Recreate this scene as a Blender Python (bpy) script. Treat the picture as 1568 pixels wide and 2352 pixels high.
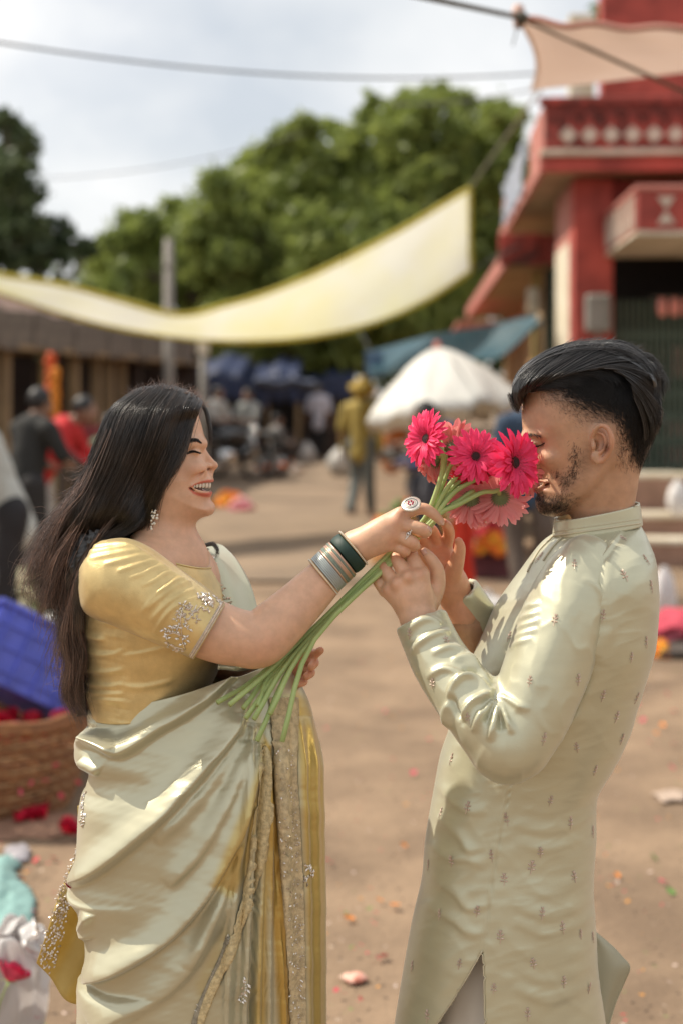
import bpy, bmesh, math, random
import numpy as np
from mathutils import Vector, Matrix, Euler
from mathutils.bvhtree import BVHTree

random.seed(7)
np.random.seed(7)
scene = bpy.context.scene
for _o in list(bpy.data.objects):
    bpy.data.objects.remove(_o)
COL = scene.collection

# ---------------------------------------------------------------- camera
CX, HY, F, CH = 784.0, 890.0, 3267.0, 1.65      # picture measure: 1568 x 2352 units, horizon line at 890
cam_data = bpy.data.cameras.new('camera')
cam = bpy.data.objects.new('camera', cam_data)
COL.objects.link(cam)
cam.location = (0, 0, CH)
cam.rotation_euler = (math.radians(90), 0, 0)
cam_data.sensor_fit = 'VERTICAL'
cam_data.sensor_height = 36
cam_data.sensor_width = 24
cam_data.lens = 50
cam_data.shift_y = -(1176 - HY) / 2352
cam_data.clip_start = 0.05
cam_data.clip_end = 600
cam_data.dof.use_dof = True
cam_data.dof.focus_distance = 2.16
cam_data.dof.aperture_fstop = 2.5
scene.camera = cam

# ---------------------------------------------------------------- sky and sun
SUN_DIR = Vector((-0.60, 0.19, 0.77)).normalized()
world = bpy.data.worlds.new('World')
scene.world = world
world.use_nodes = True
nt = world.node_tree
nt.nodes.clear()
w_out = nt.nodes.new('ShaderNodeOutputWorld')
w_sky = nt.nodes.new('ShaderNodeTexSky')
w_sky.sky_type = 'NISHITA'
w_sky.sun_disc = False
w_sky.sun_elevation = math.asin(SUN_DIR.z)
w_sky.sun_rotation = math.atan2(SUN_DIR.x, SUN_DIR.y)
w_sky.dust_density = 2.0
w_bg = nt.nodes.new('ShaderNodeBackground')
w_bg.inputs['Strength'].default_value = 0.10
nt.links.new(w_sky.outputs[0], w_bg.inputs['Color'])
w_tc = nt.nodes.new('ShaderNodeTexCoord')
w_map = nt.nodes.new('ShaderNodeMapping')
w_map.inputs['Scale'].default_value = (1.0, 1.0, 1.5)
w_map.inputs['Location'].default_value = (0.35, 0.2, 0.1)
nt.links.new(w_tc.outputs['Generated'], w_map.inputs['Vector'])
w_n = nt.nodes.new('ShaderNodeTexNoise')
w_n.inputs['Scale'].default_value = 4.5
w_n.inputs['Detail'].default_value = 7
w_n.inputs['Roughness'].default_value = 0.52
nt.links.new(w_map.outputs[0], w_n.inputs['Vector'])
w_ramp = nt.nodes.new('ShaderNodeValToRGB')
w_ramp.color_ramp.elements[0].position = 0.38
w_ramp.color_ramp.elements[0].color = (0.62, 0.62, 0.62, 1)
w_ramp.color_ramp.elements[1].position = 0.60
w_ramp.color_ramp.elements[1].color = (1, 1, 1, 1)
nt.links.new(w_n.outputs['Fac'], w_ramp.inputs['Fac'])
w_n2 = nt.nodes.new('ShaderNodeTexNoise')
w_n2.inputs['Scale'].default_value = 2.6
w_n2.inputs['Detail'].default_value = 5
nt.links.new(w_map.outputs[0], w_n2.inputs['Vector'])
w_ramp2 = nt.nodes.new('ShaderNodeValToRGB')
w_ramp2.color_ramp.elements[0].position = 0.36
w_ramp2.color_ramp.elements[0].color = (0.66, 0.69, 0.72, 1)
w_ramp2.color_ramp.elements[1].position = 0.62
w_ramp2.color_ramp.elements[1].color = (0.97, 0.955, 0.93, 1)
nt.links.new(w_n2.outputs['Fac'], w_ramp2.inputs['Fac'])
w_cl = nt.nodes.new('ShaderNodeBackground')
w_cl.inputs['Strength'].default_value = 1.12
nt.links.new(w_ramp2.outputs['Color'], w_cl.inputs['Color'])
w_mix = nt.nodes.new('ShaderNodeMixShader')
nt.links.new(w_ramp.outputs['Color'], w_mix.inputs['Fac'])
nt.links.new(w_bg.outputs[0], w_mix.inputs[1])
nt.links.new(w_cl.outputs[0], w_mix.inputs[2])
nt.links.new(w_mix.outputs[0], w_out.inputs['Surface'])

sun_d = bpy.data.lights.new('sun', 'SUN')
sun_d.energy = 5.0
sun_d.angle = math.radians(0.55)
sun_d.color = (1.0, 0.91, 0.77)
sun = bpy.data.objects.new('sun', sun_d)
COL.objects.link(sun)
sun.rotation_euler = SUN_DIR.to_track_quat('Z', 'Y').to_euler()
sun.location = SUN_DIR * 40

scene.view_settings.view_transform = 'Standard'
scene.view_settings.look = 'None'
scene.view_settings.exposure = 0.13
scene.view_settings.gamma = 1
scene.view_settings.use_curve_mapping = False
scene.render.engine = 'CYCLES'
try:
    scene.cycles.use_denoising = True
    scene.cycles.max_bounces = 6
    scene.cycles.transparent_max_bounces = 6
    scene.cycles.sample_clamp_indirect = 6
    scene.cycles.caustics_reflective = False
    scene.cycles.caustics_refractive = False
except Exception:
    pass

# ---------------------------------------------------------------- helpers
def P(px, py, Y):
    return Vector(((px - CX) / F * Y, Y, CH - (py - HY) / F * Y))

def PX(v):
    v = np.asarray(v, dtype=float)
    return CX + v[..., 0] / v[..., 1] * F, HY + (CH - v[..., 2]) / v[..., 1] * F

def tag(o, label=None, cat=None, group=None, kind=None):
    if label: o['label'] = label
    if cat: o['category'] = cat
    if group: o['group'] = group
    if kind: o['kind'] = kind
    return o

def empty(name, loc=(0, 0, 0), rz=0.0, label=None, cat=None, group=None):
    o = bpy.data.objects.new(name, None)
    COL.objects.link(o)
    o.empty_display_size = 0.1
    o.location = loc
    o.rotation_euler = (0, 0, rz)
    return tag(o, label, cat, group)

def link(name, me, parent=None, matrix=None):
    o = bpy.data.objects.new(name, me)
    COL.objects.link(o)
    if parent is not None:
        o.parent = parent
    if matrix is not None:
        o.matrix_local = matrix
    return o

def rel(o, parent):
    """parent o (built in world coordinates) under parent without moving it"""
    m = Matrix.Translation(parent.location) @ parent.rotation_euler.to_matrix().to_4x4()
    g = parent.parent
    while g is not None:
        m = (Matrix.Translation(g.location) @ g.rotation_euler.to_matrix().to_4x4()) @ m
        g = g.parent
    o.parent = parent
    o.matrix_parent_inverse = m.inverted()
    return o

def mesh(name, verts, faces, m=None, smooth=True, cols=None):
    me = bpy.data.meshes.new(name)
    verts = np.asarray(verts, dtype=np.float32).reshape(-1, 3)
    if isinstance(faces, np.ndarray):
        k = faces.shape[1]
        nf = len(faces)
        me.vertices.add(len(verts))
        me.vertices.foreach_set('co', verts.ravel())
        me.loops.add(nf * k)
        me.loops.foreach_set('vertex_index', faces.astype(np.int32).ravel())
        me.polygons.add(nf)
        me.polygons.foreach_set('loop_start', (np.arange(nf) * k).astype(np.int32))
        me.polygons.foreach_set('loop_total', np.full(nf, k, dtype=np.int32))
        me.update(calc_edges=True)
        me.validate()
    else:
        me.from_pydata([tuple(map(float, v)) for v in verts], [], [tuple(map(int, f)) for f in faces])
        me.update()
    if smooth:
        me.polygons.foreach_set('use_smooth', np.ones(len(me.polygons), dtype=bool))
    if cols is not None:
        cols = np.asarray(cols, dtype=np.float32)
        if cols.shape[1] == 3:
            cols = np.concatenate([cols, np.ones((len(cols), 1), np.float32)], 1)
        a = me.color_attributes.new('Col', 'FLOAT_COLOR', 'POINT')
        a.data.foreach_set('color', cols.ravel())
    if m is not None:
        me.materials.append(m)
    return me

def obj(name, verts, faces, m=None, parent=None, smooth=True, cols=None):
    return link(name, mesh(name, verts, faces, m, smooth, cols), parent)

def hx(r, g, b):
    f = lambda c: (c / 255 / 12.92) if c / 255 <= 0.04045 else ((c / 255 + 0.055) / 1.055) ** 2.4
    return (f(r), f(g), f(b))

def mat(name, c, rough=0.6, metal=0.0, spec=0.5, var=0.12, vs=6.0, bump=0.0, bs=60.0, attr=False,
        sss=0.0, sheen=0.0, c2=None, trans=0.0, aniso=0.0, wave=None, bdist=0.004, stretch=None, clear=0.0, alpha=1.0, sscale=0.01):
    """procedural principled material: base colour with noise variation, optional bump, weave and vertex tint"""
    m = bpy.data.materials.new(name)
    m.use_nodes = True
    t = m.node_tree
    b = t.nodes.get('Principled BSDF')
    L = t.links
    tc = t.nodes.new('ShaderNodeTexCoord')
    vec = tc.outputs['Object']
    if stretch:
        mp = t.nodes.new('ShaderNodeMapping')
        mp.inputs['Scale'].default_value = stretch
        L.new(vec, mp.inputs['Vector'])
        vec = mp.outputs[0]
    n = t.nodes.new('ShaderNodeTexNoise')
    n.inputs['Scale'].default_value = vs
    n.inputs['Detail'].default_value = 6
    n.inputs['Roughness'].default_value = 0.6
    L.new(vec, n.inputs['Vector'])
    mx = t.nodes.new('ShaderNodeMix')
    mx.data_type = 'RGBA'
    c = tuple(c[:3])
    lo = tuple(max(0, x * (1 - var)) for x in c) if c2 is None else tuple(c2[:3])
    hi = tuple(min(1, x * (1 + var)) for x in c) if c2 is None else c
    rp = t.nodes.new('ShaderNodeValToRGB')
    rp.color_ramp.elements[0].position = 0.36
    rp.color_ramp.elements[0].color = (*lo, 1)
    rp.color_ramp.elements[1].position = 0.64
    rp.color_ramp.elements[1].color = (*hi, 1)
    L.new(n.outputs['Fac'], rp.inputs['Fac'])
    colout = rp.outputs['Color']
    if attr:
        at = t.nodes.new('ShaderNodeVertexColor')
        at.layer_name = 'Col'
        mx.blend_type = 'MULTIPLY'
        mx.inputs['Factor'].default_value = 1
        L.new(colout, mx.inputs['A'])
        L.new(at.outputs['Color'], mx.inputs['B'])
        colout = mx.outputs['Result']
    L.new(colout, b.inputs['Base Color'])
    b.inputs['Roughness'].default_value = rough
    b.inputs['Metallic'].default_value = metal
    b.inputs['Specular IOR Level'].default_value = spec
    if sss:
        b.inputs['Subsurface Weight'].default_value = sss
        b.inputs['Subsurface Radius'].default_value = (1.0, 0.36, 0.18)
        b.inputs['Subsurface Scale'].default_value = sscale
    if sheen:
        b.inputs['Sheen Weight'].default_value = sheen
        b.inputs['Sheen Roughness'].default_value = 0.4
    if clear:
        b.inputs['Coat Weight'].default_value = clear
    if aniso:
        b.inputs['Anisotropic'].default_value = aniso
    if bump:
        n2 = t.nodes.new('ShaderNodeTexNoise')
        n2.inputs['Scale'].default_value = bs
        n2.inputs['Detail'].default_value = 5
        L.new(vec, n2.inputs['Vector'])
        hgt = n2.outputs['Fac']
        if wave:
            wv = t.nodes.new('ShaderNodeTexWave')
            wv.inputs['Scale'].default_value = wave
            wv.inputs['Distortion'].default_value = 1.5
            wv.bands_direction = 'Z'
            L.new(tc.outputs['Object'], wv.inputs['Vector'])
            ad = t.nodes.new('ShaderNodeMath')
            ad.operation = 'ADD'
            L.new(n2.outputs['Fac'], ad.inputs[0])
            L.new(wv.outputs['Fac'], ad.inputs[1])
            hgt = ad.outputs[0]
        bp = t.nodes.new('ShaderNodeBump')
        bp.inputs['Strength'].default_value = bump
        bp.inputs['Distance'].default_value = bdist
        L.new(hgt, bp.inputs['Height'])
        L.new(bp.outputs['Normal'], b.inputs['Normal'])
    if trans:
        tr = t.nodes.new('ShaderNodeBsdfTranslucent')
        L.new(colout, tr.inputs['Color'])
        ms = t.nodes.new('ShaderNodeMixShader')
        ms.inputs['Fac'].default_value = trans
        L.new(b.outputs[0], ms.inputs[1])
        L.new(tr.outputs[0], ms.inputs[2])
        L.new(ms.outputs[0], t.nodes['Material Output'].inputs['Surface'])
    if alpha < 1:
        b.inputs['Alpha'].default_value = alpha
    return m

class MB:
    """collects boxes, tubes and grids into one mesh"""
    def __init__(self):
        self.v, self.f = [], []
    def add(self, v, f):
        k = len(self.v)
        self.v += [tuple(map(float, x)) for x in v]
        self.f += [tuple(int(i) + k for i in q) for q in f]
        return self
    def box(self, c, s, rot=None, bev=0.0):
        bm = bmesh.new()
        bmesh.ops.create_cube(bm, size=1)
        bmesh.ops.scale(bm, vec=s, verts=bm.verts)
        if bev:
            bmesh.ops.bevel(bm, geom=bm.edges[:], offset=bev, segments=1, affect='EDGES')
        M = Matrix.Translation(c) @ (rot.to_4x4() if rot is not None else Matrix())
        bm.transform(M)
        bm.verts.ensure_lookup_table()
        self.add([v.co[:] for v in bm.verts], [[v.index for v in f.verts] for f in bm.faces])
        bm.free()
        return self
    def tube(self, pts, r, n=8, cap=True):
        pts = [Vector(p) for p in pts]
        rs = r if hasattr(r, '__len__') else [r] * len(pts)
        v, f = [], []
        up = None
        for i, p in enumerate(pts):
            d = (pts[min(i + 1, len(pts) - 1)] - pts[max(i - 1, 0)]).normalized()
            if up is None:
                a = Vector((0, 0, 1)) if abs(d.z) < 0.9 else Vector((1, 0, 0))
                up = d.cross(a).normalized()
            up = (up - d * up.dot(d)).normalized()
            s = d.cross(up)
            for k in range(n):
                t = 2 * math.pi * k / n
                v.append(p + (up * math.cos(t) + s * math.sin(t)) * rs[i])
        for i in range(len(pts) - 1):
            for k in range(n):
                a, b = i * n + k, i * n + (k + 1) % n
                f.append((a, b, b + n, a + n))
        if cap:
            f.append(tuple(range(n))[::-1])
            f.append(tuple(range((len(pts) - 1) * n, len(pts) * n)))
        return self.add(v, f)
    def lathe(self, prof, c=(0, 0, 0), n=20, rot=None):
        v, f = [], []
        R = rot.to_3x3() if rot is not None else Matrix.Identity(3)
        for r, z in prof:
            for k in range(n):
                t = 2 * math.pi * k / n
                v.append(Vector(c) + R @ Vector((r * math.cos(t), r * math.sin(t), z)))
        for i in range(len(prof) - 1):
            for k in range(n):
                a, b = i * n + k, i * n + (k + 1) % n
                f.append((a, b, b + n, a + n))
        return self.add(v, f)
    def build(self, name, m, parent=None, smooth=False):
        return obj(name, self.v, self.f, m, parent, smooth)

def spline(pts, n):
    """Catmull-Rom through pts (k x d), n samples"""
    p = np.asarray(pts, float)
    if len(p) == 2:
        t = np.linspace(0, 1, n)[:, None]
        return p[0] * (1 - t) + p[1] * t
    q = np.vstack([2 * p[0] - p[1], p, 2 * p[-1] - p[-2]])
    t = np.linspace(0, len(p) - 1 - 1e-9, n)
    i = t.astype(int)
    u = (t - i)[:, None]
    a, b, c, d = q[i], q[i + 1], q[i + 2], q[i + 3]
    return 0.5 * ((2 * b) + (-a + c) * u + (2 * a - 5 * b + 4 * c - d) * u * u + (-a + 3 * b - 3 * c + d) * u ** 3)

def grid_faces(nu, nv, wrap=False):
    i, j = np.meshgrid(np.arange(nu - 1), np.arange(nv if wrap else nv - 1), indexing='ij')
    a = i * nv + j
    b = i * nv + (j + 1) % nv
    return np.stack([a, b, b + nv, a + nv], -1).reshape(-1, 4)

def vnoise(p, scale, seed=0):
    """smooth sum-of-sines noise, p (...,3)"""
    r = np.random.RandomState(seed)
    o = np.zeros(p.shape[:-1])
    for k in range(6):
        d = r.normal(size=p.shape[-1]); d /= np.linalg.norm(d)
        o += np.sin(p @ d * scale * (0.6 + 0.5 * k) + r.uniform(0, 6.28)) / (1 + 0.4 * k)
    return o / 3.0

# ---------------------------------------------------------------- implicit surfaces
class SDF:
    def __init__(self, lo, hi, h):
        self.h = h
        self.o = np.array(lo, float)
        n = np.ceil((np.array(hi) - self.o) / h).astype(int) + 1
        self.F = np.full(n, 0.5, np.float32)
        self.ax = [self.o[k] + h * np.arange(n[k]) for k in range(3)]
    def sub(self, lo, hi):
        sl = []
        for k in range(3):
            a = int(max(0, math.floor((lo[k] - self.o[k]) / self.h)))
            b = int(min(self.F.shape[k], math.ceil((hi[k] - self.o[k]) / self.h) + 1))
            if b <= a: return None, None
            sl.append(slice(a, b))
        X = self.ax[0][sl[0]][:, None, None]
        Y = self.ax[1][sl[1]][None, :, None]
        Z = self.ax[2][sl[2]][None, None, :]
        return tuple(sl), (X, Y, Z)
    def comb(self, sl, d, k, mode='u'):
        a = self.F[sl]
        if mode == 's':
            d = -d
            if k > 0:
                h = np.clip(0.5 - 0.5 * (d - a) / k, 0, 1) if False else np.clip(0.5 + 0.5 * (d - a) / k, 0, 1)
                self.F[sl] = a * (1 - h) + d * h + k * h * (1 - h)
            else:
                self.F[sl] = np.maximum(a, d)
            return
        if k > 0:
            h = np.clip(0.5 + 0.5 * (d - a) / k, 0, 1)
            self.F[sl] = d * (1 - h) + a * h - k * h * (1 - h)
        else:
            self.F[sl] = np.minimum(a, d)
    def cone(self, a, b, ra, rb, k=0.004, mode='u'):
        a, b = np.array(a, float), np.array(b, float)
        m = max(ra, rb) + k + 4 * self.h + 0.012
        sl, g = self.sub(np.minimum(a, b) - m, np.maximum(a, b) + m)
        if sl is None: return self
        ab = b - a
        L2 = max(ab @ ab, 1e-12)
        t = np.clip(((g[0] - a[0]) * ab[0] + (g[1] - a[1]) * ab[1] + (g[2] - a[2]) * ab[2]) / L2, 0, 1)
        d = np.sqrt((g[0] - a[0] - ab[0] * t) ** 2 + (g[1] - a[1] - ab[1] * t) ** 2 + (g[2] - a[2] - ab[2] * t) ** 2) - (ra + (rb - ra) * t)
        self.comb(sl, d, k, mode)
        return self
    def chain(self, pts, rs, k=0.004, mode='u', dens=5):
        """a limb: one smooth radius-varying tube along a spline through the points"""
        q = spline(np.array([[*p, r] for p, r in zip(pts, rs)], float), (len(pts) - 1) * dens + 1)
        P_, R_ = q[:, :3], np.maximum(q[:, 3], 0.001)
        m = R_.max() + k + 4 * self.h + 0.012
        sl, g = self.sub(P_.min(0) - m, P_.max(0) + m)
        if sl is None: return self
        D = None
        for i in range(len(P_) - 1):
            a, b, ra, rb = P_[i], P_[i + 1], R_[i], R_[i + 1]
            ab = b - a
            L2 = max(ab @ ab, 1e-12)
            t = np.clip(((g[0] - a[0]) * ab[0] + (g[1] - a[1]) * ab[1] + (g[2] - a[2]) * ab[2]) / L2, 0, 1)
            d = np.sqrt((g[0] - a[0] - ab[0] * t) ** 2 + (g[1] - a[1] - ab[1] * t) ** 2 + (g[2] - a[2] - ab[2] * t) ** 2) - (ra + (rb - ra) * t)
            D = d if D is None else np.minimum(D, d)
        self.comb(sl, D, k, mode)
        return self
    def ell(self, c, r, rot=None, k=0.006, mode='u'):
        c, r = np.array(c, float), np.array(r, float)
        m = r.max() + k + 4 * self.h + 0.012
        sl, g = self.sub(c - m, c + m)
        if sl is None: return self
        d0 = [g[0] - c[0], g[1] - c[1], g[2] - c[2]]
        if rot is not None:
            R = np.array(rot.to_3x3().transposed())
            d0 = [R[i, 0] * d0[0] + R[i, 1] * d0[1] + R[i, 2] * d0[2] for i in range(3)]
        k0 = np.sqrt(sum((d0[i] / r[i]) ** 2 for i in range(3)))
        k1 = np.sqrt(sum((d0[i] / r[i] ** 2) ** 2 for i in range(3))) + 1e-9
        self.comb(sl, k0 * (k0 - 1) / k1, k, mode)
        return self
    def mesh(self):
        """naive surface nets"""
        Fv = self.F
        S = Fv < 0
        nx, ny, nz = Fv.shape
        c = np.zeros((nx - 1, ny - 1, nz - 1), np.int8)
        for dx in (0, 1):
            for dy in (0, 1):
                for dz in (0, 1):
                    c += S[dx:nx - 1 + dx, dy:ny - 1 + dy, dz:nz - 1 + dz]
        act = (c > 0) & (c < 8)
        ijk = np.argwhere(act)
        idx = np.full(act.shape, -1, np.int64)
        idx[act] = np.arange(len(ijk))
        pos = np.zeros((len(ijk), 3)); cnt = np.zeros(len(ijk))
        for ax in range(3):
            o1, o2 = [k for k in range(3) if k != ax]
            for a in (0, 1):
                for b in (0, 1):
                    off = np.zeros(3, int); off[o1] = a; off[o2] = b
                    p0 = ijk + off
                    p1 = p0.copy(); p1[:, ax] += 1
                    f0 = Fv[p0[:, 0], p0[:, 1], p0[:, 2]]
                    f1 = Fv[p1[:, 0], p1[:, 1], p1[:, 2]]
                    mk = (f0 < 0) != (f1 < 0)
                    t = np.where(mk, f0 / (f0 - f1 + 1e-20), 0)
                    q = p0.astype(float); q[:, ax] += t
                    pos[mk] += q[mk]; cnt[mk] += 1
        v = self.o + (pos / cnt[:, None]) * self.h
        faces = []
        for ax in range(3):
            o1, o2 = (ax + 1) % 3, (ax + 2) % 3
            sl0 = [slice(None)] * 3; sl1 = [slice(None)] * 3
            sl0[ax] = slice(0, -1); sl1[ax] = slice(1, None)
            ch = S[tuple(sl0)] != S[tuple(sl1)]
            e = np.argwhere(ch)
            ok = (e[:, o1] > 0) & (e[:, o2] > 0) & (e[:, o1] < Fv.shape[o1] - 1) & (e[:, o2] < Fv.shape[o2] - 1)
            e = e[ok]
            flip = S[e[:, 0], e[:, 1], e[:, 2]]
            q = []
            for a, b in ((-1, -1), (0, -1), (0, 0), (-1, 0)):
                g = e.copy(); g[:, o1] += a; g[:, o2] += b
                q.append(idx[g[:, 0], g[:, 1], g[:, 2]])
            q = np.stack(q, 1)
            q[~flip] = q[~flip][:, ::-1]
            faces.append(q)
        return v, np.concatenate(faces)

def smooth_mesh(v, f, it=2, lam=0.5):
    e = np.concatenate([f[:, [0, 1]], f[:, [1, 2]], f[:, [2, 3]], f[:, [3, 0]]])
    for _ in range(it):
        s = np.zeros_like(v); n = np.zeros(len(v))
        np.add.at(s, e[:, 0], v[e[:, 1]]); np.add.at(n, e[:, 0], 1)
        np.add.at(s, e[:, 1], v[e[:, 0]]); np.add.at(n, e[:, 1], 1)
        v = v * (1 - lam) + lam * s / np.maximum(n, 1)[:, None]
    return v
# ================================================================ setting
# ---- ground
M_ground = mat('dusty_ground', (0.275, 0.188, 0.118), rough=0.95, c2=(0.165, 0.11, 0.068), vs=1.7, bump=0.7, bs=30, bdist=0.012)
def build_ground():
    # far sheet plus a finely divided near field with gentle unevenness
    v = [(-250, -40, 0), (250, -40, 0), (250, 400, 0), (-250, 400, 0)]
    xs = np.concatenate([[-250, -60, -20], np.linspace(-8, 8, 90), [20, 60, 250]])
    ys = np.concatenate([[-40, -5], np.linspace(1, 24, 110), [40, 90, 400]])
    X, Y = np.meshgrid(xs, ys, indexing='ij')
    Z = 0.010 * vnoise(np.stack([X, Y], -1), 2.2, 3) + 0.006 * vnoise(np.stack([X, Y], -1), 7, 4)
    Z[(np.abs(X) > 8.01) | (Y < 1) | (Y > 24.01)] = 0
    o = obj('ground', np.stack([X, Y, Z], -1).reshape(-1, 3), grid_faces(len(xs), len(ys)), M_ground)
    # make it face up
    if o.data.polygons[0].normal.z < 0:
        o.data.flip_normals()
    tag(o, 'dusty brown market ground between the stalls', kind='structure')
build_ground()
M_path = mat('worn_path', (0.27, 0.195, 0.13), rough=0.95, c2=(0.20, 0.145, 0.098), vs=0.7, bump=0.3, bs=30, bdist=0.008)
def build_path():
    pts = np.array([(-0.9, 12), (-1.3, 18), (-1.2, 26), (0.2, 36)])
    sp = spline(pts, 24)
    v = []
    for k, (x, y) in enumerate(sp):
        w = 1.5 + 0.25 * math.sin(k * 1.3)
        v += [(x - w, y, 0.022), (x + w + 0.2 * math.sin(k), y, 0.022)]
    o = obj('path', v, grid_faces(len(sp), 2), M_path)
    if o.data.polygons[0].normal.z < 0:
        o.data.flip_normals()
    tag(o, 'paler trodden path leading to the far stalls', kind='structure')
build_path()

# ---- red corner building on the right
M_red = mat('red_paint', (0.50, 0.085, 0.062), rough=0.75, c2=(0.25, 0.04, 0.03), vs=2.4, bump=0.15, bs=25)
M_redw = mat('weathered_red', (0.50, 0.08, 0.06), rough=0.8, c2=(0.035, 0.020, 0.017), vs=4.5, bump=0.25, bs=25)
M_pinkp = mat('faded_pink_paint', (0.50, 0.20, 0.16), rough=0.8, c2=(0.42, 0.15, 0.115), vs=2)
M_cream = mat('cream_plaster', (0.62, 0.55, 0.44), rough=0.85, c2=(0.40, 0.33, 0.24), vs=2.5, bump=0.15, bs=20)
M_soffit = mat('tan_soffit', (0.42, 0.29, 0.17), rough=0.9, c2=(0.30, 0.20, 0.12), vs=1.5)
M_white = mat('white_paint', (0.72, 0.66, 0.54), rough=0.7, c2=(0.58, 0.50, 0.36), vs=4)
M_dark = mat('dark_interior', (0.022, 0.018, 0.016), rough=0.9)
M_green = mat('green_gate_paint', (0.10, 0.14, 0.10), rough=0.55, c2=(0.06, 0.09, 0.065), vs=4)
M_pink = mat('pink_shutter', (0.60, 0.30, 0.27), rough=0.7, c2=(0.50, 0.22, 0.20), vs=4)
M_grey = mat('grey_metal', (0.26, 0.24, 0.21), rough=0.6, c2=(0.20, 0.185, 0.16), vs=6)
M_banner = mat('pale_flex', (0.42, 0.44, 0.50), rough=0.5, c2=(0.30, 0.33, 0.42), vs=1.3)
M_diamond = mat('diamond_paint', (0.62, 0.54, 0.44), rough=0.8, c2=(0.44, 0.34, 0.27), vs=5)

def red_building():
    Y0 = 14.0
    base = P(1250, 890, Y0)
    root = empty('red_building', (base.x, Y0, 0), -0.052,
                 'red painted corner building with a balcony of white diamonds and a green grille', 'building')
    m0 = Y0 / F
    def zz(py, w=0.0): return CH - (py - HY) / F * (Y0 + w)
    def part(name, mb, m, parent=root, smooth=False): return mb.build(name, m, parent, smooth)
    # main slab and its fascia: L shaped overhang, front and left side
    zb = zz(392)
    zt = zz(362)
    part('slab', MB().box((1.9, 3.5, (zb + zt) / 2 + 0.012), (3.78, 6.98, zt - zb - 0.02), bev=0.01), M_soffit)
    part('fascia', MB().box((1.9, 0.02, (zb + zt) / 2), (3.84, 0.06, zt - zb + 0.02), bev=0.008), M_red)
    part('fascia', MB().box((-0.02, 3.4, (zb + zt) / 2), (0.06, 6.7, zt - zb + 0.03), bev=0.008), M_pinkp)
    part('ledge', MB().box((1.9, 0.0, zz(353)), (3.9, 0.16, 0.06), bev=0.01), M_cream)
    # balustrade panel with arches and diamonds
    zt2, zb2 = zz(236), zz(346)
    bal = part('balustrade', MB().box((1.9, 0.06, (zt2 + zb2) / 2), (3.8, 0.09, zt2 - zb2), bev=0.008), M_redw)
    MB().box((1.9, 0.012, zz(262)), (3.78, 0.012, zz(240) - zz(286))).build('gap_shade_panel', mat('stained_gap_shade', (0.07, 0.022, 0.018), rough=.9, c2=(0.22, 0.04, 0.03), vs=5), bal)  # dark panel paints the stained, shaded gaps between the arches
    rail = part('top_rail', MB().box((1.9, 0.05, zt2 + 0.02), (3.9, 0.16, 0.07), bev=0.01), M_redw, bal)
    dm = MB().box((0, 0, 0), (0.128, 0.06, 0.128), Matrix.Rotation(math.radians(45), 3, 'Y'), bev=0.006)
    dme = mesh('diamond', dm.v, dm.f, M_diamond, False)
    am = MB()
    for k in range(9):      # arched rib between the diamonds
        a = math.pi * k / 8
        am.box((0.085 * math.cos(a), 0, 0.085 * math.sin(a)), (0.03, 0.05, 0.038), Matrix.Rotation(-a, 3, 'Y'))
    am.box((-0.088, 0, -0.12), (0.028, 0.046, 0.24)).box((0.088, 0, -0.12), (0.028, 0.046, 0.24))
    ame = mesh('arch_rib', am.v, am.f, M_redw, False)
    for k in range(18):
        u = (1303 - 1250) * m0 + (k - 1) * 0.209
        if u < 0.05: continue
        link('diamond', dme, bal, Matrix.Translation((u, 0.005, zz(311))))
        link('arch_rib', ame, bal, Matrix.Translation((u + 0.105, 0.008, zz(268))))
    # left side balustrade panel and hung banner
    part('side_balustrade', MB().box((0.03, 0.95, (zt2 + zb2) / 2), (0.07, 1.6, zt2 - zb2), bev=0.008), M_pinkp)
    bn = []
    for k in range(13):
        for j in range(7):
            w = 1.9 + 3.5 * k / 12
            z = zz(385) + 0.05 + (zt2 - zz(385) - 0.1) * j / 6
            bn.append((-0.07 - 0.025 * math.sin(k * 1.7 + j), w, z))
    part('hung_banner', MB().add(bn, grid_faces(13, 7).tolist()), M_banner, smooth=True)
    part('side_balustrade', MB().box((0.03, 6.1, zz(385) + 0.3), (0.07, 1.1, 0.5), bev=0.008), M_pinkp)
    # upper wall and white upper column
    part('upper_wall', MB().box((2.5, 1.6, zz(140)), (3.5, 0.3, 2.6)), M_red)
    part('upper_column', MB().box((0.50, 1.3, zz(170)), (0.26, 0.26, 1.8), bev=0.01), M_white)
    # ground floor: pillar-like side wall, front wall, gate opening
    wz = zb
    x0, x1 = 0.335, 0.735
    part('pillar', MB().box(((x0 + x1) / 2, 0.7, wz / 2), (x1 - x0, 0.40, wz), bev=0.012), M_red)
    part('side_wall', MB().box((x0 + 0.12, 1.62, wz * 0.5 + 0.42 * wz), (0.23, 1.42, wz * 0.16)), M_pinkp)
    part('side_wall', MB().box((x0 + 0.115, 1.62, wz * 0.42), (0.24, 1.42, wz * 0.84)), M_white)
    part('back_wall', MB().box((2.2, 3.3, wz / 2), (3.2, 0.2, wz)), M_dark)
    part('inner_wall', MB().box((3.9, 2.0, wz / 2), (0.2, 2.6, wz)), M_red)
    part('lintel', MB().box((2.3, 0.82, zz(500, .7)), (3.1, 0.16, 0.75)), M_red)
    # gate of vertical bars with pink sheet panels behind it
    gate = part('grille_gate', MB().box((2.1, 0.98, 0.80), (2.7, 0.05, 0.06)), M_green)
    bar = MB().box((0, 0, 1.62), (0.034, 0.034, 1.9), bev=0.005)
    bme = mesh('bar', bar.v, bar.f, M_green, False)
    for k in range(42):
        link('bar', bme, gate, Matrix.Translation((0.78 + k * 0.062, 0.93, 0)))
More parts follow.
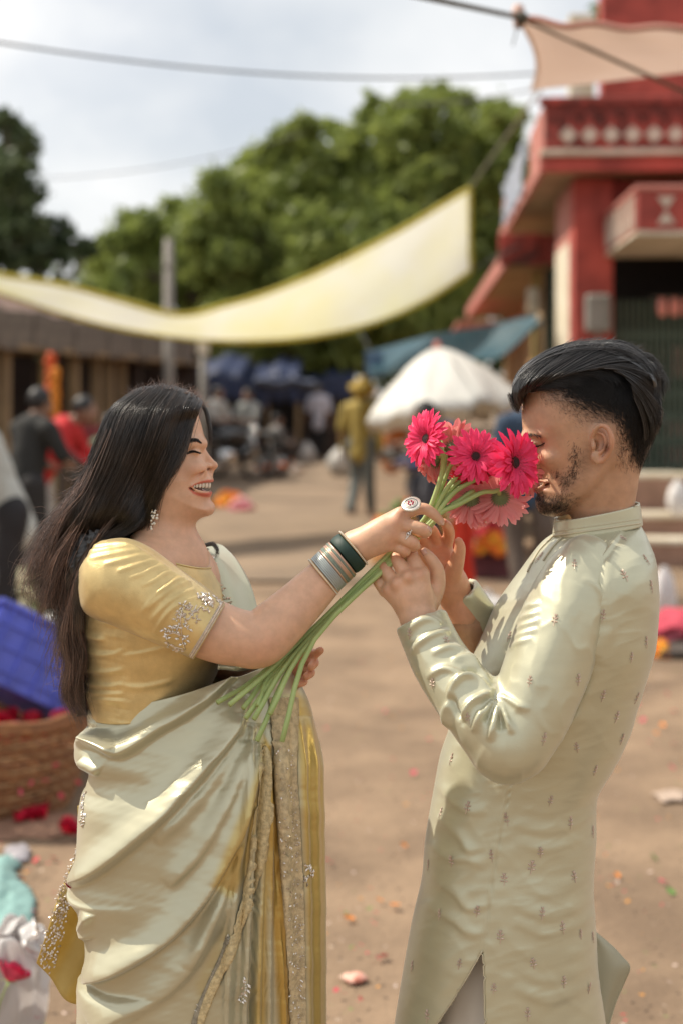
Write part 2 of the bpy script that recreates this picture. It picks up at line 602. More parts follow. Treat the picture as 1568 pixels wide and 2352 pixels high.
    for py in (770, 905, 958, 1012, 1075):
        MB().box((2.1, 0.955, zz(py, 0.95)), (2.7, 0.028, 0.07)).build('rail', M_green, gate)
    pn = MB().box((0, 0, 0), (0.034, 0.012, 0.34))
    pme = mesh('shutter_slat', pn.v, pn.f, M_pink, False)
    for k in range(36):
        for row, py in enumerate((832, 984, 1045)):
            if (k + row) % 9 == 8: continue
            link('shutter_slat', pme, gate, Matrix.Translation((0.80 + k * 0.071, 1.02, zz(py, 1.0))) @ Matrix.Scale((0.95, 0.62, 0.55)[row], 4, (0, 0, 1)))
    # projecting sunshade box with hourglass pattern
    w0 = -1.45
    Yb = Y0 + w0
    ux = (1462 - CX) / F * Yb - base.x + 0.07
    zt3, zb3 = CH + (HY - 438) / F * Yb, CH + (HY - 531) / F * Yb
    sh = part('sunshade', MB().box((ux + 1.2, w0 + 1.05, (zt3 + zb3) / 2), (2.4, 2.1, zt3 - zb3), bev=0.012), M_red)
    MB().box((ux + 1.2, w0 + 1.05, zb3 - 0.025), (2.44, 2.14, 0.05), bev=0.01).build('bottom_edge', M_cream, sh)
    MB().box((ux + 1.2, w0 + 1.05, zt3 + 0.02), (2.44, 2.14, 0.05), bev=0.01).build('top_edge', M_pinkp, sh)
    hm = MB()
    hm.add([(-.15, 0, .17), (.15, 0, .17), (0, 0, 0.01), (-.15, -.015, .17), (.15, -.015, .17), (0, -.015, .01)],
           [(0, 1, 2), (5, 4, 3), (0, 3, 4, 1), (1, 4, 5, 2), (2, 5, 3, 0)])
    hm.add([(-.15, 0, -.17), (.15, 0, -.17), (0, 0, -0.01), (-.15, -.015, -.17), (.15, -.015, -.17), (0, -.015, -.01)],
           [(2, 1, 0), (3, 4, 5), (1, 4, 3, 0), (2, 5, 4, 1), (0, 3, 5, 2)])
    hme = mesh('hourglass_relief', hm.v, hm.f, M_diamond, False)
    for k in range(5):
        link('hourglass_relief', hme, sh, Matrix.Translation((ux + 0.25 + k * 0.42, w0 - 0.004, (zt3 + zb3) / 2)) @ Matrix.Diagonal((.52, 1, .70, 1)))
    sm = MB().box((0, 0, 0), (0.03, 0.09, zt3 - zb3 - 0.06))
    sme = mesh('side_rib', sm.v, sm.f, M_diamond, False)
    for k in range(8):
        link('side_rib', sme, sh, Matrix.Translation((ux - 0.008, w0 + 0.14 + k * 0.26, (zt3 + zb3) / 2)))
    # meter box on the pillar
    mb = part('meter_box', MB().box(((1375 - 1250) * m0 * 1.035 + 0.02, 0.44, zz(720, .45)), (0.26, 0.12, 0.39), bev=0.03), M_grey)
    MB().tube([((1375 - 1250) * m0 * 1.035 + 0.02, 0.44, zz(765, .45)), ((1375 - 1250) * m0 * 1.035 + 0.02, 0.46, 0.9)], 0.014).build('conduit', M_grey, mb)
    # steps, light on their edges painted as white nosings
    for k, (w, py) in enumerate(((-0.9, 1246), (-0.5, 1187), (0.0, 1095))):
        zt4 = zz(py, w)
        zlo = 0.0 if k == 0 else zz((1246, 1187)[k - 1], (-0.9, -0.5)[k - 1])
        st = part('step', MB().box((2.25, w + 0.6, zt4 / 2), (3.6, 1.2 + 0.004 * k, zt4), bev=0.008), M_brick)
        MB().box((2.25, w + 0.13, zt4 + 0.012), (3.64, 0.3, 0.055), bev=0.012).build('lit_nosing', M_white, st)
    return root
M_brick = mat('brick_plinth', (0.36, 0.22, 0.16), rough=0.9, c2=(0.25, 0.155, 0.11), vs=5, bump=0.4, bs=18)
red_building()

def ovals():
    t = empty('hanging_lanterns', P(1540, 705, 14.3), 0, 'row of pink oval packets hanging at the green grille', 'packets')
    M = mat('pink_packet', (0.70, 0.27, 0.22), rough=0.45)
    for k in range(4):
        mb = MB().lathe([(0.004, -0.10), (0.035, -0.085), (0.05, -0.03), (0.05, 0.03), (0.035, 0.085), (0.004, 0.10)], (k * 0.125 - 0.09, 0, 0), 12)
        mb.build('packet', M, t, True)
    MB().tube([(-0.2, 0, 0.1), (0.45, 0, 0.1)], 0.006, 6).build('string', M_grey, t)
ovals()

def second_building():
    Y0 = 18.0
    b = P(1165, 890, Y0)
    root = empty('pink_building', (b.x, Y0, 0), -0.052, 'pale pink verandah building behind the red one, ochre wall and green column', 'building')
    z0, z1 = CH + (HY - 613) / F * Y0, CH + (HY - 545) / F * Y0
    MB().box((1.8, 6.5, z0 + 0.05), (3.6, 13, 0.1), bev=0.01).build('slab', M_soffit, root)
    MB().box((-0.03, 6.5, z0 + 0.09), (0.07, 13.1, 0.24), bev=0.01).build('fascia', M_pinkp, root)
    p = MB().box((1.9, 0.0, (z0 + z1) / 2 + 0.03), (3.2, 0.1, z1 - z0), bev=0.01).build('parapet', M_red, root)
    MB().box((0.14, -0.03, (z0 + z1) / 2 + 0.03), (0.5, 0.12, z1 - z0 + 0.02), bev=0.01).build('stained_panel', M_redw, p)
    for k in range(4):
        MB().box((0.66 + k * 0.6, -0.062, (z0 + z1) / 2 + 0.03), (0.13, 0.03, 0.13), Matrix.Rotation(math.radians(45), 3, 'Y')).build('diamond', M_diamond, p)
    MB().box((1.9, 7.0, z0 / 2), (2.3, 12.0, z0 - 0.02)).build('wall', mat('ochre_wall', (0.42, 0.25, 0.12), rough=0.9, c2=(0.32, 0.19, 0.10), vs=1.2), root)
    MB().box((0.56, 0.28, z0 / 2), (0.13, 0.16, z0 - 0.02), bev=0.01).build('column', mat('dark_green_paint', (0.02, 0.035, 0.02), rough=0.6), root)
    MB().box((0.42, 0.7, z0 / 2), (0.11, 0.13, z0 - 0.02), bev=0.01).build('column', mat('yellow_post', (0.42, 0.32, 0.12), rough=0.8), root)
    MB().box((0.35, 0.32, CH + (HY - 690) / F * 18.3), (0.17, 0.05, 0.32), bev=0.02).build('lit_patch', M_white, root)  # added white block standing in for a patch of light
    # stepped lower eave further back
    MB().box((-0.05, 9.5, z0 - 0.42), (0.8, 6.0, 0.08), bev=0.01).build('lower_eave', M_pinkp, root)
second_building()

# ---- market shed on the left
M_fascia = mat('weathered_board', (0.20, 0.165, 0.135), rough=0.9, c2=(0.10, 0.085, 0.072), vs=2.4, bump=0.3, bs=12, stretch=(1, 1, 3))
M_tile = mat('clay_tile', (0.20, 0.115, 0.085), rough=0.85, c2=(0.12, 0.085, 0.07), vs=3)
M_post = mat('tan_post', (0.36, 0.25, 0.14), rough=0.85, c2=(0.26, 0.18, 0.10), vs=3)
M_posty = mat('yellow_shed_post', (0.44, 0.32, 0.13), rough=0.85, c2=(0.33, 0.24, 0.11), vs=3)
M_brown = mat('brown_shutter', (0.075, 0.05, 0.04), rough=0.85, c2=(0.045, 0.032, 0.027), vs=2)
A_SH, B_SH = Vector((-4.05, 15.0, 0)), Vector((-2.95, 29.0, 0))
def shed():
    d = (B_SH - A_SH)
    Ls = d.length
    rz = math.atan2(d.y, d.x)
    root = empty('market_shed', A_SH, rz, 'long low market shed with weathered board eave and tan posts', 'shed')
    # local: x along the front, y to the left/back (+y), z up
    board = MB().box((0, 0, 0), (0.62, 0.045, 0.46), bev=0.006)
    bme = mesh('fascia_board', board.v, board.f, M_fascia, False)
    n = int((Ls + 5) / 0.64)
    for k in range(n):
        link('fascia_board', bme, root, Matrix.Translation((-4.6 + k * 0.64, 0.0 + 0.012 * (k % 3), 2.33 + 0.012 * ((k * 7) % 5))))
    MB().box((Ls / 2 - 2, 0.5, 2.14), (Ls + 5.2, 1.0, 0.06)).build('eave_soffit', M_post, root)
    # clay tile roof: rows of half round tiles
    roof = MB().box((Ls / 2 - 2, 2.1, 3.05), (Ls + 5.4, 4.3, 0.06), Matrix.Rotation(math.radians(17), 3, 'X')).build('roof', M_tile, root)
    tl = MB()
    for k in range(7):
        a = math.pi * k / 6
        tl.v += [(0.11 * math.cos(a), 0.0, 0.06 * math.sin(a)), (0.10 * math.cos(a), 4.3, 0.05 * math.sin(a))]
    tl.f += [(2 * k, 2 * k + 1, 2 * k + 3, 2 * k + 2) for k in range(6)]
    tme = mesh('tile_row', tl.v, tl.f, M_tile, True)
    R = Matrix.Rotation(math.radians(17), 4, 'X')
    for k in range(int((Ls + 5) / 0.25)):
        link('tile_row', tme, roof, Matrix.Translation((-4.5 + k * 0.25, 0.06, 2.50)) @ R)
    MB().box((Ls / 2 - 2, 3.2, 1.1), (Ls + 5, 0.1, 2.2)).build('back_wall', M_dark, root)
    MB().box((Ls + 0.3, 1.6, 1.2), (0.1, 3.2, 2.4)).build('end_wall', M_brown, root)
    # posts where the photograph shows them
    def at(px):
        k = (px - CX) / F
        t = (k * A_SH.y - A_SH.x) / (d.x - k * d.y)
        return t * Ls
    for px, w, m in ((58, 0.17, M_post), (158, 0.19, M_posty), (212, 0.16, M_post), (262, 0.13, M_post), (290, 0.15, M_post), (318, 0.12, M_post), (350, 0.16, M_brown), (-30, 0.16, M_post)):
        x = at(px)
        MB().box((x, 0.28, 1.08), (w, w, 2.16), bev=0.01).build('post', m, root)
    for px, wid in ((320, 1.6), (370, 2.2)):
        MB().box((at(px), 0.75, 1.05), (wid, 0.08, 2.1)).build('shutter', M_brown, root)
    for x in (2.2, 5.0, 8.0, 11.0):
        MB().box((x, 1.9, 1.05), (0.1, 2.5, 2.1)).build('partition', M_brown, root)
    # low counters
    for x in (0.4, 3.6, 6.6):
        MB().box((x, 0.9, 0.3), (2.2, 0.8, 0.6), bev=0.02).build('counter', M_fascia, root)
    return root, at
SHED, shed_at = shed()

def garland(px, py0, py1, Y, colr, name, label, n=16, r=0.05):
    """a string of marigold heads hanging straight down"""
    t = empty(name, P(px, py0, Y), 0, label, 'garland')
    zt, zb = P(px, py0, Y).z, P(px, py1, Y).z
    M = mat(name + '_petals', colr, rough=0.7, var=0.25, vs=30)
    for k in range(n):
        z = (zb - zt) * (k + 0.5) / n
        v, f = blob(r * (0.85 + 0.3 * random.random()), 0.25, 8)
        obj('marigold', np.array(v) + np.array([0.012 * math.sin(k * 2.1), 0, z]), f, M, t)
    MB().tube([(0, 0, 0), (0, 0, zb - zt)], 0.005, 5).build('string', M, t)

def blob(r, rough=0.2, n=10):
    v, f = [], []
    m = n // 2 + 1
    for i in range(m + 1):
        a = math.pi * i / m
        for j in range(n):
            b = 2 * math.pi * j / n
            q = r * (1 + rough * random.uniform(-1, 1))
            if i in (0, m): q = r
            v.append((q * math.sin(a) * math.cos(b), q * math.sin(a) * math.sin(b), q * math.cos(a)))
    for i in range(m):
        for j in range(n):
            f.append((i * n + j, (i + 1) * n + j, (i + 1) * n + (j + 1) % n, i * n + (j + 1) % n))
    return v, f
garland(117, 815, 960, 15.6, (0.62, 0.09, 0.02), 'marigold_garland', 'deep orange marigold garland hanging between the tan shed posts', 18, 0.055)
garland(128, 850, 965, 15.4, (0.70, 0.24, 0.02), 'marigold_garland', 'shorter yellow orange garland hanging right of the deep orange one', 14, 0.05)

# ---- utility pole
def pole():
    Y = 24.0
    root = empty('utility_pole', P(388, 890, Y) - Vector((0, 0, P(388, 890, Y).z)), 0, 'grey concrete utility pole rising before the big tree', 'pole')
    zt = P(388, 548, Y).z
    MB().lathe([(0.105, 0), (0.10, 1), (0.075, zt), (0.0, zt + 0.01)], n=14).build('shaft', mat('pole_concrete', (0.27, 0.245, 0.215), rough=0.9, bump=0.2, bs=20), root, True)
    MB().lathe([(0.10, 0), (0.10, 0.05)], (0, 0, zt - 0.5), 12).build('collar', M_grey, root, True)
    Y = 21.0
    r2 = empty('street_pole', P(468, 890, Y) - Vector((0, 0, P(468, 890, Y).z)), 0, 'thin grey pole standing in front of the blue tarpaulin stalls', 'pole')
    MB().lathe([(0.07, 0), (0.06, 1), (0.05, P(468, 770, Y).z), (0.0, P(468, 769, Y).z)], n=12).build('shaft', M_grey, r2, True)
    MB().box((0, -0.03, P(468, 800, Y).z), (0.16, 0.12, 0.2), bev=0.02).build('switch_box', M_white, r2)
pole()

# ---- wires
M_wire = mat('wire', (0.10, 0.10, 0.10), rough=0.6)
def wire(name, label, a, b, sag, r, n=24):
    a, b = Vector(a), Vector(b)
    pts = [a.lerp(b, k / n) - Vector((0, 0, sag * 4 * (k / n) * (1 - k / n))) for k in range(n + 1)]
    o = MB().tube(pts, r, 6).build(name, M_wire, None, True)
    tag(o, label, 'cable')
wire('overhead_cable', 'thick slack cable crossing the sky above the couple', P(-150, 72, 8.0), P(1260, 166, 10.5), 0.13, 0.008)
wire('overhead_cable', 'thin cable just under the pink awning corner', P(900, 240, 16), P(1290, 190, 15), 0.06, 0.009)
wire('overhead_cable', 'faint far cable sloping down to the left before the big tree', P(100, 410, 20), P(700, 305, 19), 0.12, 0.007)

# ---- trees
M_leaf = mat('tree_leaf', (0.33, 0.385, 0.10), rough=0.5, c2=(0.17, 0.22, 0.055), vs=0.9, trans=0.45)
M_leaf2 = mat('dark_tree_leaf', (0.13, 0.17, 0.07), rough=0.5, c2=(0.03, 0.055, 0.02), vs=0.9, trans=0.25)
M_leaf3 = mat('light_tree_leaf', (0.22, 0.29, 0.08), rough=0.5, c2=(0.12, 0.18, 0.045), vs=0.9, trans=0.3)
M_bark = mat('bark', (0.11, 0.085, 0.065), rough=0.95, bump=0.5, bs=12, bdist=0.03)
def tree(base, clumps, label, leafm, trunk_r, nleaf, lsz, seed, fork=None):
    """trunk, limbs to every clump, and leaf faces spread through the clumps' volume"""
    r = np.random.RandomState(seed)
    root = empty('tree', base, 0, label, 'tree')
    tb = MB()
    fork = fork or Vector((0, 0, 2.6))
    tb.tube([(0, 0, -0.1), (0.05, 0, 0.8), tuple(fork)], [trunk_r * 1.25, trunk_r, trunk_r * 0.8], 10)
    tr = tb.build('trunk', M_bark, root, True)
    lb = MB()
    for c, rad in clumps[::2]:
        c = Vector(c)
        mid = fork.lerp(c, 0.55) + Vector((0, 0, -0.25))
        lb.tube([fork - Vector((0, 0, 0.2)), mid, c], [trunk_r * 0.45, trunk_r * 0.25, 0.03], 6, False)
    lb.build('limb', M_bark, tr, True)
    tot = sum(rad ** 2 for c, rad in clumps)
    V = []
    for c, rad in clumps:
        n = int(nleaf * rad ** 2 / tot)
        # sub-clumps on the shell give light and dark tufts with gaps between
        ns = max(5, int(9 * rad ** 1.3))
        sd = r.normal(size=(ns, 3)); sd /= np.linalg.norm(sd, axis=1)[:, None]
        sc = np.array(c) + sd * rad * r.uniform(0.55, 1.0, (ns, 1)) * np.array([1, 1, 0.85])
        pick = r.randint(0, ns, n)
        p = sc[pick] + r.normal(size=(n, 3)) * rad * 0.20
        V.append(p)
    p = np.concatenate(V)
    n = len(p)
    s = lsz * r.uniform(0.6, 1.35, n)[:, None]
    a = r.normal(size=(n, 3)); a[:, 2] -= 0.4
    a /= np.linalg.norm(a, axis=1)[:, None]
    b = np.cross(a, r.normal(size=(n, 3))); b /= np.linalg.norm(b, axis=1)[:, None]
    nn = np.cross(a, b)
    v = np.stack([p - a * s, p + b * s * 0.42 + nn * s * 0.1, p + a * s, p - b * s * 0.42 + nn * s * 0.1], 1).reshape(-1, 3)
    f = np.arange(4 * n).reshape(n, 4)
    o = obj('crown', v, f, leafm, root, False)
    tag(o, kind='stuff')
    return root
def clumps_px(lst, Y, base, dy=1.8, seed=0):
    r = random.Random(seed)
    out = []
    for px, py, rp in lst:
        q = P(px, py, Y + r.uniform(-dy, dy))
        out.append((tuple(q - Vector(base)), rp * Y / F))
    return out
bt = Vector((P(760, 890, 36).x, 36, 0))
big = [(980, 300, 90), (1080, 300, 80), (900, 330, 90), (1130, 390, 90), (820, 370, 85), (740, 350, 80), (660, 400, 90), (620, 460, 90),
       (560, 480, 90), (500, 560, 85), (430, 530, 70), (360, 560, 75), (300, 600, 70), (250, 640, 70), (720, 470, 110), (850, 460, 120),
       (990, 430, 120), (1100, 480, 100), (620, 580, 110), (760, 600, 120), (900, 590, 120), (1040, 600, 110), (480, 650, 90),
       (380, 650, 90), (560, 690, 100), (700, 720, 100), (850, 720, 110), (1000, 720, 110), (1140, 600, 90), (300, 700, 80),
       (420, 740, 80), (640, 780, 70), (760, 790, 80), (900, 790, 80), (1160, 330, 60), (1150, 280, 45), (1000, 225, 45), (960, 235, 40), (1060, 235, 38), (700, 305, 45), (580, 400, 50), (330, 525, 60), (270, 590, 62), (220, 640, 50), (480, 500, 62), (540, 430, 52), (400, 500, 45), (640, 350, 50), (780, 300, 45), (860, 265, 42)]
tree(bt, clumps_px(big, 36, bt, 2.0, 1), 'huge spreading green tree filling the middle behind the yellow cloth', M_leaf, 0.45, 85000, 0.16, 11)
lt = Vector((P(20, 890, 27).x, 27, 0))
left = [(20, 340, 70), (-60, 400, 110), (40, 430, 75), (70, 500, 65), (-20, 520, 90), (130, 540, 42), (180, 550, 28), (40, 570, 60), (110, 580, 45), (-120, 320, 110), (200, 580, 22), (-40, 620, 70), (15, 295, 40)]
tree(lt, clumps_px(left, 27, lt, 1.2, 2), 'dark tree at the left edge above the shed roof', M_leaf2, 0.3, 13000, 0.12, 12)
rt = Vector((P(1500, 890, 26).x, 26, 0))
right = [(1480, 30, 70), (1420, 40, 45), (1540, 0, 90), (1600, 40, 110), (1500, 110, 80), (1450, 90, 50), (1580, -80, 100)]
tree(rt, clumps_px(right, 26, rt, 1.0, 3), 'bright tree top showing above the pink awning', M_leaf3, 0.22, 9000, 0.12, 13, Vector((0, 0, 4.5)))
ft = Vector((P(600, 890, 37).x, 37, 0))
low = [(560, 830, 45), (620, 830, 50), (690, 850, 40), (500, 840, 38), (540, 850, 34), (640, 845, 38)]
tree(ft, clumps_px(low, 37, ft, 0.5, 4), 'sunlit pale bush behind the blue tarpaulin roofs', M_leaf3, 0.1, 4200, 0.10, 14, Vector((0, 0, 1.2)))

def far_wood():
    r = np.random.RandomState(5)
    n = 14000
    x = r.uniform(-40, 40, n); y = r.uniform(48, 60, n)
    top = 4.6 + 1.2 * np.sin(x * 0.5) + 0.7 * np.sin(x * 1.3 + 1)
    z = top * np.sqrt(r.uniform(0, 1, n))
    p = np.stack([x, y, z], 1)
    a = r.normal(size=(n, 3)); a /= np.linalg.norm(a, axis=1)[:, None]
    b = np.cross(a, r.normal(size=(n, 3))); b /= np.linalg.norm(b, axis=1)[:, None]
    s = 0.45
    v = np.stack([p - a * s, p + b * s * .5, p + a * s, p - b * s * .5], 1).reshape(-1, 3)
    o = obj('far_trees', v, np.arange(4 * n).reshape(n, 4), M_leaf2, None, False)
    tag(o, 'dark far belt of trees closing the street', 'trees', kind='stuff')
far_wood()

# ---- cloth sheets
def sheet(nu, nv, fn):
    v = [fn(i / (nu - 1), j / (nv - 1)) for i in range(nu) for j in range(nv)]
    return np.array([tuple(q) for q in v]), grid_faces(nu, nv)
def thick(v, f, t, name, m, parent=None, smooth=True):
    """a sheet given real thickness"""
    o = obj(name, v, f, m, parent, smooth)
    md = o.modifiers.new('solid', 'SOLIDIFY'); md.thickness = t; md.offset = 0
    return o
M_yellow = mat('yellow_cloth', (0.96, 0.96, 0.91), rough=0.75, c2=(0.95, 0.93, 0.70), vs=.55, trans=0.55)
M_hem = mat('yellow_hem', (0.74, 0.66, 0.16), rough=0.75, c2=(0.64, 0.56, 0.10), vs=8, trans=0.4)
def yellow_banner():
    root = empty('yellow_banner', P(700, 760, 16.0), 0, 'sagging translucent yellow cloth strung across the street', 'cloth')
    top = spline([(-260, 560, 7.2), (-120, 605, 7.3), (0, 630, 7.4), (150, 655, 7.6), (280, 690, 7.8), (410, 722, 8.0), (520, 700, 8.2), (660, 655, 8.4), (800, 590, 8.6), (940, 515, 8.8), (1078, 432, 9.0)], 90)
    bot = spline([(-260, 600, 8.0), (-120, 640, 8.0), (0, 672, 8.0), (150, 722, 8.1), (280, 755, 8.3), (410, 775, 8.5), (540, 784, 8.7), (690, 778, 8.9), (850, 745, 9.1), (980, 690, 9.2), (1082, 622, 9.3)], 90)
    nu, nv = 90, 16
    V = np.zeros((nu, nv, 3))
    for j in range(nv):
        t = j / (nv - 1)
        q = top * (1 - t) + bot * t
        for i in range(nu):
            s = i / (nu - 1)
            p = P(q[i, 0], q[i, 1], q[i, 2] * 1.92)
            bulge = math.sin(math.pi * t)
            p.y += 0.10 * bulge + 0.04 * math.sin(s * 23 + t * 5) * bulge + 0.03 * math.sin(s * 51 + 2 * t)
            p.z += 0.012 * math.sin(s * 41 + t * 9) * bulge
            V[i, j] = p
    o = rel(thick(V.reshape(-1, 3), grid_faces(nu, nv), 0.004, 'cloth_panel', M_yellow), root)
    for j, nm in ((0, 'hem'), (nv - 1, 'hem')):
        rel(MB().tube([tuple(V[i, j]) for i in range(nu)], 0.030, 6).build(nm, M_hem, None, True), root)
    c = V[-1, 0]
    rel(MB().tube([tuple(V[-1, j]) for j in range(nv)], 0.030, 6).build('hem', M_hem, None, True), root)
    r = MB().tube([tuple(c), tuple(P(1150, 330, 16.4)), tuple(P(1225, 225, 15.6)), tuple(P(1300, 130, 14.8))], 0.016, 6).build('rope', mat('rope', (0.25, 0.22, 0.17), rough=0.9), None, True)
    rel(r, root)
    rel(MB().tube([tuple(V[-1, -1]), tuple(P(1120, 600, 17.7)), tuple(P(1190, 565, 17.85))], 0.013, 6).build('rope', M_wire, None, True), root)
yellow_banner()

M_awn = mat('pink_awning_cloth', (0.86, 0.77, 0.72), rough=0.8, c2=(0.81, 0.71, 0.65), vs=1.5, trans=0.5)
def pink_awning():
    root = empty('pink_awning', P(1195, 45, 6.0), 0, 'dusty pink awning cloth stretched from a pole tip at top right', 'awning')
    nu, nv = 40, 24
    c00, c01 = P(1192, 46, 6.0), P(1220, 207, 7.6)      # left side: front corner, back corner
    c10, c11 = P(1900, 50, 5.6), P(1900, 128, 8.0)
    def fn(u, v):
        a = c00.lerp(c01, v); b = c10.lerp(c11, v)
        p = a.lerp(b, u)
        p.z += -0.10 * math.sin(math.pi * min(1, u)) * (1 - v) * 0.3 + 0.012 * math.sin(u * 30 * (1 - v * .5)) * (1 - v) * (1 - u)
        p.x += 0.05 * math.sin(math.pi * v) * (1 - u)
        return p
    v, f = sheet(nu, nv, fn)
    rel(thick(v, f, 0.004, 'cloth_panel', M_awn), root)
    V = v.reshape(nu, nv, 3)
    rel(MB().tube([tuple(V[i, 0]) for i in range(nu)], 0.014, 6).build('hem', mat('awning_hem', (0.45, 0.22, 0.17), rough=0.8), None, True), root)
    rel(MB().tube([tuple(V[0, j]) for j in range(nv)], 0.010, 6).build('hem', M_awn, None, True), root)
    rp = mat('dark_rope', (0.09, 0.08, 0.06), rough=0.9)
    k = P(1192, 40, 5.98)
    rel(MB().tube([P(900, -22, 4.6), P(1050, 10, 5.3), k], 0.011, 6).build('rope', rp, None, True), root)
    rel(MB().tube([k, P(1380, 125, 6.5), P(1590, 220, 7.0)], 0.009, 6).build('rope', rp, None, True), root)
    v2, f2 = blob(0.028, 0.25, 10)
    rel(obj('knot', np.array(v2) + np.array(P(1196, 42, 5.97)), f2, rp), root)
    rel(MB().tube([P(1188, 55, 5.98), P(1184, 75, 5.98), P(1176, 105, 5.99)], 0.003, 5).build('loose_end', rp, None, True), root)
    pl = MB().lathe([(0.0, 0.045), (0.022, 0.035), (0.030, 0.0), (0.022, -0.03), (0.018, -0.06)], P(1189, 32, 6.02), 12).build('pole_tip', mat('pole_tip_pink', (0.55, 0.36, 0.30), rough=0.6), None, True)
    rel(pl, root)
pink_awning()

M_umb = mat('umbrella_cloth', (0.78, 0.77, 0.72), rough=0.6, var=0.06, vs=3, trans=0.25, bump=0.2, bs=9, bdist=0.02)
def umbrella():
    Y = 14.5
    top = P(1003, 800, Y)
    root = empty('market_umbrella', (top.x, Y, 0), 0, 'big white market umbrella tilted over a flower stall', 'umbrella')
    R = 196 * Y / F
    tilt = Matrix.Rotation(math.radians(-7), 3, 'Y') @ Matrix.Rotation(math.radians(-8), 3, 'X')
    nr, ns = 10, 8
    rot0 = math.radians(20)
    rib_pts = []
    for s in range(ns):
        V = []
        a0, a1 = rot0 + 2 * math.pi * s / ns, rot0 + 2 * math.pi * (s + 1) / ns
        for i in range(nr + 1):
            t = i / nr
            for j in range(7):
                u = j / 6
                a = a0 + (a1 - a0) * u
                rr = R * t * (1 - 0.10 * math.sin(math.pi * u) * t)
                z = -0.70 * t ** 1.5 + 0.02 * math.sin(math.pi * u) * t - 0.05 * math.sin(math.pi * u) * t * t + 0.03 * math.sin(9 * u + 7 * t + 2 * s) * t + 0.015 * math.sin(21 * u - 5 * t + s) * t
                V.append(tilt @ Vector((rr * math.cos(a), rr * math.sin(a), z)) + Vector((0, 0, top.z)))
        thick(np.array([tuple(q) for q in V]), grid_faces(nr + 1, 7), 0.004, 'canopy_panel', M_umb, root)
        MB().tube([tilt @ Vector((R * t * math.cos(a0), R * t * math.sin(a0), -0.70 * t ** 1.5 - 0.018)) + Vector((0, 0, top.z)) for t in (0.03, 0.3, 0.55, 0.8, 1.0)], 0.007, 5).build('rib', M_grey, root, True)
    MB().tube([(0.12, 0.05, 0.0), tilt @ Vector((0, 0, 0.07)) + Vector((0, 0, top.z))], 0.022, 10).build('pole', M_grey, root, True)
    MB().lathe([(0.0, 0.06), (0.03, 0.05), (0.04, 0.0), (0.05, -0.02)], (0, 0, top.z + 0.02), 10).build('finial', M_pinkp, root, True)
umbrella()

M_teal = mat('teal_tarp', (0.018, 0.082, 0.115), rough=0.6, c2=(0.012, 0.055, 0.08), vs=2.0, trans=0.15)
def teal_tarp():
    Y = 17.0
    root = empty('teal_tarpaulin', P(1040, 780, Y), 0, 'teal blue tarpaulin slung above the white umbrella', 'tarpaulin')
    topc = spline([(845, 808, 18.5), (930, 785, 18.2), (1010, 765, 17.5), (1120, 748, 16.8), (1245, 718, 16.0)], 30)
    botc = spline([(852, 868, 16.0), (930, 850, 15.9), (1030, 820, 15.8), (1140, 822, 15.6), (1240, 735, 15.4)], 30)
    V = []
    for i in range(30):
        for j in range(12):
            t = j / 11
            q = topc[i] * (1 - t) + botc[i] * t
            p = P(*q)
            p.z += -0.10 * math.sin(math.pi * t) + 0.03 * math.sin(i * 0.9 + t * 4) * math.sin(math.pi * t)
            V.append(tuple(p))
    rel(thick(np.array(V), grid_faces(30, 12), 0.004, 'tarp_sheet', M_teal), root)
    # hanging end on the left
    V = []
    for i in range(8):
        for j in range(10):
            p = P(838 + 40 * i / 7, 806 + 64 * j / 9, 17.6)
            p.y += 0.06 * math.sin(i * 1.9) * (j / 9)
            V.append(tuple(p))
    rel(thick(np.array(V), grid_faces(8, 10), 0.004, 'hanging_flap', mat('blue_flap', (0.09, 0.16, 0.26), rough=0.6, var=0.3, vs=2)), root)
    rel(MB().tube([P(848, 800, 18.4), P(800, 720, 30)], .008, 6).build('rope', M_wire, None, True), root)
    for px, a, Yp in ((1238, 716, 15.9),):
        rel(MB().tube([P(px, a, Yp), Vector((P(px, a, Yp).x, Yp, 0))], 0.03, 8).build('support_pole', M_post, None, True), root)
teal_tarp()

M_blue = mat('dark_blue_tarp', (0.030, 0.045, 0.105), rough=0.6, c2=(0.018, 0.028, 0.07), vs=1.5)
M_blue2 = mat('blue_grey_tarp', (0.12, 0.15, 0.23), rough=0.6, var=0.3, vs=1.5)
def tarp_stall(px0, px1, py0, py1, Y, label, m, depth=3.0, seed=0):
    r = random.Random(seed)
    a, b = P(px0, py0, Y), P(px1, py1, Y)
    root = empty('tarp_stall', ((a.x + b.x) / 2, Y, 0), 0, label, 'stall')
    w = b.x - a.x
    V = []
    for i in range(14):
        for j in range(8):
            u, v = i / 13, j / 7
            z = a.z + 0.25 - 0.42 * (1 - v) ** 1.2 - 0.08 * math.sin(math.pi * u * 2.0) + 0.05 * math.sin(u * 19 + seed) + .30
            V.append((-w / 2 + w * u, -0.3 + depth * v, z - 0.12))
    thick(np.array(V), grid_faces(14, 8), 0.004, 'roof_sheet', m, root)
    V = []
    for i in range(20):
        for j in range(5):
            u = i / 19
            V.append((-w / 2 + w * u, -0.32 + 0.03 * math.sin(i * 1.3), a.z + 0.01 - 0.08 * math.sin(math.pi * u * 2) + 0.05 * math.sin(u * 19 + seed) - (0.10 + 0.08 * abs(math.sin(i * 0.7 + seed))) * j))
    thick(np.array(V), grid_faces(20, 5), 0.004, 'valance', m, root)
    for u in (-0.46, 0.0, 0.46):
        MB().tube([(w * u, -0.25, 0), (w * u, -0.25, a.z - 0.25)], 0.03, 6).build('pole', M_post, root, True)
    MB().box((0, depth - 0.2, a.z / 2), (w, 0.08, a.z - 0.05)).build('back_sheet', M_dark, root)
    MB().box((0, 0.9, 0.32), (w * 0.8, 0.8, 0.64), bev=0.02).build('table', M_brown, root)
    return root
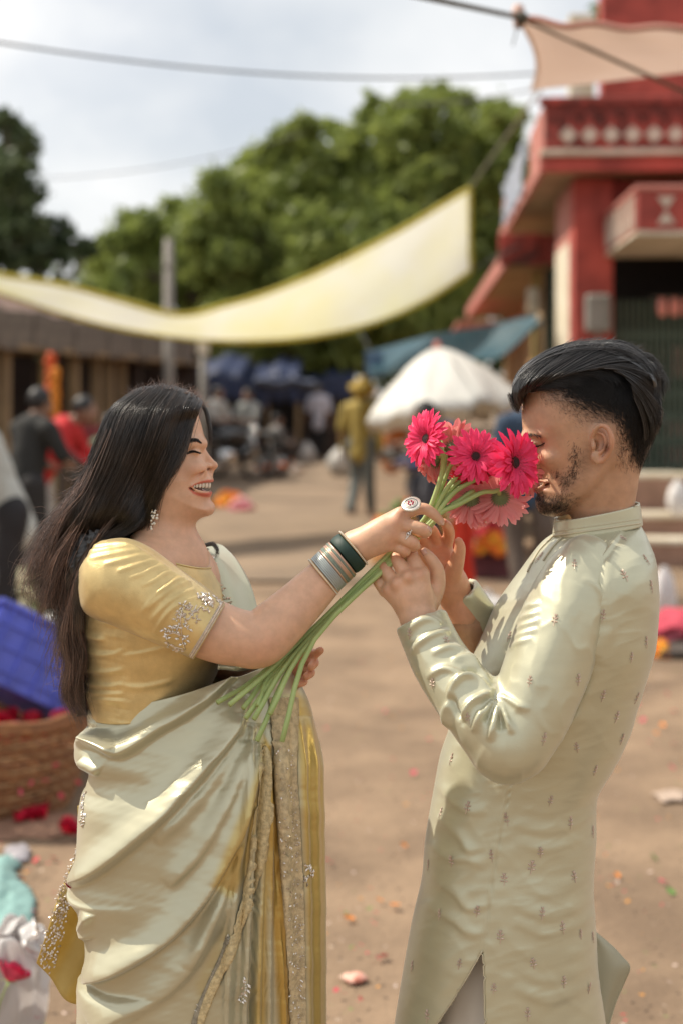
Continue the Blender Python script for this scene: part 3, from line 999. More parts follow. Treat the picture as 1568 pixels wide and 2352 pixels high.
tarp_stall(378, 560, 862, 862, 30.5, 'dark blue tarpaulin stall furthest to the left, beside the shed', M_blue, 3, 1)
tarp_stall(545, 690, 866, 866, 31.5, 'dark blue tarpaulin stall in the middle of the far row', M_blue, 3, 2)
tarp_stall(685, 815, 866, 866, 34, 'dark blue tarpaulin stall on the right end of the far row', M_blue, 3, 3)
def strip_sheet():
    root = empty('folded_sheet', P(655, 884, 30.9), 0, 'pale blue folded sheet lying along the blue stall roof', 'sheet')
    v = [(x, 0.05 * math.sin(x * 5) + 0.25 * j, 0.10 * (1 - j) + 0.03 * math.sin(x * 9)) for x in np.linspace(-0.65, 0.65, 20) for j in range(3)]
    thick(np.array(v), grid_faces(20, 3), 0.06, 'cloth_fold', M_blue2, root)
strip_sheet()
# ================================================================ people in the market behind
SKINS = {}
def skin(c):
    if c not in SKINS:
        SKINS[c] = mat('brown_skin', c, rough=.5, sss=0.05, var=.05)
    return SKINS[c]
M_blackhair = mat('short_black_hair', (0.012, 0.010, 0.010), rough=.5)
M_greyhair = mat('grey_hair', (0.22, 0.20, 0.18), rough=.6)
def cloth(c, **k):
    kw = dict(rough=.8, var=.15, vs=9, bump=.2, bs=40, bdist=.01); kw.update(k)
    return mat('worn_cloth', c, **kw)
def bystander(x, y, rz, label, shirt, trousers, hairm=None, skn=(0.24, 0.13, 0.085), pose='stand', H=1.68, lean=0.0, z0=0.0, extra=None, stride=.12, seed=0):
    """a whole figure: skin body, shirt, trousers and hair, each grown as one smooth surface; faces local -y"""
    h = .014
    s = H / 1.7
    sit = pose in ('sit', 'squat')
    hip = Vector((0, 0, .92)) if not sit else Vector((0, .05, .52 if pose == 'sit' else .30))
    up = Vector((0, -math.sin(lean), math.cos(lean)))
    sh = hip + up * .50
    nk = hip + up * .58
    hd = hip + up * .70 + Vector((0, -.03 - .05 * math.sin(lean), 0))
    J = {}
    for sd in (-1, 1):
        J['sh', sd] = sh + Vector((sd * .185, 0, -.02))
        if pose == 'stand' or pose == 'walk':
            J['el', sd] = J['sh', sd] + Vector((sd * .06, .02, -.29)); J['wr', sd] = J['el', sd] + Vector((sd * .01, -.05 - .04 * sd, -.25))
            f = stride * sd
            J['hip', sd] = hip + Vector((sd * .095, 0, -.04)); J['kn', sd] = Vector((sd * .10, -.06 - f * .5, .50)); J['an', sd] = Vector((sd * .11, f, .09))
        elif pose == 'work':
            J['el', sd] = J['sh', sd] + Vector((sd * .08, -.10, -.25)); J['wr', sd] = J['el', sd] + Vector((-sd * .05, -.22, -.06))
            J['hip', sd] = hip + Vector((sd * .095, 0, -.04)); J['kn', sd] = Vector((sd * .11, -.05, .50)); J['an', sd] = Vector((sd * .12, .02, .09))
        else:
            J['el', sd] = J['sh', sd] + Vector((sd * .07, -.12, -.25)); J['wr', sd] = J['el', sd] + Vector((-sd * .06, -.22, .0))
            J['hip', sd] = hip + Vector((sd * .10, 0, 0)); J['kn', sd] = Vector((sd * .17, -.40, .50 if pose == 'sit' else .48)); J['an', sd] = Vector((sd * .15, -.36 if pose == 'sit' else -.18, .09))
    lo, hi = (-.5, -.75, -.02), (.5, .45, 1.85)
    B = SDF(lo, hi, h); S = SDF(lo, hi, h); T = SDF(lo, hi, h); R = SDF(lo, hi, h)
    # skin body
    B.ell(hd, (.078, .098, .118), None, .01)
    B.ell(hd + Vector((0, -.04, -.05)), (.06, .065, .075), None, .02)
    B.cone(hd + Vector((0, -.095, .0)), hd + Vector((0, -.112, -.028)), .014, .018, .01)
    for sd in (-1, 1): B.ell(hd + Vector((sd * .080, .012, -.01)), (.014, .024, .034), None, .006)
    B.cone(nk - up * .06, hd - up * .06, .058, .052, .02)
    B.cone(hip, sh, .11, .12, .03)
    B.cone(J['sh', -1], J['sh', 1], .055, .055, .03)
    for sd in (-1, 1):
        B.chain([J['sh', sd], J['el', sd], J['wr', sd]], [.052, .040, .029], .015)
        w = J['wr', sd]; d = (w - J['el', sd]).normalized()
        B.ell(w + d * .05, (.030, .038, .042), None, .012)
        for k in range(4): B.cone(w + d * .07 + Vector((.012 * (k - 1.5), .006 * (k - 1.5), 0)), w + d * .145 + Vector((.016 * (k - 1.5), -.015, -.01)), .010, .008, .004)
        B.cone(w + d * .03, w + d * .09 + Vector((-sd * .03, -.03, 0)), .012, .009, .006)
        B.chain([J['hip', sd], J['kn', sd], J['an', sd]], [.075, .052, .038], .02)
        B.cone(J['an', sd] + Vector((0, .03, -.05)), J['an', sd] + Vector((0, -.16, -.06)), .038, .030, .015)
    # shirt
    S.chain([hip - up * .10, hip + up * .15, sh - up * .03], [.150, .145, .150], .04)
    S.cone(J['sh', -1] * .8 + sh * .2, J['sh', 1] * .8 + sh * .2, .085, .085, .04)
    for sd in (-1, 1):
        e = J['el', sd]
        S.cone(J['sh', sd], J['sh', sd].lerp(e, .85), .078, .064, .03)
        if extra == 'long': S.cone(J['sh', sd].lerp(e, .8), J['wr', sd], .060, .045, .02)
    # trousers
    for sd in (-1, 1):
        T.chain([J['hip', sd] + Vector((0, 0, .06)), J['kn', sd], J['an', sd] + Vector((0, 0, .01))], [.115, .082, .066], .03)
    # hair
    R.ell(hd + Vector((0, .018, .028)), (.090, .105, .108), None, .008)
    R.ell(hd + Vector((0, -.10, -.055)), (.085, .10, .105), None, .012, 's')
    M0 = Matrix.Translation((x, y, z0)) @ Matrix.Rotation(rz, 4, 'Z') @ Matrix.Diagonal((s, s, s, 1))
    def fin(G, name, m, parent, it=2):
        v, f = G.mesh()
        v = smooth_mesh(v, f, it, .5)
        v = v + .006 * vnoise(v, 18, seed)[:, None] * (name in ('shirt', 'trousers'))
        return obj(name, v * s, f, m, parent)
    body = fin(B, 'person', skin(skn), None, 1)
    body.location = (x, y, z0); body.rotation_euler = (0, 0, rz)
    tag(body, label, 'person')
    fin(S, 'shirt', shirt, body); fin(T, 'trousers', trousers, body)
    fin(R, 'hair', hairm or M_blackhair, body, 1)
    return body
def gx(px, Y): return (px - CX) / F * Y
PI = math.pi
bystander(gx(733, 32), 32, PI, 'man in a white shirt and black trousers walking away up the street', cloth((0.52, 0.52, 0.60)), cloth((0.012, 0.012, 0.014)), pose='walk', seed=1)
p2 = bystander(gx(828, 18.3), 18.3, PI * .92, 'man in a mustard yellow shirt and grey jeans beside the white umbrella', cloth((0.34, 0.25, 0.06)), cloth((0.13, 0.145, 0.14)), pose='stand', seed=2, extra='long')
p3 = bystander(gx(1075, 12.6), 12.6, -PI * .42, 'flower seller in a navy checked shirt bending behind the bouquet', cloth((0.045, 0.05, 0.12)), cloth((0.05, 0.05, 0.06)), pose='sit', lean=.62, z0=.30, seed=3, skn=(.16, .085, .055), extra='long', H=1.72)
p4 = bystander(gx(1205, 11.2), 11.2, PI * .12, 'bearded man in a dark blue shirt standing just beyond the groom', cloth((0.028, 0.055, 0.10)), cloth((0.09, 0.065, 0.05)), pose='stand', H=1.66, seed=4, skn=(.20, .11, .075))
p5 = bystander(gx(18, 8.6), 8.6, -PI * .35, 'grey haired person in a white top stooping at the left edge', cloth((0.48, 0.50, 0.47)), cloth((0.016, 0.014, 0.016)), M_greyhair, pose='work', lean=.38, seed=5, skn=(.34, .17, .075), extra='long', H=1.62)
p6 = bystander(gx(56, 11.0), 11.0, PI * .8, 'dark haired person in black clothes with their back to us', cloth((0.014, 0.014, 0.013)), cloth((0.02, 0.018, 0.018)), pose='work', lean=.2, H=1.62, seed=6, extra='long')
p7 = bystander(gx(82, 12.4), 12.4, PI * .45, 'woman in bright red clothes bending over the stall counter', cloth((0.50, 0.020, 0.022)), cloth((0.46, 0.44, 0.42)), pose='work', lean=.62, H=1.66, seed=7, extra='long')
p8 = bystander(gx(-105, 6.4), 6.4, -PI * .5, 'passer-by mostly outside the left edge, one bare hand in view', cloth((0.09, 0.08, 0.08)), cloth((0.05, 0.045, 0.05)), pose='work', lean=.55, H=1.62, seed=8, skn=(.50, .26, .19))
p9 = bystander(gx(500, 25), 25.3, PI * .3, 'person in a pale shirt sitting on the left motorcycle', cloth((0.40, 0.40, 0.38)), cloth((0.03, 0.03, 0.035)), pose='sit', z0=.34, seed=9)
p10 = bystander(gx(566, 26), 26.2, -PI * .2, 'person in a grey shirt sitting by the right motorcycle', cloth((0.26, 0.27, 0.26)), cloth((0.03, 0.03, 0.03)), pose='sit', z0=.30, seed=10)
p11 = bystander(gx(640, 29), 29, PI * .6, 'crouching seller in grey beside the path far up the street', cloth((0.20, 0.19, 0.18)), cloth((0.06, 0.05, 0.045)), pose='squat', seed=11)
bystander(gx(250, 15.5), 15.5, -PI * .1, 'vendor in a faded green shirt seated before the shed posts', cloth((0.10, 0.14, 0.09)), cloth((0.10, 0.09, 0.08)), pose='squat', z0=.25, seed=12)
bystander(gx(205, 17.5), 17.5, PI * .2, 'vendor in a maroon shirt seated deeper along the shed', cloth((0.20, 0.03, 0.035)), cloth((0.05, 0.05, 0.05)), pose='sit', z0=.1, seed=13)
bystander(gx(455, 27), 27, PI * .45, 'person in a pink top standing left of the motorcycles', cloth((0.42, 0.20, 0.22)), cloth((0.06, 0.05, 0.06)), pose='stand', seed=14)
bystander(gx(905, 21), 21, PI * .3, 'person in an orange top behind the umbrella stall', cloth((0.45, 0.15, 0.04)), cloth((0.10, 0.09, 0.08)), pose='sit', z0=.1, seed=15)
def bundle_on_head():
    q = P(831, 893, 18.25)
    t = empty('cloth_bundle', q, 0, 'mustard yellow cloth bundle carried on the head of the man in yellow', 'bundle')
    v, f = blob(.15, .18, 14)
    obj('wrapped_cloth', np.array(v) * np.array([1.1, 1, .80]), f, cloth((0.40, 0.27, 0.05)), t)
    v, f = blob(.05, .2, 8)
    obj('knot', np.array(v) + np.array([.02, -.05, .12]), f, cloth((0.40, 0.27, 0.05)), t)
bundle_on_head()

# ---- motorcycles
M_tyre = mat('tyre_rubber', (0.015, 0.015, 0.016), rough=.8)
M_bike = mat('black_bike_paint', (0.012, 0.012, 0.014), rough=.25, clear=.6)
M_chrome = mat('chrome', (0.6, 0.6, 0.6), rough=.2, metal=.9)
M_seat = mat('seat_vinyl', (0.02, 0.018, 0.018), rough=.6)
def motorcycle(x, y, rz, label):
    t = empty('motorcycle', (x, y, 0), rz, label, 'motorcycle', 'motorcycles parked by the far stalls')
    for cx_ in (-.62, .62):
        prof = [(.24, -.045), (.29, -.05), (.315, -.02), (.315, .02), (.29, .05), (.24, .045), (.24, -.045)]
        w = MB().lathe(prof, (cx_, 0, .315), 28, Matrix.Rotation(PI / 2, 3, 'X')).build('wheel', M_tyre, t, True)
        hb = MB().lathe([(.03, -.06), (.05, -.05), (.05, .05), (.03, .06)], (cx_, 0, .315), 12, Matrix.Rotation(PI / 2, 3, 'X'))
        for k in range(10):
            a = k * PI / 5
            hb.tube([(cx_, 0, .315), (cx_ + .245 * math.cos(a), 0, .315 + .245 * math.sin(a))], .008, 5)
        hb.build('rim', M_chrome, w)
    v, f = blob(1, .02, 16); v = np.array(v)
    obj('fuel_tank', v * [.28, .14, .13] + [.12, 0, .80], f, M_bike, t)
    obj('seat', v * [.40, .13, .07] + [-.40, 0, .80], f, M_seat, t)
    obj('engine', v * [.22, .16, .18] + [.05, 0, .44], f, M_chrome, t)
    lamp = obj('headlight', v * [.08, .10, .10] + [.56, 0, .90], f, M_chrome, t)
    MB().tube([(.62, .07, .315), (.50, .07, .85)], .025, 8).tube([(.62, -.07, .315), (.50, -.07, .85)], .025, 8).build('fork', M_chrome, t, True)
    MB().tube([(.36, -.36, .98), (.46, -.16, 1.02), (.48, 0, .98), (.46, .16, 1.02), (.36, .36, .98)], .016, 8).build('handlebar', M_bike, t, True)
    MB().tube([(-.62, .06, .315), (-.25, .06, .5), (.2, .05, .6), (.46, 0, .85)], .025, 8).tube([(-.62, -.06, .315), (-.25, -.06, .5), (.2, -.05, .6)], .025, 8).build('frame', M_bike, t, True)
    MB().tube([(.05, -.16, .3), (-.3, -.18, .28), (-.75, -.19, .34)], [.025, .04, .045], 10).build('exhaust', M_chrome, t, True)
    MB().box((.62, 0, .66), (.5, .11, .02), Matrix.Rotation(.15, 3, 'Y'), .008).build('mudguard', M_bike, t)
    MB().box((-.72, 0, .68), (.42, .12, .02), Matrix.Rotation(-.3, 3, 'Y'), .008).build('mudguard', M_bike, t)
motorcycle(gx(512, 24.5), 24.6, .35, 'black motorcycle parked nearest the woman face among the far stalls')
motorcycle(gx(560, 25.6), 25.9, 2.7, 'black motorcycle parked to the right of the other one')
# ================================================================ wares and litter
def heap(px, Y, rx, ry, hz, cols, n, r, name, label, seed):
    """a pile of flower heads: one countless heap"""
    rs = np.random.RandomState(seed)
    root = empty(name, (gx(px, Y), Y, 0), 0, label, 'flower heap')
    per = {}
    for k in range(n):
        a, q = rs.uniform(0, 6.28), math.sqrt(rs.uniform())
        x, y = rx * q * math.cos(a), ry * q * math.sin(a)
        z = hz * (1 - q * q) * rs.uniform(.35, 1.0) + r * .5
        c = int(rs.randint(len(cols)))
        per.setdefault(c, MB())
        v, f = blob(r * rs.uniform(.8, 1.2), .25, 7)
        per[c].add(np.array(v) * [1, 1, .75] + [x, y, z], f)
    for c, mb in per.items():
        o = mb.build('flower_mass', mat('petal_mass', cols[c], rough=.7, var=.3, vs=40), root, True); o['kind'] = 'stuff'
    return root
OR, YE, RD, PK, GR = (0.72, 0.16, 0.008), (0.75, 0.34, 0.015), (0.42, 0.008, 0.018), (0.62, 0.10, 0.16), (0.12, 0.20, 0.05)
h1 = heap(1130, 12.3, .17, .17, .20, [OR, OR, YE], 110, .035, 'marigold_heap', 'orange marigold heap on the maroon box between the groom and the red cloth', 1); h1.location.z = .20
h2 = heap(1128, 12.5, .15, .12, .12, [RD], 60, .035, 'red_flower_heap', 'dark red flowers heaped behind the orange marigolds on the box', 2); h2.location.z = .34
heap(528, 19.5, .24, .25, .20, [YE, OR], 120, .045, 'marigold_heap', 'yellow and orange marigold heap beyond the woman nose', 3)
heap(556, 19.0, .16, .2, .16, [PK, (0.7, 0.4, 0.4)], 70, .045, 'rose_heap', 'pink flower heap right of the yellow marigolds', 4)
heap(150, 12.0, .30, .3, .36, [GR, (0.20, 0.26, 0.09), GR], 130, .06, 'greens_heap', 'heap of green leaves on the ground by the shed', 5)
heap(1512, 8.75, .05, .12, .09, [OR, YE], 40, .028, 'marigold_heap', 'small orange marigold heap in front of the pink cloths at the right edge', 6)
heap(905, 13.2, .2, .2, .3, [(0.45, 0.10, 0.03), (0.40, 0.20, 0.06), GR], 80, .05, 'mixed_flower_heap', 'mixed rusty flowers under the left rim of the umbrella', 7)
heap(225, 14.2, .4, .3, .35, [OR, YE], 120, .05, 'marigold_heap', 'marigold heap on the ground before the seated vendor in green', 8)
heap(300, 16.0, .4, .3, .3, [PK, RD], 100, .05, 'rose_heap', 'pink and red heap further along the shed front', 9)
heap(60, 10.4, .3, .25, .3, [GR, (0.25, 0.30, 0.12), (0.5, 0.45, 0.3)], 120, .05, 'greens_heap', 'pale green vegetable heap behind the stooping grey haired person', 10)
heap(640, 27.5, .5, .4, .22, [(0.5, 0.45, 0.4), OR, (0.3, 0.2, 0.15)], 80, .07, 'mixed_heap', 'mixed pale wares spread in front of the crouching seller', 11)
heap(950, 14.6, .5, .4, .55, [OR, RD, GR, YE], 170, .055, 'flower_heap', 'large mixed flower heap under the white umbrella', 12)
def stall_box(px, Y, w, d, h, m, name, label):
    t = empty(name, (gx(px, Y), Y, 0), .05, label, 'box')
    MB().box((0, 0, h / 2), (w, d, h), bev=.015).build('box_body', m, t)
    MB().box((0, 0, h + .012), (w + .04, d + .04, .03), bev=.008).build('box_rim', m, t)
stall_box(1130, 12.4, .42, .40, .17, cloth((0.10, 0.025, 0.03)), 'low_box', 'low maroon box under the orange marigolds')
def red_cloth():
    Y = 11.6
    t = empty('hanging_red_cloth', P(1062, 1180, Y), 0, 'long red cloth hanging straight down behind the hands', 'cloth')
    v, f = sheet(10, 16, lambda a, b: Vector(((a - .5) * .17 + .01 * math.sin(b * 9), .03 * math.sin(a * 11 + b), -.62 * b)))
    thick(v, f, .004, 'cloth_panel', cloth((0.60, 0.045, 0.022)), t)
    MB().tube([(-.12, 0, .01), (.12, 0, .01)], .012, 6).tube([(-.12, 0, .01), (-.12, .02, -P(1062, 1180, Y).z)], .014, 6).build('rail', M_post, t)
red_cloth()
def sack(px, Y, r, hh, c, label, z=0.0, name='sack', seed=0):
    random.seed(seed)
    t = empty(name, (gx(px, Y), Y, z), 0, label, 'sack')
    m = mat('sack_cloth', c, rough=.55, var=.1, vs=6, bump=.5, bs=10, bdist=.03)
    n, k = 16, 24
    V = []
    for i in range(n):
        u = i / (n - 1)
        rr = r * (math.sin(math.pi * min(.93, .10 + u * .85)) ** .6)
        for j in range(k):
            a = 2 * math.pi * j / k
            q = rr * (1 + .06 * math.sin(5 * a + 7 * u + seed) + .05 * math.sin(9 * a - 5 * u))
            V.append((q * math.cos(a), q * math.sin(a) * .85, hh * u))
    obj('bag', np.array(V), grid_faces(n, k, True), m, t)
    v, f = blob(r * .28, .35, 9)
    obj('tied_neck', np.array(v) + np.array([0, 0, hh]), f, m, t)
sack(1524, 10.0, .085, .37, (0.62, 0.60, 0.60), 'round white sack behind the groom back at the right edge', seed=1)
sack(1556, 13.3, .10, .32, (0.72, 0.70, 0.68), 'white cloth bag lying on the building steps', .45, seed=2)
sack(130, 7.0, .085, .15, (0.66, 0.66, 0.62), 'small white bundle behind the blue crate', .40, seed=3)
sack(1115, 10.4, .16, .13, (0.60, 0.57, 0.54), 'crumpled white plastic sack on the ground past the hands', seed=4)
sack(705, 31.0, .18, .42, (0.5, 0.48, 0.46), 'pale bag standing beside the man in white', seed=5)
sack(790, 26.0, .30, .55, (0.42, 0.40, 0.37), 'pale grey sack behind the man in the yellow shirt', seed=6)
def support():
    t = empty('stool', (gx(130, 7.0), 7.0, 0), 0, 'low wooden stool under the small white bundle', 'stool')
    MB().box((0, 0, .385), (.30, .26, .03), bev=.006).build('seat', M_post, t)
    for a in (-.12, .12):
        for b in (-.10, .10): MB().box((a, b, .185), (.03, .03, .37)).build('leg', M_post, t)
support()
def cloth_pile(px, Y, cols, label, rx, seed, h=.18):
    t = empty('cloth_pile', (gx(px, Y), Y, 0), 0, label, 'cloth pile')
    r = random.Random(seed)
    for k, c in enumerate(cols):
        v, f = sheet(18, 14, lambda a, b: Vector(((a - .5) * rx * 2, (b - .5) * .45, .012 + k * .05 + h * math.sin(math.pi * a) * math.sin(math.pi * b) * .6 + .02 * math.sin(a * 14 + k * 2) * math.sin(b * 11 + k))))
        thick(v, f, .02, 'folded_cloth', cloth(c), t)
cloth_pile(1560, 9.2, [(0.40, 0.07, 0.10), (0.50, 0.12, 0.16), (0.44, 0.05, 0.08)], 'pile of pink and rose cloths on the ground at the right edge', .22, 3)
stall_box(1560, 8.9, .36, .5, .02, cloth((0.07, 0.055, 0.045)), 'ground_mat', 'dark mat under the pink cloths')

# ---- blue crate, tipped behind the basket
M_crate = mat('blue_plastic', (0.085, 0.11, 0.52), rough=.38, var=.12, vs=8)
def crate():
    Y = 5.9
    root = empty('blue_crate', P(70, 1530, Y), 0, 'blue plastic crate tipped on edge behind the rose basket', 'crate')
    R = Matrix.Rotation(math.radians(-4), 4, 'Y') @ Matrix.Rotation(math.radians(32), 4, 'Z') @ Matrix.Rotation(math.radians(-12), 4, 'X') @ Matrix.Rotation(math.radians(33), 4, 'Y')
    L, W, H = .50, .36, .30
    def part(mb, name, par=root):
        o = mb.build(name, M_crate, par)
        o.matrix_local = R if par is root else Matrix()
        return o
    t = .008
    part(MB().box((0, 0, -H / 2), (L, W, t)), 'base')
    for nm, c, s in (('long_side', (0, -W / 2, 0), (L, t, H)), ('long_side', (0, W / 2, 0), (L, t, H)), ('short_side', (-L / 2, 0, 0), (t, W - .01, H - .002)), ('short_side', (L / 2, 0, 0), (t, W - .01, H - .002))):
        o = part(MB().box(c, s), nm)
        lng = nm == 'long_side'
        sg = (1 if (c[1] if lng else c[0]) > 0 else -1)
        for k in range(5 if lng else 4):
            u = -.5 + (k + .5) / (5 if lng else 4)
            rb = MB().box((u * L, c[1] + sg * .010, 0), (.010, .014, H * .96)) if lng else MB().box((c[0] + sg * .010, u * W, 0), (.014, .010, H * .96))
            part(rb, 'rib', o)
        for z in (-.10, -.01, .075):
            rb = MB().box((0, c[1] + sg * .009, z), (L * .99, .012, .010)) if lng else MB().box((c[0] + sg * .009, 0, z), (.012, W * .98, .010))
            part(rb, 'rib', o)
    rim = MB()
    for c, s in (((0, -W / 2 - .008, H / 2), (L + .05, .034, .026)), ((0, W / 2 + .008, H / 2), (L + .05, .034, .026)), ((-L / 2 - .008, 0, H / 2), (.034, W - .02, .024)), ((L / 2 + .008, 0, H / 2), (.034, W - .02, .024))):
        rim.box(c, s, bev=.006)
    part(rim, 'rim')
crate()
def trestle():
    t = empty('wooden_stand', (gx(60, 5.95), 6.02, 0), 0, 'low wooden stand propping the tipped blue crate', 'stand')
    MB().box((0, .10, .16), (.5, .3, .03), bev=.006).build('top', M_post, t)
    for a in (-.2, .2):
        for b in (0, .2): MB().box((a, b, .075), (.04, .04, .15)).build('leg', M_post, t)
trestle()

# ---- woven basket with roses
M_cane = mat('cane', (0.34, 0.145, 0.055), rough=.65, c2=(0.20, 0.085, 0.035), vs=30, bump=.3, bs=90)
M_cane2 = mat('dry_cane', (0.42, 0.24, 0.11), rough=.65, c2=(0.28, 0.15, 0.07), vs=30)
BK = Vector((gx(-18, 5.62), 5.62, 0))
def basket():
    root = empty('cane_basket', BK, 0, 'big shallow woven cane basket of rose petals on the left', 'basket')
    R0, R1, H = .29, .400, .36
    ns = 34
    def rad(z): return R0 + (R1 - R0) * (z / H) ** .8
    for k in range(ns):
        a = 2 * math.pi * k / ns
        MB().tube([(rad(z) * math.cos(a), rad(z) * math.sin(a), z + .01) for z in np.linspace(0, H + .01, 7)], .006, 5).build('stave', M_cane2, root, True)
    nr = 22
    for i in range(nr):
        z = .012 + H * i / (nr - 1)
        ph = math.pi * (i % 2)
        pts = []
        for j in range(ns * 2 + 1):
            a = 2 * math.pi * j / (ns * 2)
            q = rad(z) + .0085 * math.cos(a * ns / 1.0 + ph)
            pts.append((q * math.cos(a), q * math.sin(a), z + .004 * math.sin(a * 7 + i)))
        MB().tube(pts, .0085, 5, False).build('weave_ring', M_cane if i % 3 else M_cane2, root, True)
    for dz, r in ((0, .016), (.022, .012)):
        MB().tube([((R1 + .004) * math.cos(a), (R1 + .004) * math.sin(a), H + .015 + dz + .006 * math.sin(a * 9)) for a in np.linspace(0, 2 * math.pi, 60)], r, 7, False).build('rim', M_cane, root, True)
    MB().lathe([(.001, .008), (R0, .012), (R0 + .025, .12), (R0 + .045, .20)], (0, 0, 0), 30).build('lining', mat('sackcloth', (0.34, 0.25, 0.17), rough=.9), root, True)
basket()
M_rose = mat('rose_red', (0.56, 0.012, 0.045), rough=.55, var=.25, vs=40)
M_rosep = mat('rose_pink', (0.66, 0.05, 0.13), rough=.55, var=.25, vs=40)
def rose_mesh(m, seed):
    r = random.Random(seed)
    mb = MB()
    for ring_, (n, rr, h, op) in enumerate(((3, .010, .030, .002), (4, .015, .029, .006), (5, .020, .026, .012))):
        for k in range(n):
            a0 = 2 * math.pi * (k + .5 * ring_) / n + r.uniform(-.2, .2)
            v = []
            for i in range(5):
                for j in range(5):
                    u, w = i / 4, (j / 4 - .5)
                    a = a0 + w * 2.2 * 2 * math.pi / n * .62
                    q = rr * (.35 + .65 * math.sin(math.pi * .5 * min(1, u * 1.4))) + op * u * u
                    v.append((q * math.cos(a), q * math.sin(a), h * (u - .3) - .006 * (2 * w) ** 2 * u))
            mb.add(v, grid_faces(5, 5).tolist())
    return mesh('rose', np.array(mb.v), [tuple(f) for f in mb.f], m)
RM = [rose_mesh(M_rose, 1), rose_mesh(M_rose, 2), rose_mesh(M_rosep, 3)]
def put_rose(loc, label, group, s=1.0, i=None):
    o = link('rose', RM[random.randrange(3) if i is None else i])
    o.location = loc; o.scale = (s, s, s)
    o.rotation_euler = (random.uniform(-.8, .8), random.uniform(-.8, .8), random.uniform(0, 6))
    return tag(o, label, 'rose', group)
random.seed(11)
for k in range(34):
    a, q = random.uniform(0, 6.28), math.sqrt(random.random()) * .27
    put_rose(BK + Vector((q * math.cos(a), q * math.sin(a), .27 + random.uniform(-.02, .06))), 'loose rose head lying in the cane basket', 'roses in the basket', random.uniform(1.0, 1.5))
for px, py in ((30, 1694), (48, 1690), (66, 1688), (84, 1686), (100, 1690), (116, 1690), (20, 1702), (56, 1697), (76, 1696), (108, 1697)):
    Y = 5.34 - .0
    q = P(px, py, 5.42)
    put_rose(q, 'loose rose head lying in the cane basket', 'roses in the basket', random.uniform(1.1, 1.5))
def petal_piece(loc, s, m, rz, tilt=0.2):
    v = []
    for i in range(5):
        for j in range(4):
            u, w = i / 4, j / 3 - .5
            wd = math.sin(math.pi * (.12 + .78 * u))
            v.append(((u - .5) * s, w * s * .8 * wd, .12 * s * (2 * w) ** 2 + .15 * s * (u - .5) ** 2 + .002))
    o = obj('fallen_petal', np.array(v), grid_faces(5, 4), m)
    o.location = loc; o.rotation_euler = (random.uniform(-tilt, tilt), random.uniform(-tilt, tilt), rz)
    return o
M_pet = [mat('fallen_pink', (0.62, 0.07, 0.12), rough=.6), mat('fallen_red', (0.48, 0.012, 0.03), rough=.6), mat('fallen_orange', (0.70, 0.22, 0.02), rough=.6)]
for px, py in ((75, 1800), (105, 1795), (140, 1830), (45, 1820), (180, 1800), (130, 1760), (190, 1735)):
    o = petal_piece(P(px, py, 5.20 if py > 1770 else 5.26), .030, M_pet[0], random.uniform(0, 6), 1.2)
    tag(o, 'pink petal caught on the side of the cane basket', 'petal', 'petals caught on the basket')
# ground cloth and roses under the basket
def flat_cloth(name, pts, Y0, c, label, cat, amp, seed, n=30, m=None):
    """crumpled cloth lying on the ground inside a traced outline"""
    w = np.array([[(x - CX) / F * (CH * F / (y - HY)), CH * F / (y - HY)] for x, y in pts])
    r = np.random.RandomState(seed)
    lo, hi = w.min(0), w.max(0)
    N = n
    gxs, gys = np.linspace(lo[0], hi[0], N), np.linspace(lo[1], hi[1], N)
    X, Yg = np.meshgrid(gxs, gys, indexing='ij')
    sd = poly_sd(X, Yg, w)
    sc = np.ptp(w, axis=0).min()
    Z = .008 + amp * np.clip(sd / (sc * .3), 0, 1) ** .5 * (.55 + .45 * vnoise(np.stack([X, Yg], -1), 22 / max(sc, .1) * .6, seed) + .3 * vnoise(np.stack([X, Yg], -1), 50 / max(sc, .1) * .6, seed + 1))
    v = np.stack([X, Yg, np.maximum(Z, .004)], -1).reshape(-1, 3)
    f = grid_faces(N, N)
    k = (sd.reshape(-1)[f] > -sc * .03).all(1)
    c0 = Vector((*w.mean(0), 0))
    o = obj(name, v - np.array(c0), f[k], m or cloth(c))
    o.location = c0
    md = o.modifiers.new('solid', 'SOLIDIFY'); md.thickness = .004
    return tag(o, label, cat)
# ================================================================ the couple: tools
EYE = Vector((0, 0, CH))
def bvh_of(v, f):
    return BVHTree.FromPolygons([tuple(map(float, x)) for x in v], [tuple(map(int, q)) for q in f])
def bvh_obj(o):
    me = o.data
    v = np.empty(len(me.vertices) * 3, np.float32); me.vertices.foreach_get('co', v)
    return BVHTree.FromPolygons([tuple(x) for x in v.reshape(-1, 3).tolist()], [tuple(p.vertices) for p in me.polygons])
def cast(bvh, px, py, lift=0.0):
    d = (P(px, py, 1.0) - EYE).normalized()
    loc, n, i, t = bvh.ray_cast(EYE, d)
    if loc is None:
        return None, None
    if n.dot(d) > 0: n = -n
    return loc + n * lift, n

def poly_sd(px, py, poly):
    """signed distance to a closed polygon, positive inside (picture units)"""
    poly = np.asarray(poly, float)
    px = np.asarray(px, float); py = np.asarray(py, float)
    d = np.full(px.shape, 1e9); ins = np.zeros(px.shape, bool)
    n = len(poly)
    for i in range(n):
        a, b = poly[i], poly[(i + 1) % n]
        e = b - a
        t = np.clip(((px - a[0]) * e[0] + (py - a[1]) * e[1]) / (e @ e + 1e-12), 0, 1)
        d = np.minimum(d, (px - a[0] - e[0] * t) ** 2 + (py - a[1] - e[1] * t) ** 2)
        c = ((a[1] > py) != (b[1] > py)) & (px < (b[0] - a[0]) * (py - a[1]) / (b[1] - a[1] + 1e-12) + a[0])
        ins ^= c
    d = np.sqrt(d)
    return np.where(ins, d, -d)

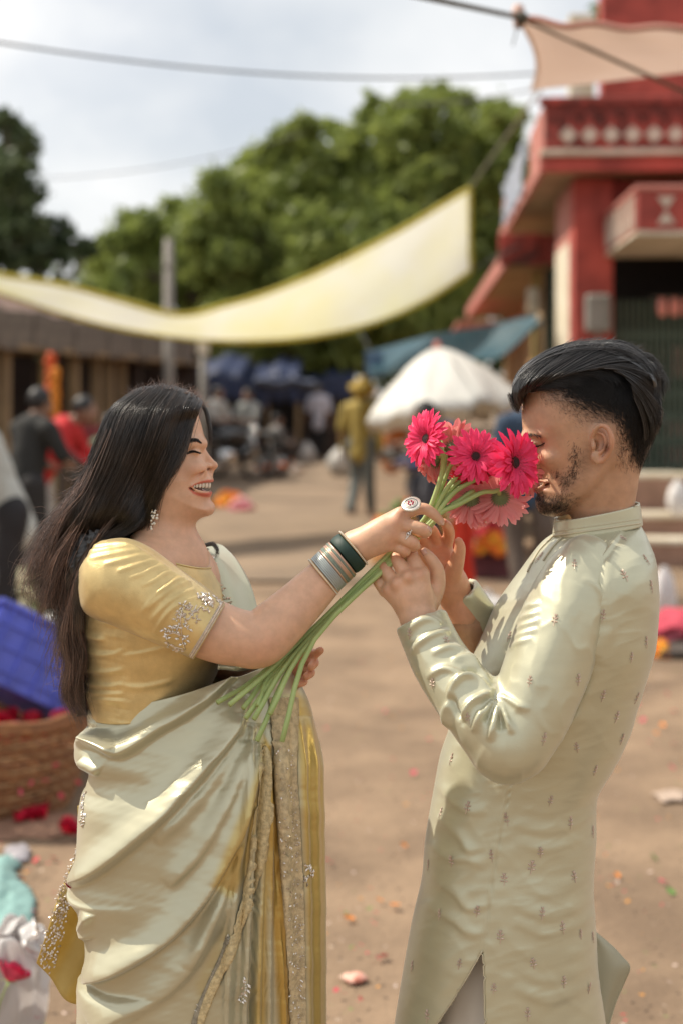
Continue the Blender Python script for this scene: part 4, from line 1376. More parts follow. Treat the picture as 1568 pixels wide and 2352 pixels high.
def line_sd(px, py, line):
    """signed side distance and 0..1 position along an open polyline (picture units)"""
    line = np.asarray(line, float)
    seg = np.linalg.norm(np.diff(line, axis=0), axis=1)
    cum = np.concatenate([[0], np.cumsum(seg)]); tot = cum[-1]
    best = np.full(np.shape(px), 1e18); sd = np.zeros(np.shape(px)); tt = np.zeros(np.shape(px))
    for i in range(len(line) - 1):
        a, b = line[i], line[i + 1]
        e = b - a
        t = np.clip(((px - a[0]) * e[0] + (py - a[1]) * e[1]) / (e @ e + 1e-12), 0, 1)
        dx, dy = px - a[0] - e[0] * t, py - a[1] - e[1] * t
        q = dx * dx + dy * dy
        s = np.sign(e[0] * dy - e[1] * dx)
        m = q < best
        best = np.where(m, q, best)
        sd = np.where(m, np.sqrt(q) * s, sd)
        tt = np.where(m, (cum[i] + t * seg[i]) / tot, tt)
    return sd, tt

def smooth_line(pts, n=24):
    return spline(pts, n)

def ridge(px, py, line, amp, wl, wr, taper=(0.12, 0.12), n=24):
    """height of a fold running along a line; wl / wr are its widths on either side"""
    d, t = line_sd(px, py, smooth_line(line, n))
    w = np.where(d < 0, wl, wr)
    k = np.clip(t / max(taper[0], 1e-3), 0, 1) * np.clip((1 - t) / max(taper[1], 1e-3), 0, 1)
    return amp * np.exp(-(d / w) ** 2) * np.sqrt(k)

def sstep(a, b, x):
    t = np.clip((x - a) / (b - a), 0, 1)
    return t * t * (3 - 2 * t)

def normals_of(v, f):
    a = v[f[:, 2]] - v[f[:, 0]]; b = v[f[:, 3]] - v[f[:, 1]]
    fn = np.cross(a, b)
    n = np.zeros_like(v)
    for k in range(4):
        np.add.at(n, f[:, k], fn)
    return n / (np.linalg.norm(n, axis=1)[:, None] + 1e-12)

def loft(st, nu, nv, e=1.0, disp=None, near=None):
    """tube through stations (ax, ay, bx, by, Y, t): a, b are the two outline points, t the half depth"""
    s = spline(np.array(st, float), nu)
    th = np.linspace(0, 2 * math.pi, nv, endpoint=False)
    # denser sampling on the camera side
    c, sn = np.cos(th), np.sin(th)
    c = np.sign(c) * np.abs(c) ** e
    V = np.zeros((nu, nv, 3))
    cx = (s[:, 0] + s[:, 2]) / 2; cy = (s[:, 1] + s[:, 3]) / 2
    hx_ = (s[:, 2] - s[:, 0]) / 2; hy_ = (s[:, 3] - s[:, 1]) / 2
    px = cx[:, None] + hx_[:, None] * c
    py = cy[:, None] + hy_[:, None] * c
    Y = s[:, 4][:, None]
    V[..., 0] = (px - CX) / F * Y
    V[..., 2] = CH - (py - HY) / F * Y
    V[..., 1] = Y - s[:, 5][:, None] * sn
    f = grid_faces(nu, nv, True)
    v = V.reshape(-1, 3)
    n = normals_of(v, f)
    ctr = np.stack([(cx - CX) / F * s[:, 4], s[:, 4], CH - (cy - HY) / F * s[:, 4]], -1).repeat(nv, 0)
    flip = np.sum(n * (v - ctr)) < 0
    if flip:
        f = f[:, ::-1]; n = -n
    if disp is not None:
        qx, qy = PX(v)
        fr = np.clip(np.tile(sn, nu) * 2.0 + 0.25, 0, 1)
        v = v + n * (disp(qx, qy, v) * fr)[:, None]
    return v, f

def displace(v, f, fn):
    n = normals_of(v, f)
    qx, qy = PX(v)
    fr = np.clip(-n[:, 1] * 2.0 + 0.25, 0, 1)
    return v + n * (fn(qx, qy, v) * fr)[:, None]

def cap_open(name, v, f, t, m, parent, cols=None):
    o = obj(name, v, f, m, parent, True, cols)
    md = o.modifiers.new('solid', 'SOLIDIFY'); md.thickness = t; md.offset = -1
    return o

class Hull2D:
    """half-width of a head as a function of the picture position, from its traced profile"""
    def __init__(self, poly, A, R, Y, adj=None):
        self.poly = smooth_closed(poly); self.A = np.array(A); self.R = np.array(R); self.Y = Y; self.m = Y / F; self.adj = adj
    def AR(self, px, py):
        A = np.interp(py, self.A[:, 0], self.A[:, 1])
        R = np.interp(py, self.R[:, 0], self.R[:, 1])
        if self.adj is not None: A = A + self.adj(px, py)
        return A, R
    def w(self, px, py):
        px = np.asarray(px, float); py = np.asarray(py, float)
        s = poly_sd(px, py, self.poly) * self.m
        A, R = self.AR(px, py)
        return A * np.sqrt(np.clip(1 - (1 - np.clip(s / R, 0, 1)) ** 2, 0, 1))
    def fill(self, S, k=0.0):
        X = S.ax[0][:, None]; Z = S.ax[2][None, :]
        px = CX + X / self.Y * F + 0 * Z; py = HY + (CH - Z) / self.Y * F + 0 * X
        s = poly_sd(px, py, self.poly) * self.m
        A, R = self.AR(px, py)
        g = 1 - np.minimum(s / R, 1)
        y = (S.ax[1] - self.Y)[None, :, None]
        q = np.sqrt((y / A[:, None, :]) ** 2 + g[:, None, :] ** 2)
        d = (q - 1) * np.minimum(A, R)[:, None, :]
        S.comb((slice(None),) * 3, d.astype(np.float32), k)

def smooth_closed(p, n=4):
    p = np.asarray(p, float)
    q = np.vstack([p[-1], p, p[0], p[1]])
    out = []
    for i in range(1, len(p) + 1):
        a, b, c, d = q[i - 1], q[i], q[i + 1], q[(i + 2) if i + 2 < len(q) else 2]
        for k in range(n):
            u = k / n
            out.append(0.5 * ((2 * b) + (-a + c) * u + (2 * a - 5 * b + 4 * c - d) * u * u + (-a + 3 * b - 3 * c + d) * u ** 3))
    return np.array(out)

def box_px(x0, x1, y0, y1, Ya, Yb, h):
    Ym = (Ya + Yb) / 2
    a = P(x0, y1, Ym); b = P(x1, y0, Ym)
    return SDF((a.x - 0.01, Ya, a.z - 0.01), (b.x + 0.01, Yb, b.z + 0.01), h)

def join(parts):
    V, Fc, C, k = [], [], [], 0
    for v, f, c in parts:
        V.append(v); Fc.append(f + k); C.append(c); k += len(v)
    return np.concatenate(V), np.concatenate(Fc), np.concatenate(C)

def bridge(V, Fc, pa, pb, na, nb):
    """joins two overlapping shells of one body: a face of each is opened and their rims are connected"""
    def pick(pt, sl):
        c = V[Fc[sl[0]:sl[1]]].mean(1)
        return sl[0] + int(np.argmin(((c - np.array(pt)) ** 2).sum(1)))
    i, j = pick(pa, na), pick(pb, nb)
    a, b = Fc[i], Fc[j][::-1]
    best = min(range(4), key=lambda s: sum(np.linalg.norm(V[a[k]] - V[b[(k + s) % 4]]) for k in range(4)))
    b = np.roll(b, -best)
    new = np.array([[a[k], a[(k + 1) % 4], b[(k + 1) % 4], b[k]] for k in range(4)])
    keep = np.ones(len(Fc), bool); keep[[i, j]] = False
    return keep, new
def join_body(parts, links):
    """parts -> one connected mesh; links: (part a, part b, point)"""
    V, Fc, C = join(parts)
    n = np.cumsum([0] + [len(p[1]) for p in parts])
    keep = np.ones(len(Fc), bool); new = []
    for a, b, pt in links:
        k, q = bridge(V, Fc, pt, pt, (n[a], n[a + 1]), (n[b], n[b + 1]))
        keep &= k; new.append(q)
    return V, np.concatenate([Fc[keep]] + new), C

def strands(paths, r, m, name, parent, nseg=None, taper=True, sides=3, tint=True):
    """hair: paths (n, k, 3) become thin three-sided tubes in one mesh"""
    paths = np.asarray(paths, float)
    n, k, _ = paths.shape
    d = np.gradient(paths, axis=1)
    d /= np.linalg.norm(d, axis=2)[..., None] + 1e-12
    up = np.zeros_like(d); up[..., 1] = -1.0
    a = np.cross(d, up); a /= np.linalg.norm(a, axis=2)[..., None] + 1e-9
    b = np.cross(d, a)
    rr = np.asarray(r, float).reshape(-1, 1, 1) * (np.linspace(1, 0.25, k)[None, :, None] if taper else 1.0) * np.ones((n, k, 1))
    rings = []
    for s in range(sides):
        t = 2 * math.pi * s / sides + 0.5
        rings.append(paths + (a * math.cos(t) + b * math.sin(t)) * rr)
    V = np.stack(rings, 2).reshape(-1, 3)
    base = (np.arange(n) * k * sides)[:, None, None]
    i = np.arange(k - 1)[None, :, None] * sides
    s = np.arange(sides)[None, None, :]
    s2 = (s + 1) % sides
    f = np.stack([base + i + s, base + i + s2, base + i + sides + s2, base + i + sides + s], -1).reshape(-1, 4)
    cols = None
    if tint:
        mid = paths[:, k // 3]
        g = np.clip(0.95 + 1.0 * vnoise(mid, 420, n) + np.random.RandomState(n).uniform(-0.6, 0.6, n) + 1.8 * (np.random.RandomState(n + 1).uniform(size=n) > .93), 0.10, 3.4)  # streaks of light painted in as brighter strands
        cols = np.repeat(g, k * sides)[:, None] * np.ones((1, 3))
    o = obj(name, V, f, m, parent, True, cols)
    return o

def comb_paths(guides, n, k, rs, spread=1.0, wob=2.0, wobf=3.0, clump=0.0, depth_fn=None, djit=0.002, tip=0.0):
    """interpolates between neighbouring guide lines (picture x, picture y, depth Y) with waves and flyaway tips"""
    G = np.array([spline(np.array(g, float), k) for g in guides])
    ng = len(G)
    u = rs.uniform(0, ng - 1 - 1e-6, n)
    i = u.astype(int); t = (u - i)[:, None, None]
    p = G[i] * (1 - t) + G[i + 1] * t
    s = np.linspace(0, 1, k)[None, :, None]
    off = rs.normal(size=(n, 1, 2)) * spread
    p[..., :2] += off * (0.4 + 0.6 * s)
    nc = max(6, n // 45)
    uc = np.sort(rs.uniform(0, ng - 1, nc)); near = np.clip(np.searchsorted(uc, u), 0, nc - 1)
    ca = rs.normal(size=(nc, 1, 2)) * clump
    p[..., :2] += ca[near] * s
    for c in range(3):
        ph = rs.uniform(0, 6.28, (nc, 1, 2))[near] + rs.normal(size=(n, 1, 2)) * .5; fr = wobf * (0.6 + 0.7 * c) * rs.uniform(0.8, 1.2, (nc, 1, 2))[near]
        p[..., :2] += wob / (1 + c) * np.sin(s * fr + ph) * s
    if tip:
        p[..., :2] += rs.normal(size=(n, 1, 2)) * tip * s ** 2.5
    # length variation
    L = rs.uniform(0.72, 1.0, n)
    q = np.empty_like(p)
    for a in range(n):
        tt = np.linspace(0, L[a], k) * (k - 1)
        j = np.minimum(tt.astype(int), k - 2); fr = (tt - j)[:, None]
        q[a] = p[a, j] * (1 - fr) + p[a, j + 1] * fr
    Y = q[..., 2]
    if depth_fn is not None:
        Y = depth_fn(q[..., 0], q[..., 1], Y)
    cd = rs.normal(size=nc) * (0.0028 if clump else 0)
    Y = Y + rs.normal(size=(n, 1)) * djit + cd[near][:, None] * np.linspace(.2, 1, k)[None, :]
    return np.stack([(q[..., 0] - CX) / F * Y, Y, CH - (q[..., 1] - HY) / F * Y], -1)

M_lash = mat('lash_hair', (0.008, 0.006, 0.005), rough=0.5)
M_teeth = mat('tooth_enamel', (0.80, 0.74, 0.62), rough=0.25, sss=0.15, var=0.03)
M_pearl = mat('pearl', (0.72, 0.66, 0.54), rough=0.22, spec=0.6, var=0.1, vs=40, clear=0.5)
M_silver = mat('silver_beads', (0.78, 0.70, 0.62), rough=0.28, metal=0.85, var=0.15, vs=200)
M_gold = mat('gold_metal', (0.75, 0.52, 0.28), rough=0.3, metal=0.9, var=0.1, vs=100)
def ball(mb, c, r, n=8):
    prof = [(r * math.sin(math.pi * i / (n // 2)), r * math.cos(math.pi * i / (n // 2))) for i in range(n // 2 + 1)]
    prof = [(max(a, r * 0.02), b) for a, b in prof]
    mb.lathe(prof, c, n)
    return mb
def leaf_rel(mb, loc, nrm, ang, ln, wd, th):
    """a small raised leaf / petal of embroidery lying on a surface"""
    z = Vector(nrm).normalized()
    x = Vector((1, 0, 0)); x = (x - z * x.dot(z)).normalized(); y = z.cross(x)
    d = x * math.cos(ang) + y * math.sin(ang); s = z.cross(d)
    loc = Vector(loc)
    v = [loc, loc + d * ln * .5 + s * wd * .5, loc + d * ln, loc + d * ln * .5 - s * wd * .5, loc + d * ln * .5 + z * th,
         loc - z * 0.001]
    mb.add(v, [(0, 1, 4), (1, 2, 4), (2, 3, 4), (3, 0, 4)])
def quad(p):
    return p
# ================================================================ the woman
M_skin_w = mat('fair_skin', (0.66, 0.395, 0.255), rough=0.46, var=0.075, vs=55, attr=True, sss=0.18, bump=0.12, bs=700, bdist=0.0006, spec=0.45, sscale=0.008)
YW = 2.24
mW = YW / F
def woman():
    rs = np.random.RandomState(21)
    face = [(375, 899), (420, 908), (446, 930), (459, 962), (467, 992), (472, 1012), (471, 1028), (473, 1044), (477, 1064), (482, 1080), (489, 1090), (489, 1100),
            (488.5, 1106), (485, 1113), (483, 1121), (484.5, 1128), (485.5, 1134), (483, 1145), (484, 1153), (490, 1162), (491, 1171), (485.6, 1180), (474.5, 1185), (461.8, 1191),
            (450.7, 1199), (443, 1209), (437, 1222), (433, 1240), (437, 1262), (450, 1295), (470, 1340), (400, 1350), (300, 1340), (285, 1280), (300, 1230),
            (292, 1170), (262, 1100), (243, 1030), (250, 960), (290, 915), (330, 900)]
    A = [(890, .066), (950, .070), (1000, .071), (1040, .069), (1090, .064), (1140, .059), (1180, .053), (1225, .050), (1260, .058), (1340, .075)]
    R = [(890, .080), (1040, .084), (1090, .078), (1140, .068), (1180, .056), (1225, .046), (1340, .05)]
    H = Hull2D(face, A, R, YW)
    S = box_px(230, 515, 888, 1345, YW - 0.13, YW + 0.13, 0.00185)
    H.fill(S)
    base = S.F.copy()
    m = mW
    def c3(px, py, dy): return P(px, py, YW + dy)
    for sgn in (-1, 1):
        wy = lambda x, y, o=0.0: sgn * float(H.w(x, y) + o)
        # brow ridge, socket, closed smiling eye
        S.ell(c3(456, 1036, wy(452, 1036, .004)), (13 * m, .010, 9 * m), None, 0.010, 's')
        S.cone(c3(440, 1017, wy(440, 1017, -.007)), c3(466, 1019, wy(466, 1019, -.006)), .008, .007, 0.009)
        S.ell(c3(447, 1039, wy(447, 1039, -.0105)), (12.5 * m, .0125, 8.5 * m), None, 0.004)
        # raised cheek, fold beside the mouth
        S.ell(c3(448, 1076, wy(448, 1076, -.011)), (25 * m, .0165, 20 * m), None, 0.014)
        S.cone(c3(464, 1082, wy(464, 1082, .002)), c3(441, 1108, wy(441, 1108, .004)), .0026, .0032, 0.006, 's')
        S.cone(c3(441, 1108, wy(441, 1108, .004)), c3(436, 1126, wy(436, 1126, .004)), .003, .002, 0.006, 's')
    # nose
    S.cone(c3(467, 1036, 0), c3(490, 1065, 0), 5.5 * m, 6.6 * m, 0.006)
    S.ell(c3(493.6, 1069, 0), (7.9 * m, 8.8 * m, 7.2 * m), None, 0.004)
    S.cone(c3(492, 1073, 0), c3(487, 1083, 0), 4 * m, 4.5 * m, 0.005)
    for sgn in (-1, 1):
        S.ell(c3(478, 1070.5, sgn * .0105), (9.5 * m, .0068, 7.0 * m), None, 0.005)
        S.ell(c3(481, 1077, sgn * .0135), (5.6 * m, .0065, 2.7 * m), Matrix.Rotation(0.2, 3, 'Y'), 0.001, 's')
    # chin, plump under-chin
    S.ell(c3(476, 1166, 0), (15 * m, .019, 13 * m), None, 0.010)
    # open laughing mouth: the surface set back inside the lip line
    mouth = smooth_closed([(441, 1116.5), (450, 1111.5), (460, 1108.8), (472, 1107.2), (484, 1107), (497, 1106), (499, 1128), (484, 1128.5), (474, 1129.5), (462, 1127.5), (452, 1123.5), (445, 1119.5)])
    X = S.ax[0][:, None]; Z = S.ax[2][None, :]
    mp = poly_sd(CX + X / YW * F + 0 * Z, HY + (CH - Z) / YW * F + 0 * X, mouth) * m
    carve = np.maximum(-mp[:, None, :] + 0 * base, -(base + 0.011))
    S.comb((slice(None),) * 3, carve.astype(np.float32), 0.0012, 's')
    for sgn in (-1, 1):
        def q(x, y, o): return c3(x, y, sgn * max(0.0, float(H.w(x, y) + o)))
        up = [(441, 1115), (451, 1109.5), (463, 1106), (474, 1103.8), (483, 1103)]
        S.chain([q(x, y, -.0015) for x, y in up] + [c3(486.5, 1103.4, 0)], [2.0 * m, 2.6 * m, 3.4 * m, 4.0 * m, 4.2 * m, 4.2 * m], 0.003)
        lo = [(441.5, 1118.5), (449, 1124.5), (460, 1130), (471, 1133), (479, 1133.5)]
        S.chain([q(x, y, -.0015) for x, y in lo] + [c3(481.5, 1132.5, 0)], [2.0 * m, 2.8 * m, 4.2 * m, 5.0 * m, 5.4 * m, 5.4 * m], 0.003)
    # shoulders under the blouse
    S.cone(c3(390, 1290, 0), P(300, 1330, YW - .105), .055, .05, 0.03)
    S.cone(c3(400, 1300, 0), P(455, 1355, YW + .09), .050, .032, 0.03)
    v, f = S.mesh()
    v = smooth_mesh(v, f, 1, 0.4)
    px, py = PX(v)
    ax = CX + v[:, 0] / YW * F; ay = HY + (CH - v[:, 2]) / YW * F
    col = np.ones((len(v), 3))
    def tint(mask, c):
        col[:] = col * (1 - mask[:, None]) + np.array(c) * mask[:, None]
    # pigments: cheeks, lips, scalp under the hair; shade painted into mouth and nostrils
    tint(0.30 * np.exp(-((ax - 452) / 24) ** 2 - ((ay - 1082) / 22) ** 2), (1.0, 0.72, 0.66))
    tint(0.25 * np.exp(-((ax - 494) / 10) ** 2 - ((ay - 1070) / 10) ** 2), (1.0, 0.74, 0.68))
    upl = poly_sd(ax, ay, [(441, 1116), (452, 1109), (466, 1102.5), (480, 1099), (489, 1099.5), (496, 1106), (484, 1108.5), (466, 1109.3), (452, 1112.5)])
    lol = poly_sd(ax, ay, [(441, 1117), (452, 1124), (464, 1127.8), (478, 1128.5), (494, 1126), (495, 1135), (486, 1141), (474, 1139), (460, 1134.5), (450, 1128.5)])
    tint(0.85 * sstep(-1.5, 1.5, np.maximum(upl, lol)), (0.86, 0.27, 0.30))
    ins = poly_sd(ax, ay, mouth)
    deep = (np.abs(v[:, 1] - YW) < H.w(ax, ay) - 0.006) | (ax > 484)
    tint(np.where((ins > 0.3) & deep, 0.93, 0), (0.16, 0.035, 0.03))
    hairpoly = [(395, 880), (470, 925), (462, 940), (448, 950), (440, 965), (436, 1000), (426, 1035), (418, 1052), (398, 1084), (373, 1098), (362, 1110), (353, 1142), (346, 1200), (320, 1215), (260, 1200), (220, 1040), (240, 900)]
    tint(0.97 * sstep(-2, 3, poly_sd(ax, ay, hairpoly)), (0.02, 0.018, 0.018))
    nos = 1.25 * np.exp(-((ax - 481) / 5) ** 2 - ((ay - 1077) / 2.4) ** 2) * (np.abs(v[:, 1] - YW) < 0.022) * (np.abs(v[:, 1] - YW) > 0.004)
    tint(np.minimum(nos, .95), (0.16, 0.06, 0.05))
    eyec = np.exp(-((ax - 446) / 12) ** 2 - ((ay - 1035) / 6) ** 2)
    tint(0.22 * eyec, (0.72, 0.55, 0.50))
    parts = [(v, f, col)]
    head_bvh = bvh_of(v, f)
    # arm and hand on the near side
    S2 = box_px(420, 1030, 1135, 1545, 2.02, 2.28, 0.0021)
    arm = [(430, 1420, 2.115, 69), (500, 1452, 2.115, 65.5), (556, 1466, 2.115, 61), (596, 1468, 2.118, 62), (640, 1432, 2.125, 58), (690, 1384, 2.14, 51.5), (742, 1331, 2.155, 44.5), (785, 1286, 2.165, 36), (815, 1257, 2.17, 31.5)]
    S2.chain([P(a, b, c) for a, b, c, d in arm], [d * m for a, b, c, d in arm], 0.012)
    W = (815, 1257, 2.172)
    def ch(S, pts, k=0.003):
        S.chain([P(a, b, c) for a, b, c, d in pts], [d * m for a, b, c, d in pts], k)
    for K in ((914, 1188, 2.158, 20.5), (906, 1207, 2.152, 21), (899, 1229, 2.154, 20), (890, 1249, 2.162, 17)):
        ch(S2, [(W[0], W[1], W[2], 28), ((W[0] + K[0]) / 2, (W[1] + K[1]) / 2 - 2, (W[2] + K[2]) / 2 - .006, 25), K], 0.012)
    for K in ((921, 1179, 2.150, 13.5), (911, 1199, 2.147, 13.5), (904, 1226, 2.149, 13), (897, 1250, 2.156, 11.5)):
        S2.ell(P(K[0], K[1], K[2]), (K[3] * m,) * 3, None, 0.008)
    ch(S2, [(923, 1179, 2.157, 15), (968, 1168, 2.150, 13), (993, 1180, 2.152, 12), (1011, 1198, 2.160, 9)], 0.0026)
    ch(S2, [(912, 1200, 2.153, 16), (973, 1217, 2.143, 14), (970, 1224, 2.172, 12.5), (950, 1218, 2.19, 10.5)], 0.0026)
    ch(S2, [(905, 1227, 2.155, 15.5), (947, 1246, 2.146, 13.8), (944, 1256, 2.175, 12), (922, 1246, 2.19, 10)], 0.0026)
    ch(S2, [(897, 1251, 2.162, 13.5), (929, 1264, 2.155, 12.2), (922, 1270, 2.178, 10.5), (905, 1262, 2.19, 9)], 0.0026)
    ch(S2, [(850, 1235, 2.195, 22), (905, 1222, 2.212, 15), (955, 1214, 2.212, 12.5), (987, 1211, 2.208, 8.5)], 0.004)
    v, f = S2.mesh()
    v = smooth_mesh(v, f, 1, 0.4)
    px, py = PX(v)
    col = np.ones((len(v), 3))
    for kx, ky, kr in ((921, 1179, 15), (911, 1199, 15), (904, 1226, 14), (897, 1250, 12), (968, 1168, 11), (975, 1217, 11), (950, 1247, 11), (930, 1265, 10)):
        g = np.exp(-((px - kx) / kr) ** 2 - ((py - ky) / kr) ** 2) * 0.35
        col = col * (1 - g[:, None]) + np.array((1.0, 0.72, 0.66)) * g[:, None]
    g = 0.25 * np.exp(-((px - 600) / 40) ** 2 - ((py - 1490) / 35) ** 2)
    col = col * (1 - g[:, None]) + np.array((0.95, 0.74, 0.68)) * g[:, None]
    parts.append((v, f, col))
    arm_bvh = bvh_of(v, f)
    # her other hand, below, round the stem ends
    S3 = box_px(590, 755, 1470, 1600, 2.14, 2.36, 0.0024)
    ch(S3, [(560, 1560, 2.32, 34), (632, 1545, 2.29, 30), (668, 1530, 2.27, 27)], 0.01)
    ch(S3, [(668, 1512, 2.262, 15), (700, 1497, 2.255, 12.5), (722, 1502, 2.235, 11), (736, 1494, 2.222, 9)], 0.003)
    ch(S3, [(672, 1528, 2.262, 15), (706, 1518, 2.25, 12.5), (722, 1522, 2.23, 11), (715, 1532, 2.214, 9.5)], 0.003)
    ch(S3, [(672, 1544, 2.264, 14), (700, 1540, 2.25, 12), (714, 1545, 2.232, 10.5), (704, 1554, 2.216, 9)], 0.003)
    ch(S3, [(660, 1556, 2.268, 13), (686, 1560, 2.252, 11), (698, 1566, 2.236, 9.5), (686, 1572, 2.222, 8)], 0.003)
    ch(S3, [(646, 1520, 2.262, 15), (655, 1500, 2.245, 12.5), (676, 1488, 2.232, 10)], 0.003)
    v, f = S3.mesh()
    v = smooth_mesh(v, f, 1, 0.4)
    parts.append((v, f, np.ones((len(v), 3)) * np.array((1.0, 0.80, 0.74))))
    # covered torso, hips and legs, and the far arm inside the drape
    S4 = SDF((-0.62, 1.98, 0.0), (0.03, 2.56, 1.42), 0.012)
    def w3(px, py, Y): return P(px, py, Y)
    S4.cone(w3(360, 1360, 2.26), w3(330, 1580, 2.26), .105, .085, 0.03)
    S4.cone(w3(330, 1580, 2.26), w3(390, 1850, 2.26), .085, .10, 0.03)
    S4.cone(w3(300, 1330, 2.15), w3(425, 1418, 2.115), .05, .043, 0.02)
    for dy in (-.075, .075):
        S4.cone(w3(400, 1850, 2.26 + dy), w3(420, 2500, 2.26 + dy), .075, .05, 0.03)
        S4.cone(w3(420, 2500, 2.26 + dy), Vector((w3(440, 2500, 2.26).x, 2.26 + dy, 0.09)), .055, .04, 0.02)
        S4.cone(Vector((w3(440, 2500, 2.26).x, 2.26 + dy, 0.045)), Vector((w3(440, 2500, 2.26).x + .16, 2.26 + dy, 0.03)), .035, .028, 0.02)
    S4.cone(w3(470, 1340, 2.34), w3(530, 1500, 2.36), .048, .042, 0.02)
    S4.cone(w3(530, 1500, 2.36), w3(620, 1548, 2.30), .040, .027, 0.02)
    v, f = S4.mesh()
    parts.append((v, f, np.ones((len(v), 3))))
    V, Fc, C = join_body(parts, [(0, 3, P(380, 1335, 2.28)), (1, 3, P(420, 1420, 2.12)), (2, 3, P(590, 1550, 2.31))])
    body = obj('person', V, Fc, M_skin_w, None, True, C)
    tag(body, 'laughing long-haired woman in gold blouse and pale sage sari holding out flowers', 'person')

    # ---- teeth
    tb = MB()
    for sgn in (-1, 1):
        for x, y, r in ((446.5, 1115.5, 2.5), (452.5, 1114.5, 3.2), (459.5, 1113.8, 3.7), (466.8, 1113.2, 3.9), (474, 1113.2, 4.2), (480.5, 1113.4, 4.3)):
            w = float(H.w(x, y)) - 0.0062
            p = P(x, y, YW + sgn * max(w, .004))
            prof = [(0.2, 1.15), (0.85, 0.95), (1.0, 0.2), (0.98, -0.6), (0.7, -1.2), (0.15, -1.4)]
            tb.lathe([(a * r * m * 1.06, b * r * m * 1.4) for a, b in prof], p, 10)
    for x, y, r in ():
        for sgn in (-1, 1):
            tb.lathe([(a * r * m, b * r * m) for a, b in [(0.2, 1.2), (0.9, 0.8), (1, 0), (0.9, -1)]], P(x, y, YW + sgn * (float(H.w(x, y)) - .008)), 8)
    tb.build('teeth', M_teeth, body, True)

    # ---- eyebrow, lashes
    bp = []
    for side in (0,):
        for k in range(330):
            t = rs.uniform(0, 1)
            bl = spline([(433, 1015), (441, 1012), (449, 1011), (456, 1013), (463.5, 1018)], 50)
            b = bl[int(t * 49)] + rs.normal(size=2) * np.array([.5, 1.9 * (1 - .45 * abs(1 - 2 * t))])
            pts = []
            for j in range(4):
                q, n = cast(head_bvh, b[0] - 1.6 * j, b[1] - 0.9 * j * (0.3 + 0.7 * t) + 0.25 * j * j * .5, 0.0004 + 0.0003 * j)
                if q is None: break
                pts.append(q)
            if len(pts) == 4: bp.append(pts)
    strands(bp, 0.00048, M_lash, 'eyebrow', body)
    lp = []
    lid = spline([(430, 1041.5), (437, 1038), (444, 1036.5), (451, 1037.5), (457.5, 1040.5)], 60)
    for k in range(260):
        t = rs.uniform(0, 1); b = lid[int(t * 59)]
        pts = []
        q, n = cast(head_bvh, b[0], b[1] + rs.uniform(-.6, .9), 0.0002)
        if q is None: continue
        for j in range(5):
            u = j / 4
            pts.append(q + Vector((0.0035 * (t - 0.1) * u, -0.0035 * u, -0.0022 * u + 0.0026 * u * u)) * (0.6 + 0.9 * t))
        lp.append(pts)
    strands(lp, 0.00045, M_lash, 'eyelash', body)
    # kajal line of the closed lid
    kl = [cast(head_bvh, a, b + .4, 0.0003)[0] for a, b in lid]
    kl = [q for q in kl if q is not None]
    MB().tube(kl, [0.0008 + 0.0015 * math.sin(math.pi * min(1, 0.15 + 0.85 * i / len(kl))) for i in range(len(kl))], 5).build('eye_line', M_lash, body, True)

    # ---- earring of pearls
    e = MB(); e2 = MB()
    for cx_, cy_, r in ((262, 1965, 16), (215, 1985, 15), (250, 1995, 20), (290, 2030, 18), (215, 2040, 18), (245, 2040, 17), (285, 2075, 22), (230, 2070, 20),
                        (205, 2110, 16), (245, 2150, 24), (215, 2160, 15), (200, 2200, 15), (205, 2230, 19)):
        px_, py_ = 315.8 + .1587 * cx_, 861.2 + .1587 * cy_
        ball(e, P(px_, py_, 2.166 + rs.uniform(-.003, .003)), r * .1587 * mW * 1.05)
    for k in range(26):
        px_, py_ = 315.8 + .1587 * rs.uniform(185, 290), 861.2 + .1587 * rs.uniform(1950, 2190)
        ball(e2, P(px_, py_, 2.169), 5.5 * .1587 * mW * 1.1, 6)
    ear = e2.build('earring', M_gold, body, True)
    e.build('pearl_cluster', M_pearl, ear, True)
    return body, H, head_bvh, arm_bvh
WOMAN, WH, W_HEAD_BVH, W_ARM_BVH = woman()
